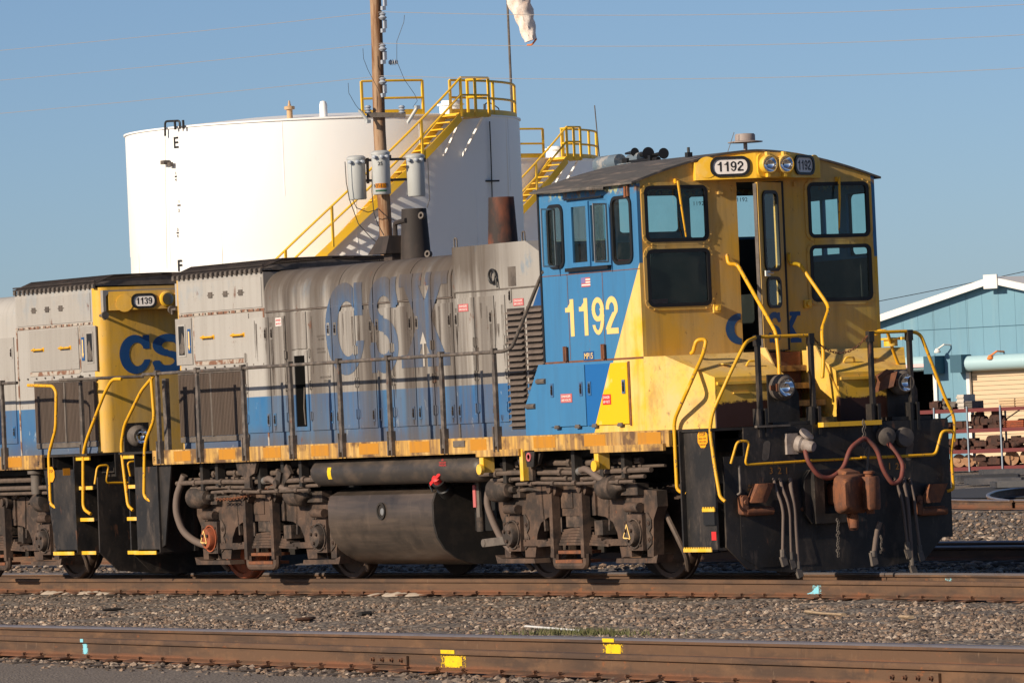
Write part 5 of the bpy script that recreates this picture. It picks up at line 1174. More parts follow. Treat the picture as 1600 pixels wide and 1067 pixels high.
# ------------------------------------------------------------------ cab
CX0, CX1, CZ0, CZ1 = .015, 2.08, 2.41, 4.30
roofc = lambda y: 4.60-.30*(abs(y)/1.525)**1.7
shol = [(.215,.51,3.445,4.10),(.67,1.44,3.42,4.125),(1.573,1.945,3.435,4.12)]
m_ = wall(CX0, CX1, CZ0, CZ1, shol, lambda a,z,d: (a, YS+.045*d, z)); cabw = m_.build('cab_side_wall', M['cab'], L)
m_ = wall(CX0, CX1, CZ0, CZ1, shol, lambda a,z,d: (a, -YS-.045*d, z)); cabf = m_.build('cab_side_wall', M['cab'], L)
fh = []
for s in (-1,1):
    for z0,z1 in ((3.64,4.215),(2.945,3.535)): fh.append(tuple(sorted((s*.655,s*1.425)))+(z0,z1))
dh = (-.26,.30,CZ0,4.25)
m_ = wall(YS+.045, -YS-.045, CZ0, CZ1, fh+[dh], lambda a,z,d: (CX1-.045*d, a, z)); cfw = m_.build('cab_front_wall', M['front'], L)
gab = [(YS+.045,CZ1)]+[(y_,roofc(y_)-.02) for y_ in [-1.48+2.96*k/24 for k in range(25)]]+[(-YS-.045,CZ1)]
m_ = MB(); m_.prismX([(y,z) for y,z in gab], CX1-.045, CX1-.0005); m_.build('front_gable', M['front'], cfw)
m_ = MB(); m_.prismX([(y,z) for y,z in gab], CX0+.001, CX0+.045); m_.build('rear_gable', M['dark'], L)
rh = [(-1.38,-.62,3.72,4.2),(-.52,.28,3.80,4.22),(.40,1.35,3.72,4.2)]
m_ = wall(YS+.045, -YS-.045, CZ0, CZ1, rh, lambda a,z,d: (CX0+.045*d, a, z)); crw = m_.build('cab_rear_wall', M['cab'], L)
for h_ in rh:
    win('window_gasket', crw, (CX0,(h_[0]+h_[1])/2,(h_[2]+h_[3])/2), (0,-1,0), (0,0,1), (-1,0,0), h_[1]-h_[0]+.06, h_[3]-h_[2]+.06, .09, .04)
for s in (-1,1):
    for z0,z1 in ((3.64,4.215),(2.945,3.535)):
        win('window_gasket', cfw, (CX1,s*1.04,(z0+z1)/2), (0,1,0), (0,0,1), (1,0,0), .80, z1-z0+.03, .075, .04, M['front'])
for wl_, Y_, en in ((cabw,YS,(0,-1,0)),(cabf,-YS,(0,1,0))):
    for k in (0,2):
        h_ = shol[k]; win('window_gasket', wl_, ((h_[0]+h_[1])/2,Y_,(h_[2]+h_[3])/2), (1,0,0), (0,0,1), en, h_[1]-h_[0]+.05, h_[3]-h_[2]+.05, .10, .038)
    h_ = shol[1]; yo = Y_-.012 if Y_ < 0 else Y_+.012
    for a,b in ((h_[0],(h_[0]+h_[1])/2+.02),((h_[0]+h_[1])/2-.02,h_[1])):
        m_ = MB(); q = lambda e: [(a+e,yo,h_[2]+e),(b-e,yo,h_[2]+e),(b-e,yo,h_[3]-e),(a+e,yo,h_[3]-e)]
        m_.ringplate(q(0), q(.05), (0,.03 if Y_ < 0 else -.03,0)); sf = m_.build('sliding_sash', M['cab'], wl_)
        m_ = MB(); m_.add([(x,yo+(.015 if Y_ < 0 else -.015),z) for x,_,z in q(.045)], [(0,1,2,3)]); m_.build('pane', M['glass'], sf, recalc=False)
        yo += .02 if Y_ < 0 else -.02
m_ = MB(); m_.box(.60,1.50,YS-.05,YS-.001,3.375,3.415); m_.build('arm_rest', M['gask'], cabw); m_ = MB(); m_.box(.62,1.40,YS-.04,YS-.001,4.15,4.165); m_.build('drip_strip', M['gask'], cabw)
for xx, fl_ in ((.40,1),(1.50,1)):      # folding wind deflectors
    m_ = MB(); q = lambda e: [(xx+.0,YS-.03-e,3.44+e),(xx+.05,YS-.24+e,3.44+e),(xx+.05,YS-.24+e,4.08-e),(xx,YS-.03-e,4.08-e)]
    m_.ringplate(q(0), q(.018), (.012,0,0)); wd = m_.build('wind_deflector', M['alum'], cabw)
    m_ = MB(); m_.add([Vector(p)+Vector((.006,0,0)) for p in q(.016)], [(0,1,2,3)]); m_.build('pane', M['glass'], wd, recalc=False)
m_ = MB(); m_.box(.55,1.44,YS-.16,YS-.0,4.235,4.25); m_.tube([(.05,YS-.03,4.265),(1.42,YS-.15,4.245),(1.50,YS-.06,4.24)], .022, 8); m_.build('window_awning', M['roof'], cabw)
m_ = MB(); m_.box(1.86,1.90,YS-.03,YS-.001,4.12,4.24); m_.box(1.92,1.945,YS-.03,YS-.001,4.13,4.26); m_.build('mirror_bracket', M['rust'], cabw)
# rubber edge and panel lines of the cab side
m_ = MB(); m_.box(CX0-.02,CX0+.012,YS-.012,YS+.02,CZ0,CZ1); m_.build('corner_strip', M['gask'], cabw)
for xx in (.56,1.30):
    m_ = MB(); m_.box(xx-.004,xx+.004,YS-.003,YS-.0008,CZ0+.01,3.36); m_.build('panel_seam', M['rust'], cabw)
m_ = MB(); m_.box(CX0,CX1,YS-.003,YS-.0006,3.345,3.353); m_.build('panel_seam', M['rust'], cabw)
for xx in (.47,1.27):
    m_ = MB(); m_.box(xx-.01,xx+.05,YS-.03,YS-.001,2.415,2.56); m_.tube([(xx,YS-.03,2.41),(xx,YS-.03,2.57)], .014, 6); m_.tube([(xx+.045,YS-.03,2.41),(xx+.045,YS-.03,2.57)], .014, 6); m_.build('hinge', M['rust'], cabw)
m_ = MB(); m_.box(CX0,CX1+.001,YS-.001,YS+.06,CZ0-.02,CZ0-.0005); m_.build('floor_edge', M['rust'], cabw)
numerals('1192', ((.46+1.61)/2, YS-.004, 2.876), (1,0,0), .405, 1.15, M['numy'], cabw, 'cab_number')
m_ = MB(); p = pY(920,556,YS-.002); m_.cbox(p,(.22,.003,.10)); pl = m_.build('model_plate', M['csx'], cabw)
lettering('MP15', p+Vector((0,-.004,0)), (1,0,0), (0,0,1), .065, .18, .01).build('lettering', M['numy'], pl, recalc=False)
p = pY(915.5,441,YS-.002); m_ = MB(); m_.cbox(p,(.185,.002,.10)); fg = m_.build('flag', M['white'], cabw)
for k in range(4):
    m_ = MB(); m_.cbox(p+Vector((0,-.003,.043-.0286*k)),(.185,.002,.0143)); m_.build('stripe', M['pink'], fg)
m_ = MB(); m_.cbox(p+Vector((-.05,-.005,.02)),(.085,.002,.058)); m_.build('canton', M['flagblue'], fg)
# roof
m_ = MB(); ys = [-1.60+3.2*k/32 for k in range(33)]
rz = lambda y: roofc(y) if abs(y) < 1.525 else roofc(1.525)-(abs(y)-1.525)*.3
A = [(y,rz(y)) for y in ys]; B = [(y,rz(y)-.022) for y in ys]; m_.prismX(A+B[::-1], CX0-.06, CX1+.03); rf = m_.build('cab_roof', M['roof'], L)
for k,(u,v,rr,ln) in enumerate(((1013,240,.072,.42),(1037,240,.062,.36),(992,238,.05,.3))):
    p = pY(u,v,.05); m_ = MB(); m_.lathe([(0,rr),(-.03,rr*.75),(-.12,rr*.42),(-ln,rr*.25),(-ln,.01)], p, (1,-.2,0), 18); m_.build('air_horn', M['gask'], rf)
m_ = MB(); p = pY(985,247,.05); m_.tube([p+Vector((-.25,0,-.05)),p+Vector((.6,0,-.05))], .03, 8); m_.box(p.x-.1,p.x+.0,-.0,.1,4.55,p.z); m_.box(p.x+.45,p.x+.5,-.0,.1,4.55,p.z); m_.build('horn_manifold', M['gask'], rf)
p = pY(955,254,.0); m_ = MB(); m_.tube([p+Vector((-.25,0,-.02)),p+Vector((.2,0,-.0))], [.10,.085], 14); m_.tube([p+Vector((.25,.1,0)),p+Vector((.5,.1,.02))], .07, 12); m_.box(p.x-.3,p.x+.5,-.05,.1,4.5,p.z-.03); m_.build('roof_valve', simple('roof_blue_grey',(.12,.16,.20),.6,0,[((.35,.33,.31),(9,9,9),.5,.6,.8)]), rf)
p = pX(1165,236,1.75); m_ = MB(); m_.tube([p,p+Vector((0,0,.10))],.022,8); m_.lathe([(.09,.19),(.10,.19),(.11,.11),(.17,.11),(.185,.10),(.19,.02)], p, (0,0,1), 24); m_.build('antenna_dome', simple('antenna_grey',(.30,.25,.23),.6), rf)
MB().tube([pX(1137,238,1.8),pX(1147,207,1.8)], .004, 4).build('whip_antenna', M['grime'], rf)
p = pX(1076,242,1.9); m_ = MB(); m_.cbox(p,(.06,.06,.05)); m_.tube([p,p+Vector((0,0,.08))],.018,6); m_.build('roof_bolt', M['blk'], rf)
# number board and headlight housing
HX = 2.44; m_ = MB(); pl_ = [(CX1-.01,-.80),(2.13,-.80),(HX-.02,-.25),(HX,-.22),(HX,.22),(HX-.02,.25),(2.13,.80),(CX1-.01,.80)]
hz = lambda y: min(4.545, roofc(y)-.035)
PL = []
for (xa,ya),(xb,yb) in zip(pl_, pl_[1:]): PL += [(xa+(xb-xa)*k/5, ya+(yb-ya)*k/5) for k in range(5)]
PL.append(pl_[-1]); m_.prism([(x,y,4.275) for x,y in PL], [(x,y,hz(y)) for x,y in PL]); hs = m_.build('number_board_housing', M['yel'], cfw)
for s in (-1,1):
    P0 = Vector((2.13,s*.80,4.41)); P1 = Vector((HX-.02,s*.25,4.41)); ex = (P1-P0).normalized()*(1 if s < 0 else -1); en = Vector((abs(ex.y),-ex.x*1,0)).normalized()
    if en.x < 0: en = -en
    c = P0.lerp(P1, .60)+en*.003; S = lambda pts, d, c=c, ex=ex, en=en: [c+ex*a+Vector((0,0,b))+en*d for a,b in pts]
    m_ = MB(); m_.ringplate(S(rrect(.215,.108,.09),0), S(rrect(.185,.080,.07),0), en*.02); nb = m_.build('number_board', M['gask'], hs)
    m_ = MB(); m_.add(S(rrect(.187,.082,.07),.006), [tuple(range(24))]); m_.build('board_glass', M['nbw'], nb, recalc=False)
    numerals('1192', c+en*.009, ex, .105, .29, M['blk'], nb, rows=30)
    c2 = P0.lerp(P1, .20)+en*.0; m_ = MB(); m_.lathe([(-.01,.115),(.008,.115),(.009,.02)], c2, en, 24); m_.build('blank_cover', M['yel'], hs)
m_ = MB(); q = [(HX,y,z+4.41) for y,z in rrect(.22,.125,.06)]; m_.prism(q, [Vector(p)+Vector((.03,0,0)) for p in q]); m_.build('headlight_plate', M['yel'], hs)
for y in (-.105,.105):
    m_ = MB(); m_.lathe([(0,.10),(.06,.10),(.07,.092),(.07,.083),(.066,.083)], (HX+.03,y,4.415), (1,0,0), 24, False); hl = m_.build('headlight', M['yel'], hs)
    m_ = MB(); m_.lathe([(.064,.082),(.030,.066),(.008,.040),(.0,.01)], (HX+.03,y,4.415), (1,0,0), 24, False); m_.build('reflector', M['chrome'], hl)
    m_ = MB()
    for z in (-.115,.115): m_.cbox((HX+.06,y-.01,4.415+z),(.05,.035,.04))
    m_.build('clamp', M['yel'], hl)
# open front door, hinged on one jamb
m_ = MB(); m_.box(CX1-.06,CX1+.012,.275,.335,CZ0+.01,4.25); m_.box(CX1-.06,CX1-.046,-.33,-.262,CZ0+.01,4.25); m_.build('door_frame', M['gask'], cfw)
ang = R(29); ed = Vector((math.sin(ang),-math.cos(ang),0)); en = Vector((math.cos(ang),math.sin(ang),0)); H0 = Vector((CX1+.02,.27,0)); DWD = .54
dw_h = [(.13,.43,3.30,4.12),(.14,.41,2.90,3.19)]
m_ = wall(0, DWD, CZ0+.02, 4.235, dw_h, lambda a,z,d: H0+ed*a+en*(.03-.035*d)+Vector((0,0,z))); dr = m_.build('cab_door', M['front'], cfw)
for h_ in dw_h: win('window_gasket', dr, H0+ed*(h_[0]+h_[1])/2+en*.03+Vector((0,0,(h_[2]+h_[3])/2)), -ed, (0,0,1), en, h_[1]-h_[0]+.05, h_[3]-h_[2]+.05, .08, .034)
m_ = MB(); e0 = H0+ed*(DWD+.005); m_.obox(e0+Vector((0,0,3.32)), ed*.006, en*.020, (0,0,.90)); m_.build('door_edge', M['grime'], dr)
m_ = MB(); p = H0+ed*(DWD-.1)+en*.05+Vector((0,0,3.25)); m_.obox(p, ed*.05, en*.012, (0,0,.03)); m_.tube([p+ed*.02,p-ed*.08+en*.03],.012,6); m_.build('door_handle', M['alum'], dr)
def flat_letter(ch, o, ex, w, h, mat, par): 
    o, ex = Vector(o), Vector(ex); csx_letter(ch, w, h, lambda x,y: o+ex*x+Vector((0,0,y)), rows=60).build('logo_letter', M[mat], par, recalc=False)
def cl(x, y): return None
# front logo: C on the fixed wall (its right part falls into the doorway), S on the door, X beside it
m_ = MB()
for j in range(60):
    y = (j+.5)/60; st = None
    for i in range(61):
        x = (i+.5)/60; on = i < 60 and (csx_in('C', x, y) and x*.36 < .20)
        if on and st is None: st = i/60*.36
        if not on and st is not None:
            e = i/60*.36; m_.add([(CX1+.003,-.475+st,2.50+.335*j/60),(CX1+.003,-.475+e,2.50+.335*j/60),(CX1+.003,-.475+e,2.50+.335*(j+1)/60),(CX1+.003,-.475+st,2.50+.335*(j+1)/60)], [(0,1,2,3)]); st = None
m_.build('logo_letter', M['csx'], cfw, recalc=False)
flat_letter('S', H0+ed*.44+en*.034+Vector((0,0,2.50)), -ed, .30, .335, 'csx', dr)
m_ = MB()
for j in range(60):
    y = (j+.5)/60
    for i in range(60):
        x = (i+.5)/60
        if csx_in('X', x, y) and x > .42: m_.add([(CX1+.003,.19+.30*i/60,2.50+.335*j/60),(CX1+.003,.19+.30*(i+1)/60,2.50+.335*j/60),(CX1+.003,.19+.30*(i+1)/60,2.50+.335*(j+1)/60),(CX1+.003,.19+.30*i/60,2.50+.335*(j+1)/60)], [(0,1,2,3)])
for v in m_.v: v.y = max(v.y, .345)
m_.build('logo_letter', M['csx'], cfw, recalc=False)
# small fittings of the cab front
for u,v in ((1120,482),(1262,475)):
    p = pX(u,v,CX1+.02); m_ = MB(); m_.cbox(p,(.03,.09,.09)); m_.lathe([(0,.03),(.05,.025)], p, (1,0,0), 10); m_.build('junction_box', M['yel'], cfw)
for u0,v0,u1,v1,u2,v2 in ((1059,283,1064,318,1072,370),(1311,280,1312,310,1311,360)):
    a,b,c = pX(u0,v0,CX1+.05), pX(u1,v1,CX1+.07), pX(u2,v2,CX1+.04); m_ = MB(); m_.tube([a,b,c],[.016,.014,.010],6); m_.cbox(a-Vector((.03,0,0)),(.05,.05,.05)); m_.build('wiper', M['rail_y'], cfw)
for u,v in ((1125,300),(1146,295),(1243,288)):
    m_ = MB(); m_.cbox(pX(u,v,CX1+.01),(.03,.06,.05)); m_.build('door_catch', M['front'], cfw)
# cab interior
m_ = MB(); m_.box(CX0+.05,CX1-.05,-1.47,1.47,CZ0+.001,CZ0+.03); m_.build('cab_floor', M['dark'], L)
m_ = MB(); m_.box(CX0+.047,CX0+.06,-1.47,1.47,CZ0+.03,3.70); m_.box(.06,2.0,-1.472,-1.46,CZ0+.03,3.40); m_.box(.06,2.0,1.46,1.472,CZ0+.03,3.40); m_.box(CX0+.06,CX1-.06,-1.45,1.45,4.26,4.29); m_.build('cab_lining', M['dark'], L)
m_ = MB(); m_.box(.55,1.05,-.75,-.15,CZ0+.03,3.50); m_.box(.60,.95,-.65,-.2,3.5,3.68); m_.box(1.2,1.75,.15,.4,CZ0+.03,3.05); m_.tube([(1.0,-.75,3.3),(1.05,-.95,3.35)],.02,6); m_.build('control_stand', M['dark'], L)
for y in (-1.05,1.05):
    m_ = MB(); m_.box(1.05,1.5,y-.22,y+.22,2.95,3.03); m_.tube([(1.27,y,CZ0),(1.27,y,2.95)],.05,10); seat = m_.build('seat', M['seat'] if y < 0 else M['dark'], L)
    m_ = MB(); q = [(1.02,y+a,3.24+b) for a,b in rrect(.2,.24,.1)]; m_.prism(q, [Vector(p)+Vector((.08,0,0)) for p in q]); m_.build('backrest', M['seat'] if y < 0 else M['dark'], seat)
for u,v in ((1092,318),(1160,312)): lettering('1192', pX(u,v,CX1-.03), (0,1,0), (0,0,1), .045, .13).build('lettering', M['blk'], cfw, recalc=False)
# ------------------------------------------------------------------ cab base (side lockers) and nose
for s in (-1,1):
    m_ = MB(); poly = [(-.47,1.616),(2.08,1.616),(2.08,2.388),(-.14,2.388),(-.47,1.93)]; m_.prismY(poly, min(s*1.525,s*.961), max(s*1.525,s*.961)); lk = m_.build('side_locker', M['cab'], L)
    if s > 0: continue
    fresh = N('fresh_paint'); fb = fresh.noise((2,2,2),4,.6,3); fy = fresh.mix(fresh.ramp(fb,.55,.62), (.82,.47,.005), (.84,.58,.20)); cfresh = fresh.mix(fresh.step((1,0,-.555), -(1.437-.555*2.388)), (.012,.12,.36), fy); fresh = fresh.fin(cfresh, .45)
    for u0,u1,mt in ((860,917,M['cab']),(918.5,984,fresh)):
        x0_, x1_ = pY(u0,620,YS).x, pY(u1,620,YS).x; m_ = MB(); m_.box(x0_,x1_,YS-.02,YS-.0008,1.70,2.36); d_ = m_.build('locker_door', mt, lk)
        if mt == fresh:
            m_ = MB(); m_.box(x1_+.001,x1_+.03,YS-.012,YS-.0008,1.68,2.37); m_.build('door_gap', M['rust'], lk)
        for xx in (x0_+.17,x1_-.17):
            m_ = MB(); m_.box(xx-.04,xx+.04,YS-.04,YS-.001,1.675,1.715); m_.tube([(xx-.05,YS-.03,1.69),(xx+.05,YS-.03,1.69)],.014,6); m_.build('hinge', M['grime'], d_)
        for xx in (x0_+.08,x1_-.08): place(latch_me, 'latch', d_, (xx,YS-.021,2.10))
    sign(lk, pY(885,622,YS-.024), (1,0,0), .24, .095, M['pink']); sign(lk, pY(948,624,YS-.024), (1,0,0), .17, .11, M['red'])
    for u,v in ((846,596),(830,635)):
        m_ = MB(); p = pY(u,v,YS-.003); m_.tube([p-Vector((.09,0,0)),p+Vector((.09,0,0))],.03,8); m_.build('drain_slot', M['grime'], lk)
nose = N('nose_paint'); yv = nose.noise((1.5,1.5,1.1),5,.65,1); ny = nose.mix(nose.ramp(yv,.40,.62), (.70,.475,.17), (.80,.48,.045))
gr_ = nose.ramp(nose.noise((3.2,3.2,2.6),7,.75,12), .50,.66); ny = nose.mix(nose.math('MULTIPLY',gr_,.55), ny, (.34,.21,.08)); st_ = nose.ramp(nose.noise((16,16,9),6,.75,2), .60,.66); ny = nose.mix(nose.math('MULTIPLY',st_,.7), ny, (.15,.08,.045))
frontm = nose.ramp(nose.dot((1,0,0),-2.985),0,.006); edge = nose.ramp(nose.math('ADD', nose.dot((0,0,-1),1.88), nose.math('MULTIPLY', nose.noise((14,14,14),4,.65,4), .14)), .055,.075)
ny = nose.mix(nose.math('MULTIPLY', frontm, edge), ny, (.045,.018,.014)); M['nose'] = nose.fin(ny, .55, 0, nose.noise((9,9,9),3,.5,8), .1, .01)
GW = .34
for s in (-1,1):
    b = [(2.081,s*1.525),(2.52,s*1.525),(3.0,s*1.22),(3.0,s*GW),(2.081,s*GW)]
    vb = [(x,y,1.616) for x,y in b]; vt = [(2.081,s*1.525,2.408),(2.52,s*1.525,2.402),(3.0,s*1.22,2.15),(3.0,s*GW,2.15),(2.50,s*GW,2.408),(2.081,s*GW,2.408)]
    m_ = MB(); m_.add(vb+vt, [(0,1,2,3,4),(0,1,6,5),(1,2,7,6),(2,3,8,7),(3,4,10,9,8),(4,0,5,10),(5,6,9,10),(6,7,8,9)]); ns = m_.build('nose_box', M['nose'], L, smooth=False)
    m_ = MB(); m_.box(2.99,3.03,min(s*1.20,s*(GW+.02)),max(s*1.20,s*(GW+.02)),2.07,2.10); m_.box(3.001,3.02,min(s*1.0,s*.8),max(s*1.0,s*.8),1.97,1.985); m_.build('trim_strip', M['nose'], ns)
    c = pZ(1042 if s < 0 else 1392, 556 if s < 0 else 541, 2.41); m_ = MB(); m_.lathe([(0,.075),(.07,.075),(.07,.105),(.09,.105),(.095,.02)], c, (0,0,1), 20); m_.cbox(c+Vector((.1,.08,.08)),(.08,.05,.03)); m_.build('filler_cap', M['yel'], ns)
    p = Vector((2.80,s*.62,2.26)); m_ = MB(); m_.tube([p+Vector((0,-.07,0)),p+Vector((.02,-.05,.05)),p+Vector((.02,.05,.05)),p+Vector((0,.07,0))],.012,6,.03); m_.cbox(p+Vector((-.05,s*.33,.03)),(.14,.08,.012)); m_.build('lid_handle', M['yel'], ns)
for k in range(4):       # stair from the platform to the cab door
    z = 1.66+.19*k; x = 2.98-.20*k; m_ = MB(); m_.box(x-.24,x,-GW+.01,GW-.01,z,z+.02); t_ = m_.build('stair_tread', M['rust'], L); m_ = MB(); m_.box(x+.001,x+.012,-GW+.01,GW-.01,z-.04,z+.022); m_.build('stair_nosing', M['sill'], t_)
for s in (-1,1):
    m_ = MB(); m_.prismY([(3.05,1.62),(3.05,1.9),(2.62,2.45),(2.45,2.45),(2.45,1.62)], min(s*(GW-.012),s*(GW-.03)), max(s*(GW-.012),s*(GW-.03))); m_.build('stair_side', M['nose'], L)
m_ = MB(); m_.box(2.3,2.32,-GW+.03,GW-.03,1.62,2.40); m_.build('stair_back', M['rust'], L)
# ------------------------------------------------------------------ front platform, pilot and step
pf = pilot(L, 3.35, 1)
m_ = MB(); m_.box(2.74,3.32,-1.475,-1.45,.34,1.60); m_.box(2.715,2.74,-1.53,-1.2,.32,1.60); m_.box(2.74,3.32,-1.45,-1.1,.33,.36); sw = m_.build('step_well', M['black'], L)
m_ = MB(); m_.box(2.72,3.34,1.1,1.5,.34,1.60); m_.build('step_well', M['black'], L)
def nosing(x0_, x1_, y, z, par):
    m_ = MB(); m_.box(x0_,x1_,y-.012,y,z-.024,z+.012); n = max(3,int((x1_-x0_)/.045))
    for k in range(n): xx = x0_+(x1_-x0_)*(k+.5)/n; m_.box(xx-.012,xx+.012,y-.012,y,z+.012,z+.026)
    m_.build('step_nosing', M['yel'], par)
m_ = MB(); m_.box(2.76,3.32,-1.56,-1.475,.325,.345); m_.build('step_tread', M['black'], sw); nosing(2.79,3.35,-1.56,.345,sw)
m_ = MB(); m_.box(3.10,3.32,-1.50,-1.475,.60,.76); m_.build('step_shade_block', M['blk'], sw); nosing(3.10,3.345,-1.50,.765,sw)  # flat black block painted in for the shadow below the middle tread
m_ = MB(); p = pY(1128,848,-1.48); m_.box(3.22,3.31,-1.482,-1.476,.44,.53); m_.build('red_label', M['red'], sw)
# stop sign sticker
p = pY(1098,685,-1.478); m_ = MB(); oc = [p+Vector((.105*math.cos(R(22.5+45*k)),0,.105*math.sin(R(22.5+45*k)))) for k in range(8)]; m_.prism(oc, [q+Vector((0,-.003,0)) for q in oc]); sg_ = m_.build('stop_sticker', M['stopor'], sw)
lettering('STOP', p+Vector((0,-.005,.045)), (1,0,0), (0,0,1), .04, .12, .012).build('lettering', M['blk'], sg_, recalc=False)
for k,s_ in enumerate(('RIDING STEPS','CHECK SIDES','CLEARANCE')): lettering(s_, p+Vector((0,-.005,-.0-.032*k)), (1,0,0), (0,0,1), .018, .15).build('lettering', M['blk'], sg_, recalc=False)
# platform posts, rails and chain
PX = 3.30; ptY = (-.86,-.19,.57,1.07)
for y in ptY:
    m_ = MB(); m_.box(PX-.03,PX+.03,y-.02,y+.02,1.62,2.50); m_.box(PX-.035,PX+.035,y-.032,y+.032,2.46,2.575); m_.box(PX-.05,PX+.06,y-.06,y-.025,1.50,1.80); m_.box(PX-.05,PX+.06,y+.025,y+.06,1.50,1.80); m_.build('platform_post', M['black'], L)
ypath(L, [(PX,-.86,2.555),(PX,-.19,2.555)]); ypath(L, [(PX,.57,2.56),(PX,1.07,2.56),(PX,1.22,2.53),pX(1478,625,3.32),pX(1491,650,3.32),pX(1491,690,3.32)])
ypath(L, [(PX,-.86,2.555),pY(1165,534,-1.10),pY(1140,585,-1.30),pY(1113,645,-1.47),pY(1109,672,-1.49),pY(1117,730,-1.49),pY(1125,776,-1.49),pY(1133,783,-1.46)])
ypath(L, [pX(1080,552,2.62),pX(1083,550,2.66),pX(1088,531,2.7),pX(1104,530,2.76),pX(1099,553,2.77),pY(1076,605,-1.53),pY(1053,657,-1.53),pY(1055,700,-1.53),pY(1058,766,-1.53),pY(1072,771,-1.47)], .021)
ypath(L, [pX(1369,522,2.9),pX(1372,517,3.0),pX(1386,517,3.05),pX(1398,555,2.9),pX(1408,580,2.85)], .019)
ypath(L, [pX(1136,398,CX1+.03),pX(1138,413,CX1+.07),pX(1152,413,CX1+.12),pX(1170,445,2.4),pX(1213,520,2.95),pX(1217,560,3.02),pX(1218,585,3.04)], .021)
ypath(L, [pX(1233,396,CX1+.03),pX(1233,413,CX1+.07),pX(1249,412,CX1+.12),pX(1296,480,2.6),pX(1284,515,2.9),pX(1287,560,3.0),pX(1285,590,3.02)], .021)
ch = MB(); n = 22
for k in range(n):
    t = (k+.5)/n; p = Vector((PX,-.16+.70*t,2.53-.22*4*t*(1-t)*.8)); d = Vector((0,.7,-.22*.8*4*(1-2*t))).normalized(); sdv = Vector((1,0,0)) if k % 2 else d.cross(Vector((1,0,0)))
    ch.tube([p+d*.024*math.cos(a)+sdv*.012*math.sin(a) for a in [6.2832*i/8 for i in range(9)]], .0045, 5)
ch.build('safety_chain', M['rust'], L)
# ditch lights on brackets
def ditch(u, v, lx, tilt, par=L):
    p = pX(u, v, lx); m_ = MB(); m_.prismX([(p.y-.13,1.62),(p.y-.13,p.z+.14),(p.y+.14,p.z+.14),(p.y+.26,p.z-.08),(p.y+.26,1.62)], lx-.10, lx-.08); m_.box(lx-.12,lx+.1,p.y-.2,p.y+.3,1.615,1.65); br = m_.build('lamp_bracket', M['black'], par)
    ax = Vector((1,tilt,-.05)).normalized(); m_ = MB(); m_.lathe([(-.12,.03),(-.11,.09),(-.05,.135),(.03,.14),(.06,.125),(.10,.10),(.11,.10),(.11,.088),(.105,.088)], p, ax, 28); la = m_.build('ditch_light', M['grime'], par)
    m_ = MB(); m_.lathe([(.105,.088),(.065,.072),(.035,.042),(.03,.01)], p, ax, 24, False); m_.build('reflector', M['chrome'], la)
    m_ = MB(); m_.cbox(p+Vector((.03,-.13,.0)),(.07,.05,.05)); m_.cbox(p+Vector((.08,-.11,.0)),(.03,.04,.08)); m_.build('clamp', M['rust'], la)
    return p
ditch(1222, 605, 3.22, -.10); pr = ditch(1408, 597, 3.22, -.05)
m_ = MB(); q = pX(1383,597,3.22); m_.obox(q, Vector((.05,.09,.03)), Vector((.06,-.03,0)), Vector((0,.03,.08))); m_.tube([q+Vector((0,-.1,.04)),q+Vector((.02,.02,.1)),q+Vector((0,.1,.08))],.04,8); m_.build('bell', M['rust'], L)
# pilot fittings
PFX = 3.365
def pf_(u, v, x=PFX): return pX(u, v, x)
for u, s in ((1197,-1),(1421,1)):
    m_ = MB(); c = pf_(u,704,3.351); m_.add([c+Vector((.001,a+b*.18,b)) for a,b in rrect(.045,.105,.04)], [tuple(range(24))]); m_.build('slot', M['grime'], pf, recalc=False)
m_ = MB(); p = pf_(1240,693); m_.cbox(p+Vector((0,-.03,0)),(.05,.14,.22)); m_.lathe([(0,.09),(.06,.09),(.08,.07),(.16,.065),(.2,.05)], p+Vector((.02,.04,.0)), (1,.5,-.25), 16); m_.lathe([(0,.085),(.03,.085),(.035,.02)], p+Vector((.12,.08,.08)), (.6,.3,.7), 16); m_.build('mu_receptacle', simple('receptacle_grey',(.33,.28,.25),.6,0,[((.15,.11,.09),(12,12,12),.45,.65,.7)]), pf)
m_ = MB(); p = pf_(1382,680); m_.lathe([(0,.10),(.08,.10),(.1,.05)], p, (1,-.2,-.2), 16); m_.lathe([(0,.11),(.06,.10),(.07,.02)], p+Vector((0,.24,-.03)), (1,0,0), 16); m_.build('mu_receptacle', M['grime'], pf)
ypath(L, [pf_(1258,703,3.5),pf_(1262,720,3.53),pf_(1278,743,3.55),pf_(1296,748,3.55),pf_(1318,733,3.55),pf_(1328,700,3.55),pf_(1345,687,3.53),pf_(1352,684,3.52),pf_(1370,700,3.55),pf_(1380,735,3.58),pf_(1395,757,3.6),pf_(1408,750,3.6),pf_(1412,725,3.56),pf_(1398,705,3.5),pf_(1388,692,3.45)], .026, 'hosered', 'mu_cable', .15)
m_ = MB()
for k in range(7): p = pf_(1349+(k%2)*2,660+6*k,3.52); m_.tube([p+Vector((0,.012*math.cos(a),.03*math.sin(a))) for a in [6.2832*i/8 for i in range(9)]], .006, 5)
m_.build('cable_chain', M['grime'], pf)
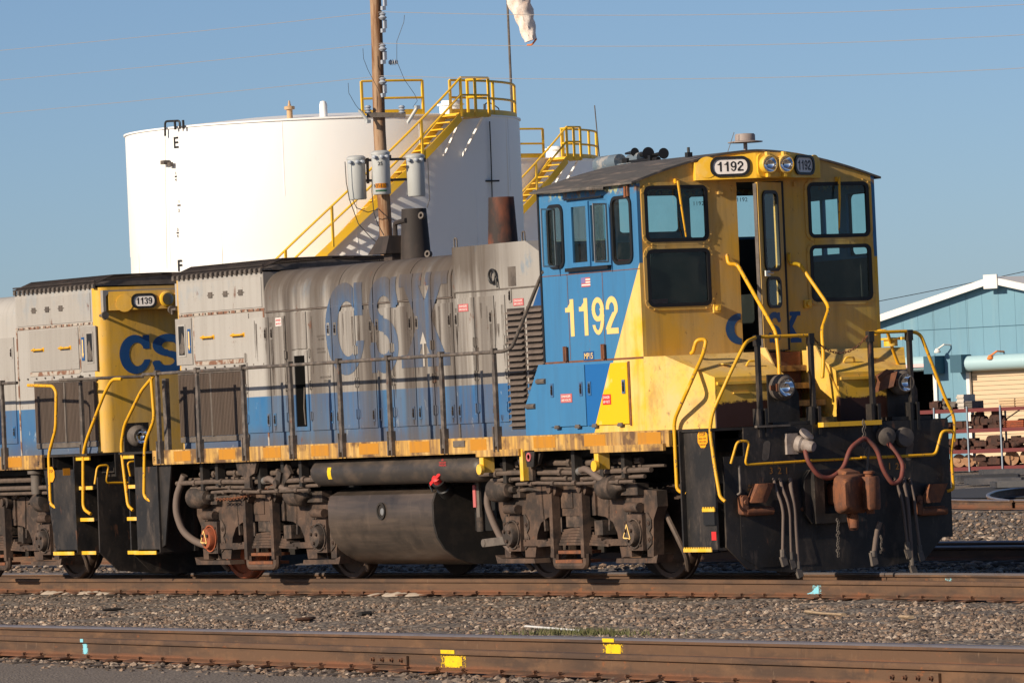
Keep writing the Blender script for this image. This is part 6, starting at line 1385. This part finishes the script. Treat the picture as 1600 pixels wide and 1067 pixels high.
for x_, gl_, ds in ((1209,(1212,764,1224,800,1223,862),0),(1219,(1222,762,1234,800,1236,866),0),(1235,(1236,765,1243,820,1247,880),1),(1398,(1400,752,1412,800,1418,850),0),(1413,(1412,755,1420,810,1425,875),1),(1422,(1424,760,1430,800,1437,855),0)):
    a,b,c,d,e,f = gl_; pts = [pf_(x_,748,3.36),pf_(a,b,3.46),pf_((a+c)/2+2,(b+d)/2,3.49),pf_(c,d,3.50),pf_(e,f,3.50)]; h_ = ypath(L, pts, .023 if ds else .017, 'hose', 'air_hose', .2)
    p = pf_(e,f+5,3.50); m_ = MB(); m_.tube([p+Vector((0,0,.06)),p+Vector((0,0,-.02))],.028,8); m_.obox(p+Vector((.0,.01,-.06)), (.02,0,0),(0,.03,.012),(0,-.015,.05)); m_.build('glad_hand', M['grime'], h_)
ypath(L, [pf_(1375,815,3.75),pf_(1370,830,3.72),pf_(1366,862,3.7)], .028, 'hose', 'air_hose', .1)
m_ = MB(); p = pf_(1365,872,3.7); m_.obox(p, (.02,0,0),(0,.035,.01),(0,-.01,.07)); m_.lathe([(-.03,.035),(.03,.035)], p+Vector((0,0,.05)), (0,0,1), 10); m_.build('glad_hand', M['grime'], L)
M['stencil'] = simple('stencil_orange', (.22,.10,.025), .7)
for s_,u in (('3',1205),('2',1218),('1',1229),('1',1390),('2',1402),('3',1413)): lettering(s_, pf_(u,735 if u < 1300 else 728,3.354), (0,1,0), (0,0,1), .07, None, .01).build('lettering', M['stencil'], pf, recalc=False)
for s_,v in (('A-TYPE',758),('KNUCKLE',764)): lettering(s_, pf_(1179,v,3.354), (0,1,0), (0,0,1), .03, .17).build('lettering', M['stencil'], pf, recalc=False)
for u0, s in ((1180,1),(1452,-1)):
    p = pf_(u0,788,3.40); m_ = MB(); m_.loft([[(x,p.y-.15+a_,p.z-.0+b_) for a_,b_ in rrect(.035,.105,.03,3)] for x in (3.352,3.45)]); m_.tube([(3.42,p.y-.13,p.z-.075),(3.42,p.y+.2,p.z-.075)],.042,12); m_.box(3.352,3.40,p.y-.12,p.y+.2,p.z-.06,p.z-.02); m_.lathe([(0,.025),(.02,.02)], (3.45,p.y-.15,p.z+.03), (1,0,0), 8); m_.build('knuckle_bracket', M['rust'], pf)
    m_ = MB(); q = [(3.40,p.y-.12),(3.47,p.y-.10),(3.50,p.y+.0),(3.48,p.y+.09),(3.42,p.y+.13),(3.40,p.y+.06),(3.43,p.y+.02),(3.42,p.y-.05)]; m_.loft([[(x,y+k_*.03,p.z+.02+k_*.055) for x,y in q] for k_ in (0,1,2,3,3.6)]); m_.build('spare_knuckle', M['rust'], pf)
ypath(L, [pf_(1142,724,3.45),pf_(1152,689,3.5),pf_(1171,689,3.5),pf_(1164,726,3.47),pf_(1279,719,3.47),pf_(1345,716,3.47)], .014, 'rail_y', 'uncoupling_lever', .05)
ypath(L, [pf_(1345,715,3.47),pf_(1379,714,3.47),pf_(1462,710,3.47),pf_(1472,673,3.5),pf_(1491,673,3.5),pf_(1486,706,3.46),pf_(1490,764,3.44),pf_(1480,767,3.40)], .017, 'rail_y', 'uncoupling_lever', .05)
ypath(L, [pf_(1155,727,3.44),pf_(1156,745,3.44),pf_(1157,770,3.44),pf_(1152,773,3.42)], .014, 'post', 'lever_rod', .04)
m_ = MB(); m_.tube([pf_(1352,712,3.49),pf_(1352,700,3.51),pf_(1358,698,3.51),pf_(1354,740,3.5)],.014,6,.02); m_.build('lever_loop', M['grime'], pf)
# coupler with striker, shank and knuckle
m_ = MB(); m_.ringplate([(3.351,y*1.0,.86+z) for y,z in ((-.34,-.30),(.30,-.30),(.30,.27),(-.34,.27))], [(3.351,y,.86+z) for y,z in ((-.22,-.20),(.22,-.20),(.22,.17),(-.22,.17))], (.14,0,0)); m_.prismX([(-.34,1.13),(-.42,1.02),(-.42,.66),(-.34,.56)], 3.351, 3.42); m_.build('coupler_pocket', M['black'], L)
def rsec(x, y0, y1, z0, z1, r=.05):      # rounded section of a casting
    y0, y1 = y0*1.12, y1*1.12; z0, z1 = .86+(z0-.86)*1.22, .86+(z1-.86)*1.22
    return [(x, (y0+y1)/2+a_, (z0+z1)/2+b_) for a_, b_ in rrect((y1-y0)/2, (z1-z0)/2, min(r,(y1-y0)*.45,(z1-z0)*.45), 3)]
cq = MB(); cq.loft([rsec(3.36,-.09,.09,.76,.96), rsec(3.54,-.09,.09,.76,.96), rsec(3.60,-.13,.12,.72,1.0), rsec(3.66,-.19,.15,.69,1.03,.08), rsec(3.74,-.22,.16,.69,1.03,.08), rsec(3.80,-.22,.05,.70,1.02,.07), rsec(3.88,-.24,-.07,.71,1.01,.06), rsec(3.95,-.25,-.14,.73,.99,.05), rsec(3.97,-.24,-.17,.75,.97,.03)])
co = cq.build('coupler', M['rust'], L)
m_ = MB(); m_.loft([rsec(3.66,-.06,.07,.66,.74,.03) for _ in range(1)]+[[(p[0]+.02,p[1],p[2]-.12) for p in rsec(3.66,-.05,.06,.64,.72,.03)]]); m_.lathe([(0,.05),(.12,.05),(.15,.035),(.2,.03)], (3.70,.0,.50), (0,0,1), 12); m_.build('lock_lifter', M['rust'], co)
m_ = MB(); m_.loft([rsec(3.60,-.10,.06,1.02,1.08,.03), rsec(3.72,-.08,.08,1.0,1.05,.02)]); m_.lathe([(0,.03),(.05,.03)], (3.68,.02,1.03), (0,0,1), 10); m_.build('coupler_lug', M['rust'], co)
kn = [(3.72,.02),(3.74,.18),(3.80,.225),(3.87,.22),(3.93,.19),(3.97,.14),(3.985,.08),(3.965,.035),(3.925,.02),(3.90,.05),(3.885,.085),(3.84,.09),(3.79,.06)]
m_ = MB(); cx_, cy_ = 3.86, .13
m_.loft([[(cx_+(x-cx_)*k_, cy_+(y-cy_)*k_, z) for x,y in kn] for z,k_ in ((.685,.92),(.71,1.04),(.86,1.07),(1.01,1.04),(1.035,.92))]); kno = m_.build('knuckle', M['rust'], co)
m_ = MB(); m_.lathe([(0,.045),(.42,.045),(.425,.06),(.45,.06),(.455,.02)], (3.80,.15,.64), (0,0,1), 14); m_.build('knuckle_pin', M['rust'], kno)
for u0,v0,v1,w in ((1308,812,875,.012),(1376,838,866,.008)):
    m_ = MB()
    for k in range(int((v1-v0)/4)): p = pf_(u0+(k%3)*.8,v0+4*k,3.55); m_.tube([p+Vector((w*(k%2),w*math.cos(a),.018*math.sin(a))) for a in [6.2832*i/6 for i in range(7)]], .005, 4)
    m_.build('pilot_chain', M['grime'], pf)
m_ = MB(); m_.prismX([(-1.20,.98-.15),(-1.20,.25),(-1.0,.13),(-.25,.13),(-.45,.83)][::1], 3.351, 3.358); m_.build('pilot_patch', M['black'], pf)
for y,z in ((-1.10,.72),(-.42,.72)): m_ = MB(); m_.lathe([(0,.025),(.02,.02)], (3.357,y,z), (1,0,0), 8); m_.build('bolt', M['rust'], pf)
m_ = MB(); p0, p1 = pf_(1282,666,3.40), pf_(1373,661,3.40); m_.box(3.352,3.46,p0.y,p1.y,1.575,1.625); m_.build('walk_bridge', M['yel'], L)
m_ = MB(); m_.box(3.352,3.40,-.97,-.55,1.60,1.622); m_.build('walk_bridge', M['grime'], L)
# ------------------------------------------------------------------ handrails along the walkway
HR = 2.56; YP = -1.545
ypath(L, [(-9.75,YP,HR),(-.86,YP,HR),pY(800,543,-1.49),pY(845,432,-1.50),pY(850,424,-1.52)], .021, 'post')
for x in (-9.36,-8.289,-7.096,-5.894,-4.68,-3.501,-2.268,-1.071): place(post_me, 'handrail_post', L, (x,YP,1.612))
m_ = MB(); m_.box(-9.72,-9.62,-1.30,-1.25,1.61,2.50); m_.build('end_post', M['post'], L)
ypath(L, [pY(241,586,-1.50),pY(221,610,-1.49),pY(194,665,-1.47),pY(189,697,-1.46),pY(194,740,-1.46),pY(200,790,-1.46),pY(208,797,-1.44)], .021)
ypath(L, [pY(246,586,-1.50),pY(236,588,-1.5),pY(241,655,-1.5),pY(229,685,-1.5),pY(226,700,-1.5),pY(225,776,-1.5),pY(236,783,-1.47)], .021)
# far side handrail
ypath(L, [(-9.6,1.495,HR),(-.6,1.495,HR),(0,1.5,3.4)], .021, 'post')
for x in (-8.3,-5.9,-3.5,-1.1): place(post_me, 'handrail_post', L, (x,1.495,1.612))
# ------------------------------------------------------------------ tanks and piping under the frame
m_ = MB(); x0, x1 = -5.55, -3.02
tp = [(-.75,1.08),(-1.12,1.06),(-1.26,1.00),(-1.30,.90),(-1.30,.66),(-1.26,.50),(-1.17,.36),(-1.02,.25),(-.82,.18),(-.5,.155)]
tp = tp+[(-y,z) for y,z in tp[::-1]]; m_.prismX(tp, x0, x1); ft = m_.build('fuel_tank', M['tankblk'], L)
m_ = MB(); m_.prismX([(y*1.004,.62+(z-.62)*1.006) for y,z in tp], x1-.03, x1+.012); m_.build('tank_end_plate', M['under'], ft)
p = pY(596,798,-1.305); m_ = MB(); m_.lathe([(0,.10),(.014,.10),(.014,.075),(-.03,.07)], p, (0,-1,0), 24); m_.lathe([(.001,.072),(.003,.02)], p, (0,-1,0), 20); fg_ = m_.build('fuel_gauge', M['under'], ft)
MB().lathe([(.004,.045),(.012,.04),(.013,.01)], p+Vector((.03,0,-.01)), (0,-1,0), 14).build('gauge_glass', M['alum'], fg_)
p = pY(697,766,-1.26); m_ = MB(); ax = (pY(679,744,-1.46)-p).normalized(); m_.lathe([(-.05,.09),(.06,.09),(.07,.075),(.14,.07),(.15,.085),(.19,.085)], p, ax, 16); fl2 = m_.build('fuel_filler', M['gask'], ft)
m_ = MB(); m_.lathe([(.185,.06),(.25,.055),(.26,.03)], p, ax, 12); m_.bar(p+ax*.23-Vector((.12,0,.06)), p+ax*.23+Vector((.12,0,.06)), .05, .04); m_.build('filler_cap', M['red'], fl2)
m_ = MB(); m_.tube([pY(676,768,-1.25),pY(668,750,-1.28),pY(661,738,-1.28),pY(668,736,-1.26),pY(676,746,-1.25)], .012, 6, .05); m_.build('filler_chain', M['gask'], fl2)
def reservoir(xa, xb, y, z, r_, name='air_reservoir'):
    m_ = MB(); m_.lathe([(0,.02),(.01,r_*.5),(.05,r_*.85),(.11,r_),(xb-xa-.11,r_),(xb-xa-.05,r_*.85),(xb-xa-.01,r_*.5),(xb-xa,.02)], (xa,y,z), (1,0,0), 28); return m_.build(name, M['resv'], L)
a0 = pY(494,735,-1.33); a1 = pY(760,728,-1.33); rv = reservoir(a0.x, a1.x, -1.30, 1.275, .158)
m_ = MB(); x_ = sX(503,735); m_.loft([[(x_+xx,-1.30-.160*math.cos(b),1.275+.160*math.sin(b)) for b in (-.5,-.2,.1,.4)] for xx in (0,.09)], False); st_l = m_.build('yellow_label', M['spray_y'], rv, recalc=False)
for k,(s_,dz) in enumerate((('AIR',.05),('DANGER',.02),('PRESSURE',-.01))): lettering(s_, Vector((sX(684,722),-1.464,1.33+dz)), (1,0,0), (0,0,1), .022, .16 if k else .05).build('lettering', M['red'], rv, recalc=False)
# yellow jacking brackets and stencilled pads
for u0,u1,vt,vb in ((747,814,697,705),(926,1040,690,700)):
    m_ = MB(); xa_, xb_ = sX(u0,vt), sX(u1,vt); m_.box(xa_,xb_,-1.56,-1.526,1.40,1.475); m_.build('jacking_pad', M['sill'], near_sill)
    m_ = MB(); m_.box(xa_+.04,xa_+.13,-1.54,-1.40,1.22,1.40); m_.lathe([(0,.06),(.04,.06)], (xa_+.09,-1.54,1.26), (0,-1,0), 12); m_.build('jacking_lug', M['yel'], near_sill)
m_ = MB(); xa_ = sX(812,710); m_.box(xa_,xa_+.07,-1.53,-1.45,1.12,1.47); m_.build('tie_down_bracket', M['yel'], near_sill)
xa_ = sX(826,706); m_ = MB(); m_.prismY([(xa_-.1,1.45),(xa_+.12,1.45),(xa_+.08,1.27),(xa_-.06,1.27)], -1.52, -1.50); tb_ = m_.build('lifting_plate', M['under'], near_sill)
m_ = MB(); m_.lathe([(0,.05),(.012,.05),(.012,.03),(.0,.03)], (xa_,-1.521,1.38), (0,-1,0), 14); m_.build('lifting_hole', M['pink'], tb_)
m_ = MB(); xa_ = sX(718,694); m_.cbox((xa_,-1.53,1.555),(.26,.012,.07)); m_.build('builder_plate', M['grime'], near_sill)
for cx_ in (0.0, -7.366):      # truck safety hooks hanging from the sill
    xa_ = cx_-.55 if cx_ == 0 else cx_+.1
    m_ = MB(); m_.prismY([(xa_-.28,1.45),(xa_+.28,1.45),(xa_+.20,1.30),(xa_+.07,1.26),(xa_+.07,1.12),(xa_-.07,1.12),(xa_-.07,1.26),(xa_-.22,1.30)], -1.46, -1.42); m_.build('truck_hook', M['truck2'], L)
    for (dy,dz,r_,xs0,xs1) in ((-1.38,1.20,.030,-1.9,1.9),(-1.34,1.13,.022,-1.6,1.7),(-1.25,1.30,.035,-1.5,1.5),(-1.42,1.08,.02,-.9,1.6),(-1.20,1.24,.02,-1.9,1.9)):
        m_ = MB(); m_.tube([(cx_+xs0,dy,dz),(cx_+xs0*.5,dy,dz+.01),(cx_+xs1*.2,dy+.02,dz-.01),(cx_+xs1,dy,dz)], r_, 8)
        for k in range(5): xx = cx_+xs0+(xs1-xs0)*(k+.7)/5.4; m_.lathe([(-.03,r_*1.45),(.03,r_*1.45)], (xx,dy,dz), (1,0,0), 8)
        m_.build('brake_pipe', M['pipe'], L)
    for xx,z0,z1 in ((cx_-1.2,1.1,1.45),(cx_-.8,1.15,1.45),(cx_+.9,1.1,1.45),(cx_+1.35,1.12,1.45),(cx_+.3,1.1,1.45)):
        m_ = MB(); m_.box(xx-.035,xx+.035,-1.40,-1.30,z0,z1); m_.build('pipe_bracket', M['under'], L)
    m_ = MB(); m_.tube([(cx_+.35,-1.35,1.20),(cx_+.6,-1.42,1.24),(cx_+.9,-1.40,1.10),(cx_+1.05,-1.3,1.05)], .038, 10, .12); m_.build('flexible_hose', M['hose'], L)
    m_ = MB(); m_.lathe([(-.02,.045),(.10,.045)], (cx_+.33,-1.35,1.20), (1,-.2,.1), 10); m_.build('hose_clamp', M['alum'], L)
ypath(L, [pY(288,742,-1.35),pY(276,775,-1.40),pY(275,800,-1.42),pY(285,830,-1.38),pY(305,846,-1.3),pY(326,853,-1.2)], .045, 'hose', 'traction_cable', .25)
ypath(L, [pY(785,752,-1.2),pY(765,757,-1.25),pY(760,785,-1.28),pY(770,815,-1.26),pY(785,845,-1.2),pY(802,862,-1.15)], .04, 'hose', 'traction_cable', .25)
m_ = MB(); a, b = pY(757,848,-1.25), pY(806,842,-1.22); m_.bar(a,b,.03,.09); m_.lathe([(-.02,.045),(.02,.045)], a, (0,1,0), 12); m_.build('handbrake_link', M['grime'], L)
chn = MB(); a, b = pY(338,780,-1.33), pY(428,757,-1.33); n = 34
for k in range(n):
    t = (k+.5)/n; p = a.lerp(b,t)-Vector((0,0,.05*4*t*(1-t))); d = (b-a).normalized(); sv = Vector((0,1,0)) if k % 2 else Vector((0,0,1)); chn.tube([p+d*.03*math.cos(q)+sv*.016*math.sin(q) for q in [6.2832*i/8 for i in range(9)]], .006, 5)
chn.build('handbrake_chain', M['rust'], L)
m_ = MB(); p = pY(445,745,-1.38); m_.obox(p, (.14,0,.10),(0,.02,0),(-.05,0,.06)); m_.obox(p+Vector((-.1,-.03,-.05)), (.05,0,.12),(0,.02,0),(-.05,0,.02)); m_.lathe([(-.05,.05),(.05,.05)], p+Vector((-.1,-.04,-.08)), (0,1,0), 12); m_.build('handbrake_crank', M['truck2'], L)
m_ = MB(); m_.box(-2.95,-2.45,-.8,.8,.55,1.45); m_.build('dark_filler_box', M['blk'], L); m_ = MB(); m_.box(-6.1,-5.6,-.8,.8,.75,1.45); m_.build('dark_filler_box', M['blk'], L)  # black filler boxes added to keep the open gaps beside the fuel tank dark
m_ = MB(); p = pY(742,775,-1.1); m_.cbox(p,(.06,.02,.25)); m_.build('red_tag', M['pink'], L); m_ = MB(); m_.cbox(pY(748,780,-1.08),(.07,.03,.40)); m_.build('tag_bar', M['grime'], L)
m_ = MB(); m_.lathe([(0,.05),(.30,.05)], pY(752,830,-1.0), (0,0,1), 10); m_.build('drain_pipe', M['truck2'], L)
# ------------------------------------------------------------------ locomotive 1139 coupled behind, mirrored, seen in part
L2 = thing('switcher_locomotive', (-16,0,0), 'grey and blue switcher locomotive numbered 1139 coupled behind, yellow end with logo', 'locomotive')
XF = lambda p: Vector((-22.1-p.x, p.y, p.z))
n2 = walkway(L2, -10.6, .0, -9.35, 0)
h2 = radiator_end(L2); rear_steps(L2); pilot(L2, -10.62, -1)
truck(L2, -7.30)
m_ = MB(); m_.prismX(sec, XE0, 0.); e2 = m_.build('engine_hood', M['hood'], L2)
for i,(x0,x1) in enumerate(((-7.50,-6.98),(-6.96,-6.44),(-6.42,-5.9),(-5.88,-5.36),(-5.34,-4.8))):
    m_ = MB(); m_.box(x0,x1,DOORF,YH+.002,1.78,3.17); d_ = m_.build('hood_door', M['hood'], e2); place(latch_me, 'latch', d_, (x0+.07,DOORF,2.97)); place(latch_me, 'latch', d_, (x0+.07,DOORF,1.93))
for x in (-8.30,-7.1,-5.9,-4.7): place(post_me, 'handrail_post', L2, (x,YP,1.612))
for x in (-9.9,): place(post_me, 'handrail_post', L2, (x,-1.2,1.612))
MB().tube([(-8.75,YP,HR),(0,YP,HR)], .021, 10).build('handrail', M['post'], L2)
MB().tube([(-9.75,-1.42,HR),(-10.3,-1.2,HR),(-10.5,-.6,HR)], .021, 10, .1).build('handrail', M['post'], L2)
for x0,x1 in ((-8.75,-8.35),(-7.9,-7.5)): MB().box(x0,x1,-1.5285,-1.524,1.475,1.60).build('reflector', M['refl'], n2)
for (dy,dz,r_,xs0,xs1) in ((-1.38,1.20,.030,-2.4,3),(-1.34,1.13,.022,-2.2,3),(-1.25,1.30,.035,-2.2,3)): MB().tube([(-7.3+xs0,dy,dz),(-7.3+xs1,dy,dz)], r_, 8).build('brake_pipe', M['pipe'], L2)
m_ = MB(); m_.lathe([(0,.07),(.25,.07),(.26,.11),(.30,.11)], (-8.9,-1.40,1.12), (0,0,1), 14); m_.build('drain_valve', M['grime'], L2)
XF = None
ypath(L2, [pY(190,592,-1.40),pY(175,592,-1.44),pY(162,617,-1.46),pY(136,685,-1.46),pY(130,708,-1.46),pY(130,795,-1.46),pY(142,803,-1.44)], .021)
ypath(L2, [pY(44,602,-1.5),pY(82,603,-1.5),pY(88,612,-1.5),pY(87,670,-1.5),pY(76,710,-1.5),pY(79,788,-1.5),pY(88,793,-1.47)], .021)
EX = -22.1+10.0       # its end face
b0_, b1_ = Vector((EX+.04,-.82,0)), Vector((EX+.24,-.20,0)); bx_ = (b1_-b0_).normalized(); bn_ = Vector((bx_.y,-bx_.x,0)); q_ = pX(224,470,EX+.165); pz = b0_.lerp(b1_, (q_.y+.82)/.62)+Vector((0,0,q_.z))+bn_*.003
def S2(pts, d): return [pz+bn_*d+bx_*a+Vector((0,0,b)) for a,b in pts]
m_ = MB(); m_.ringplate(S2(rrect(.165,.095,.08),0), S2(rrect(.135,.068,.06),0), bn_*.02); nb = m_.build('number_board', M['gask'], h2)
m_ = MB(); m_.add(S2(rrect(.137,.07,.06),.007), [tuple(range(24))]); m_.build('board_glass', M['nbw'], nb, recalc=False)
numerals('1139', pz+bn_*.010, bx_, .085, .21, M['blk'], nb, rows=30)
c = pX(193,474,EX+.075); c = b0_.lerp(b1_, (c.y+.82)/.62)+Vector((0,0,c.z)); m_ = MB(); m_.lathe([(-.03,.11),(.010,.11),(.011,.02)], c, bn_, 24); m_.build('blank_cover', M['front'], h2)
for ch, u0, u1 in (('C',188,237),('S',238,290),('X',291,345)):
    a = pX(u0,583,EX+.004); b = pX(u1,581,EX+.004); top_ = pX(215,523,EX+.004).z; bot_ = pX(215,584,EX+.004).z
    csx_letter(ch, b.y-a.y, top_-bot_, (lambda yl, xx: (lambda x,y: Vector((xx, yl+x, bot_+y))))(a.y, EX+.004), rows=80).build('logo_letter', M['csx'], h2, recalc=False)
p = pX(216,681,-11.58); m_ = MB(); ax = Vector((1,-.1,-.03)).normalized(); m_.lathe([(-.12,.03),(-.11,.09),(-.05,.135),(.03,.14),(.06,.125),(.10,.10),(.11,.10),(.11,.088),(.105,.088)], p, ax, 28); la = m_.build('ditch_light', M['grime'], L2)
m_ = MB(); m_.lathe([(.105,.088),(.065,.072),(.035,.042),(.03,.01)], p, ax, 24, False); m_.build('reflector', M['chrome'], la)
m_ = MB(); m_.box(p.x-.12,p.x-.09,p.y-.15,p.y+.2,1.61,p.z+.17); m_.build('lamp_bracket', M['black'], L2)
ypath(L2, [pX(148,756,-11.4),pX(152,728,-11.4),pX(170,726,-11.4),pX(165,754,-11.42),pX(206,754,-11.42),pX(199,722,-11.4),pX(213,720,-11.4),pX(220,742,-11.4)], .014, 'rail_y', 'uncoupling_lever', .05)
m_ = MB(); p = pY(80,741,-1.50); oc = [p+Vector((.105*math.cos(R(22.5+45*k)),0,.105*math.sin(R(22.5+45*k)))) for k in range(8)]; m_.prism(oc, [q+Vector((0,-.003,0)) for q in oc]); sg_ = m_.build('stop_sticker', M['stopor'], L2)
lettering('STOP', p+Vector((0,-.005,.04)), (1,0,0), (0,0,1), .04, .12, .012).build('lettering', M['blk'], sg_, recalc=False)
lettering('F', pY(60,725,-1.529), (1,0,0), (0,0,1), .07, None, .01).build('lettering', M['blk'], n2, recalc=False)
m_ = MB(); m_.cbox(pX(104,737,-11.90),(.004,.10,.09)); m_.build('reflector', M['refl'], L2)
m_ = MB(); m_.box(-11.5,-10.6,-.12,.12,.76,.96); m_.cbox((-11.05,0,.86),(.45,.4,.34)); m_.build('coupler', M['rust'], L2)
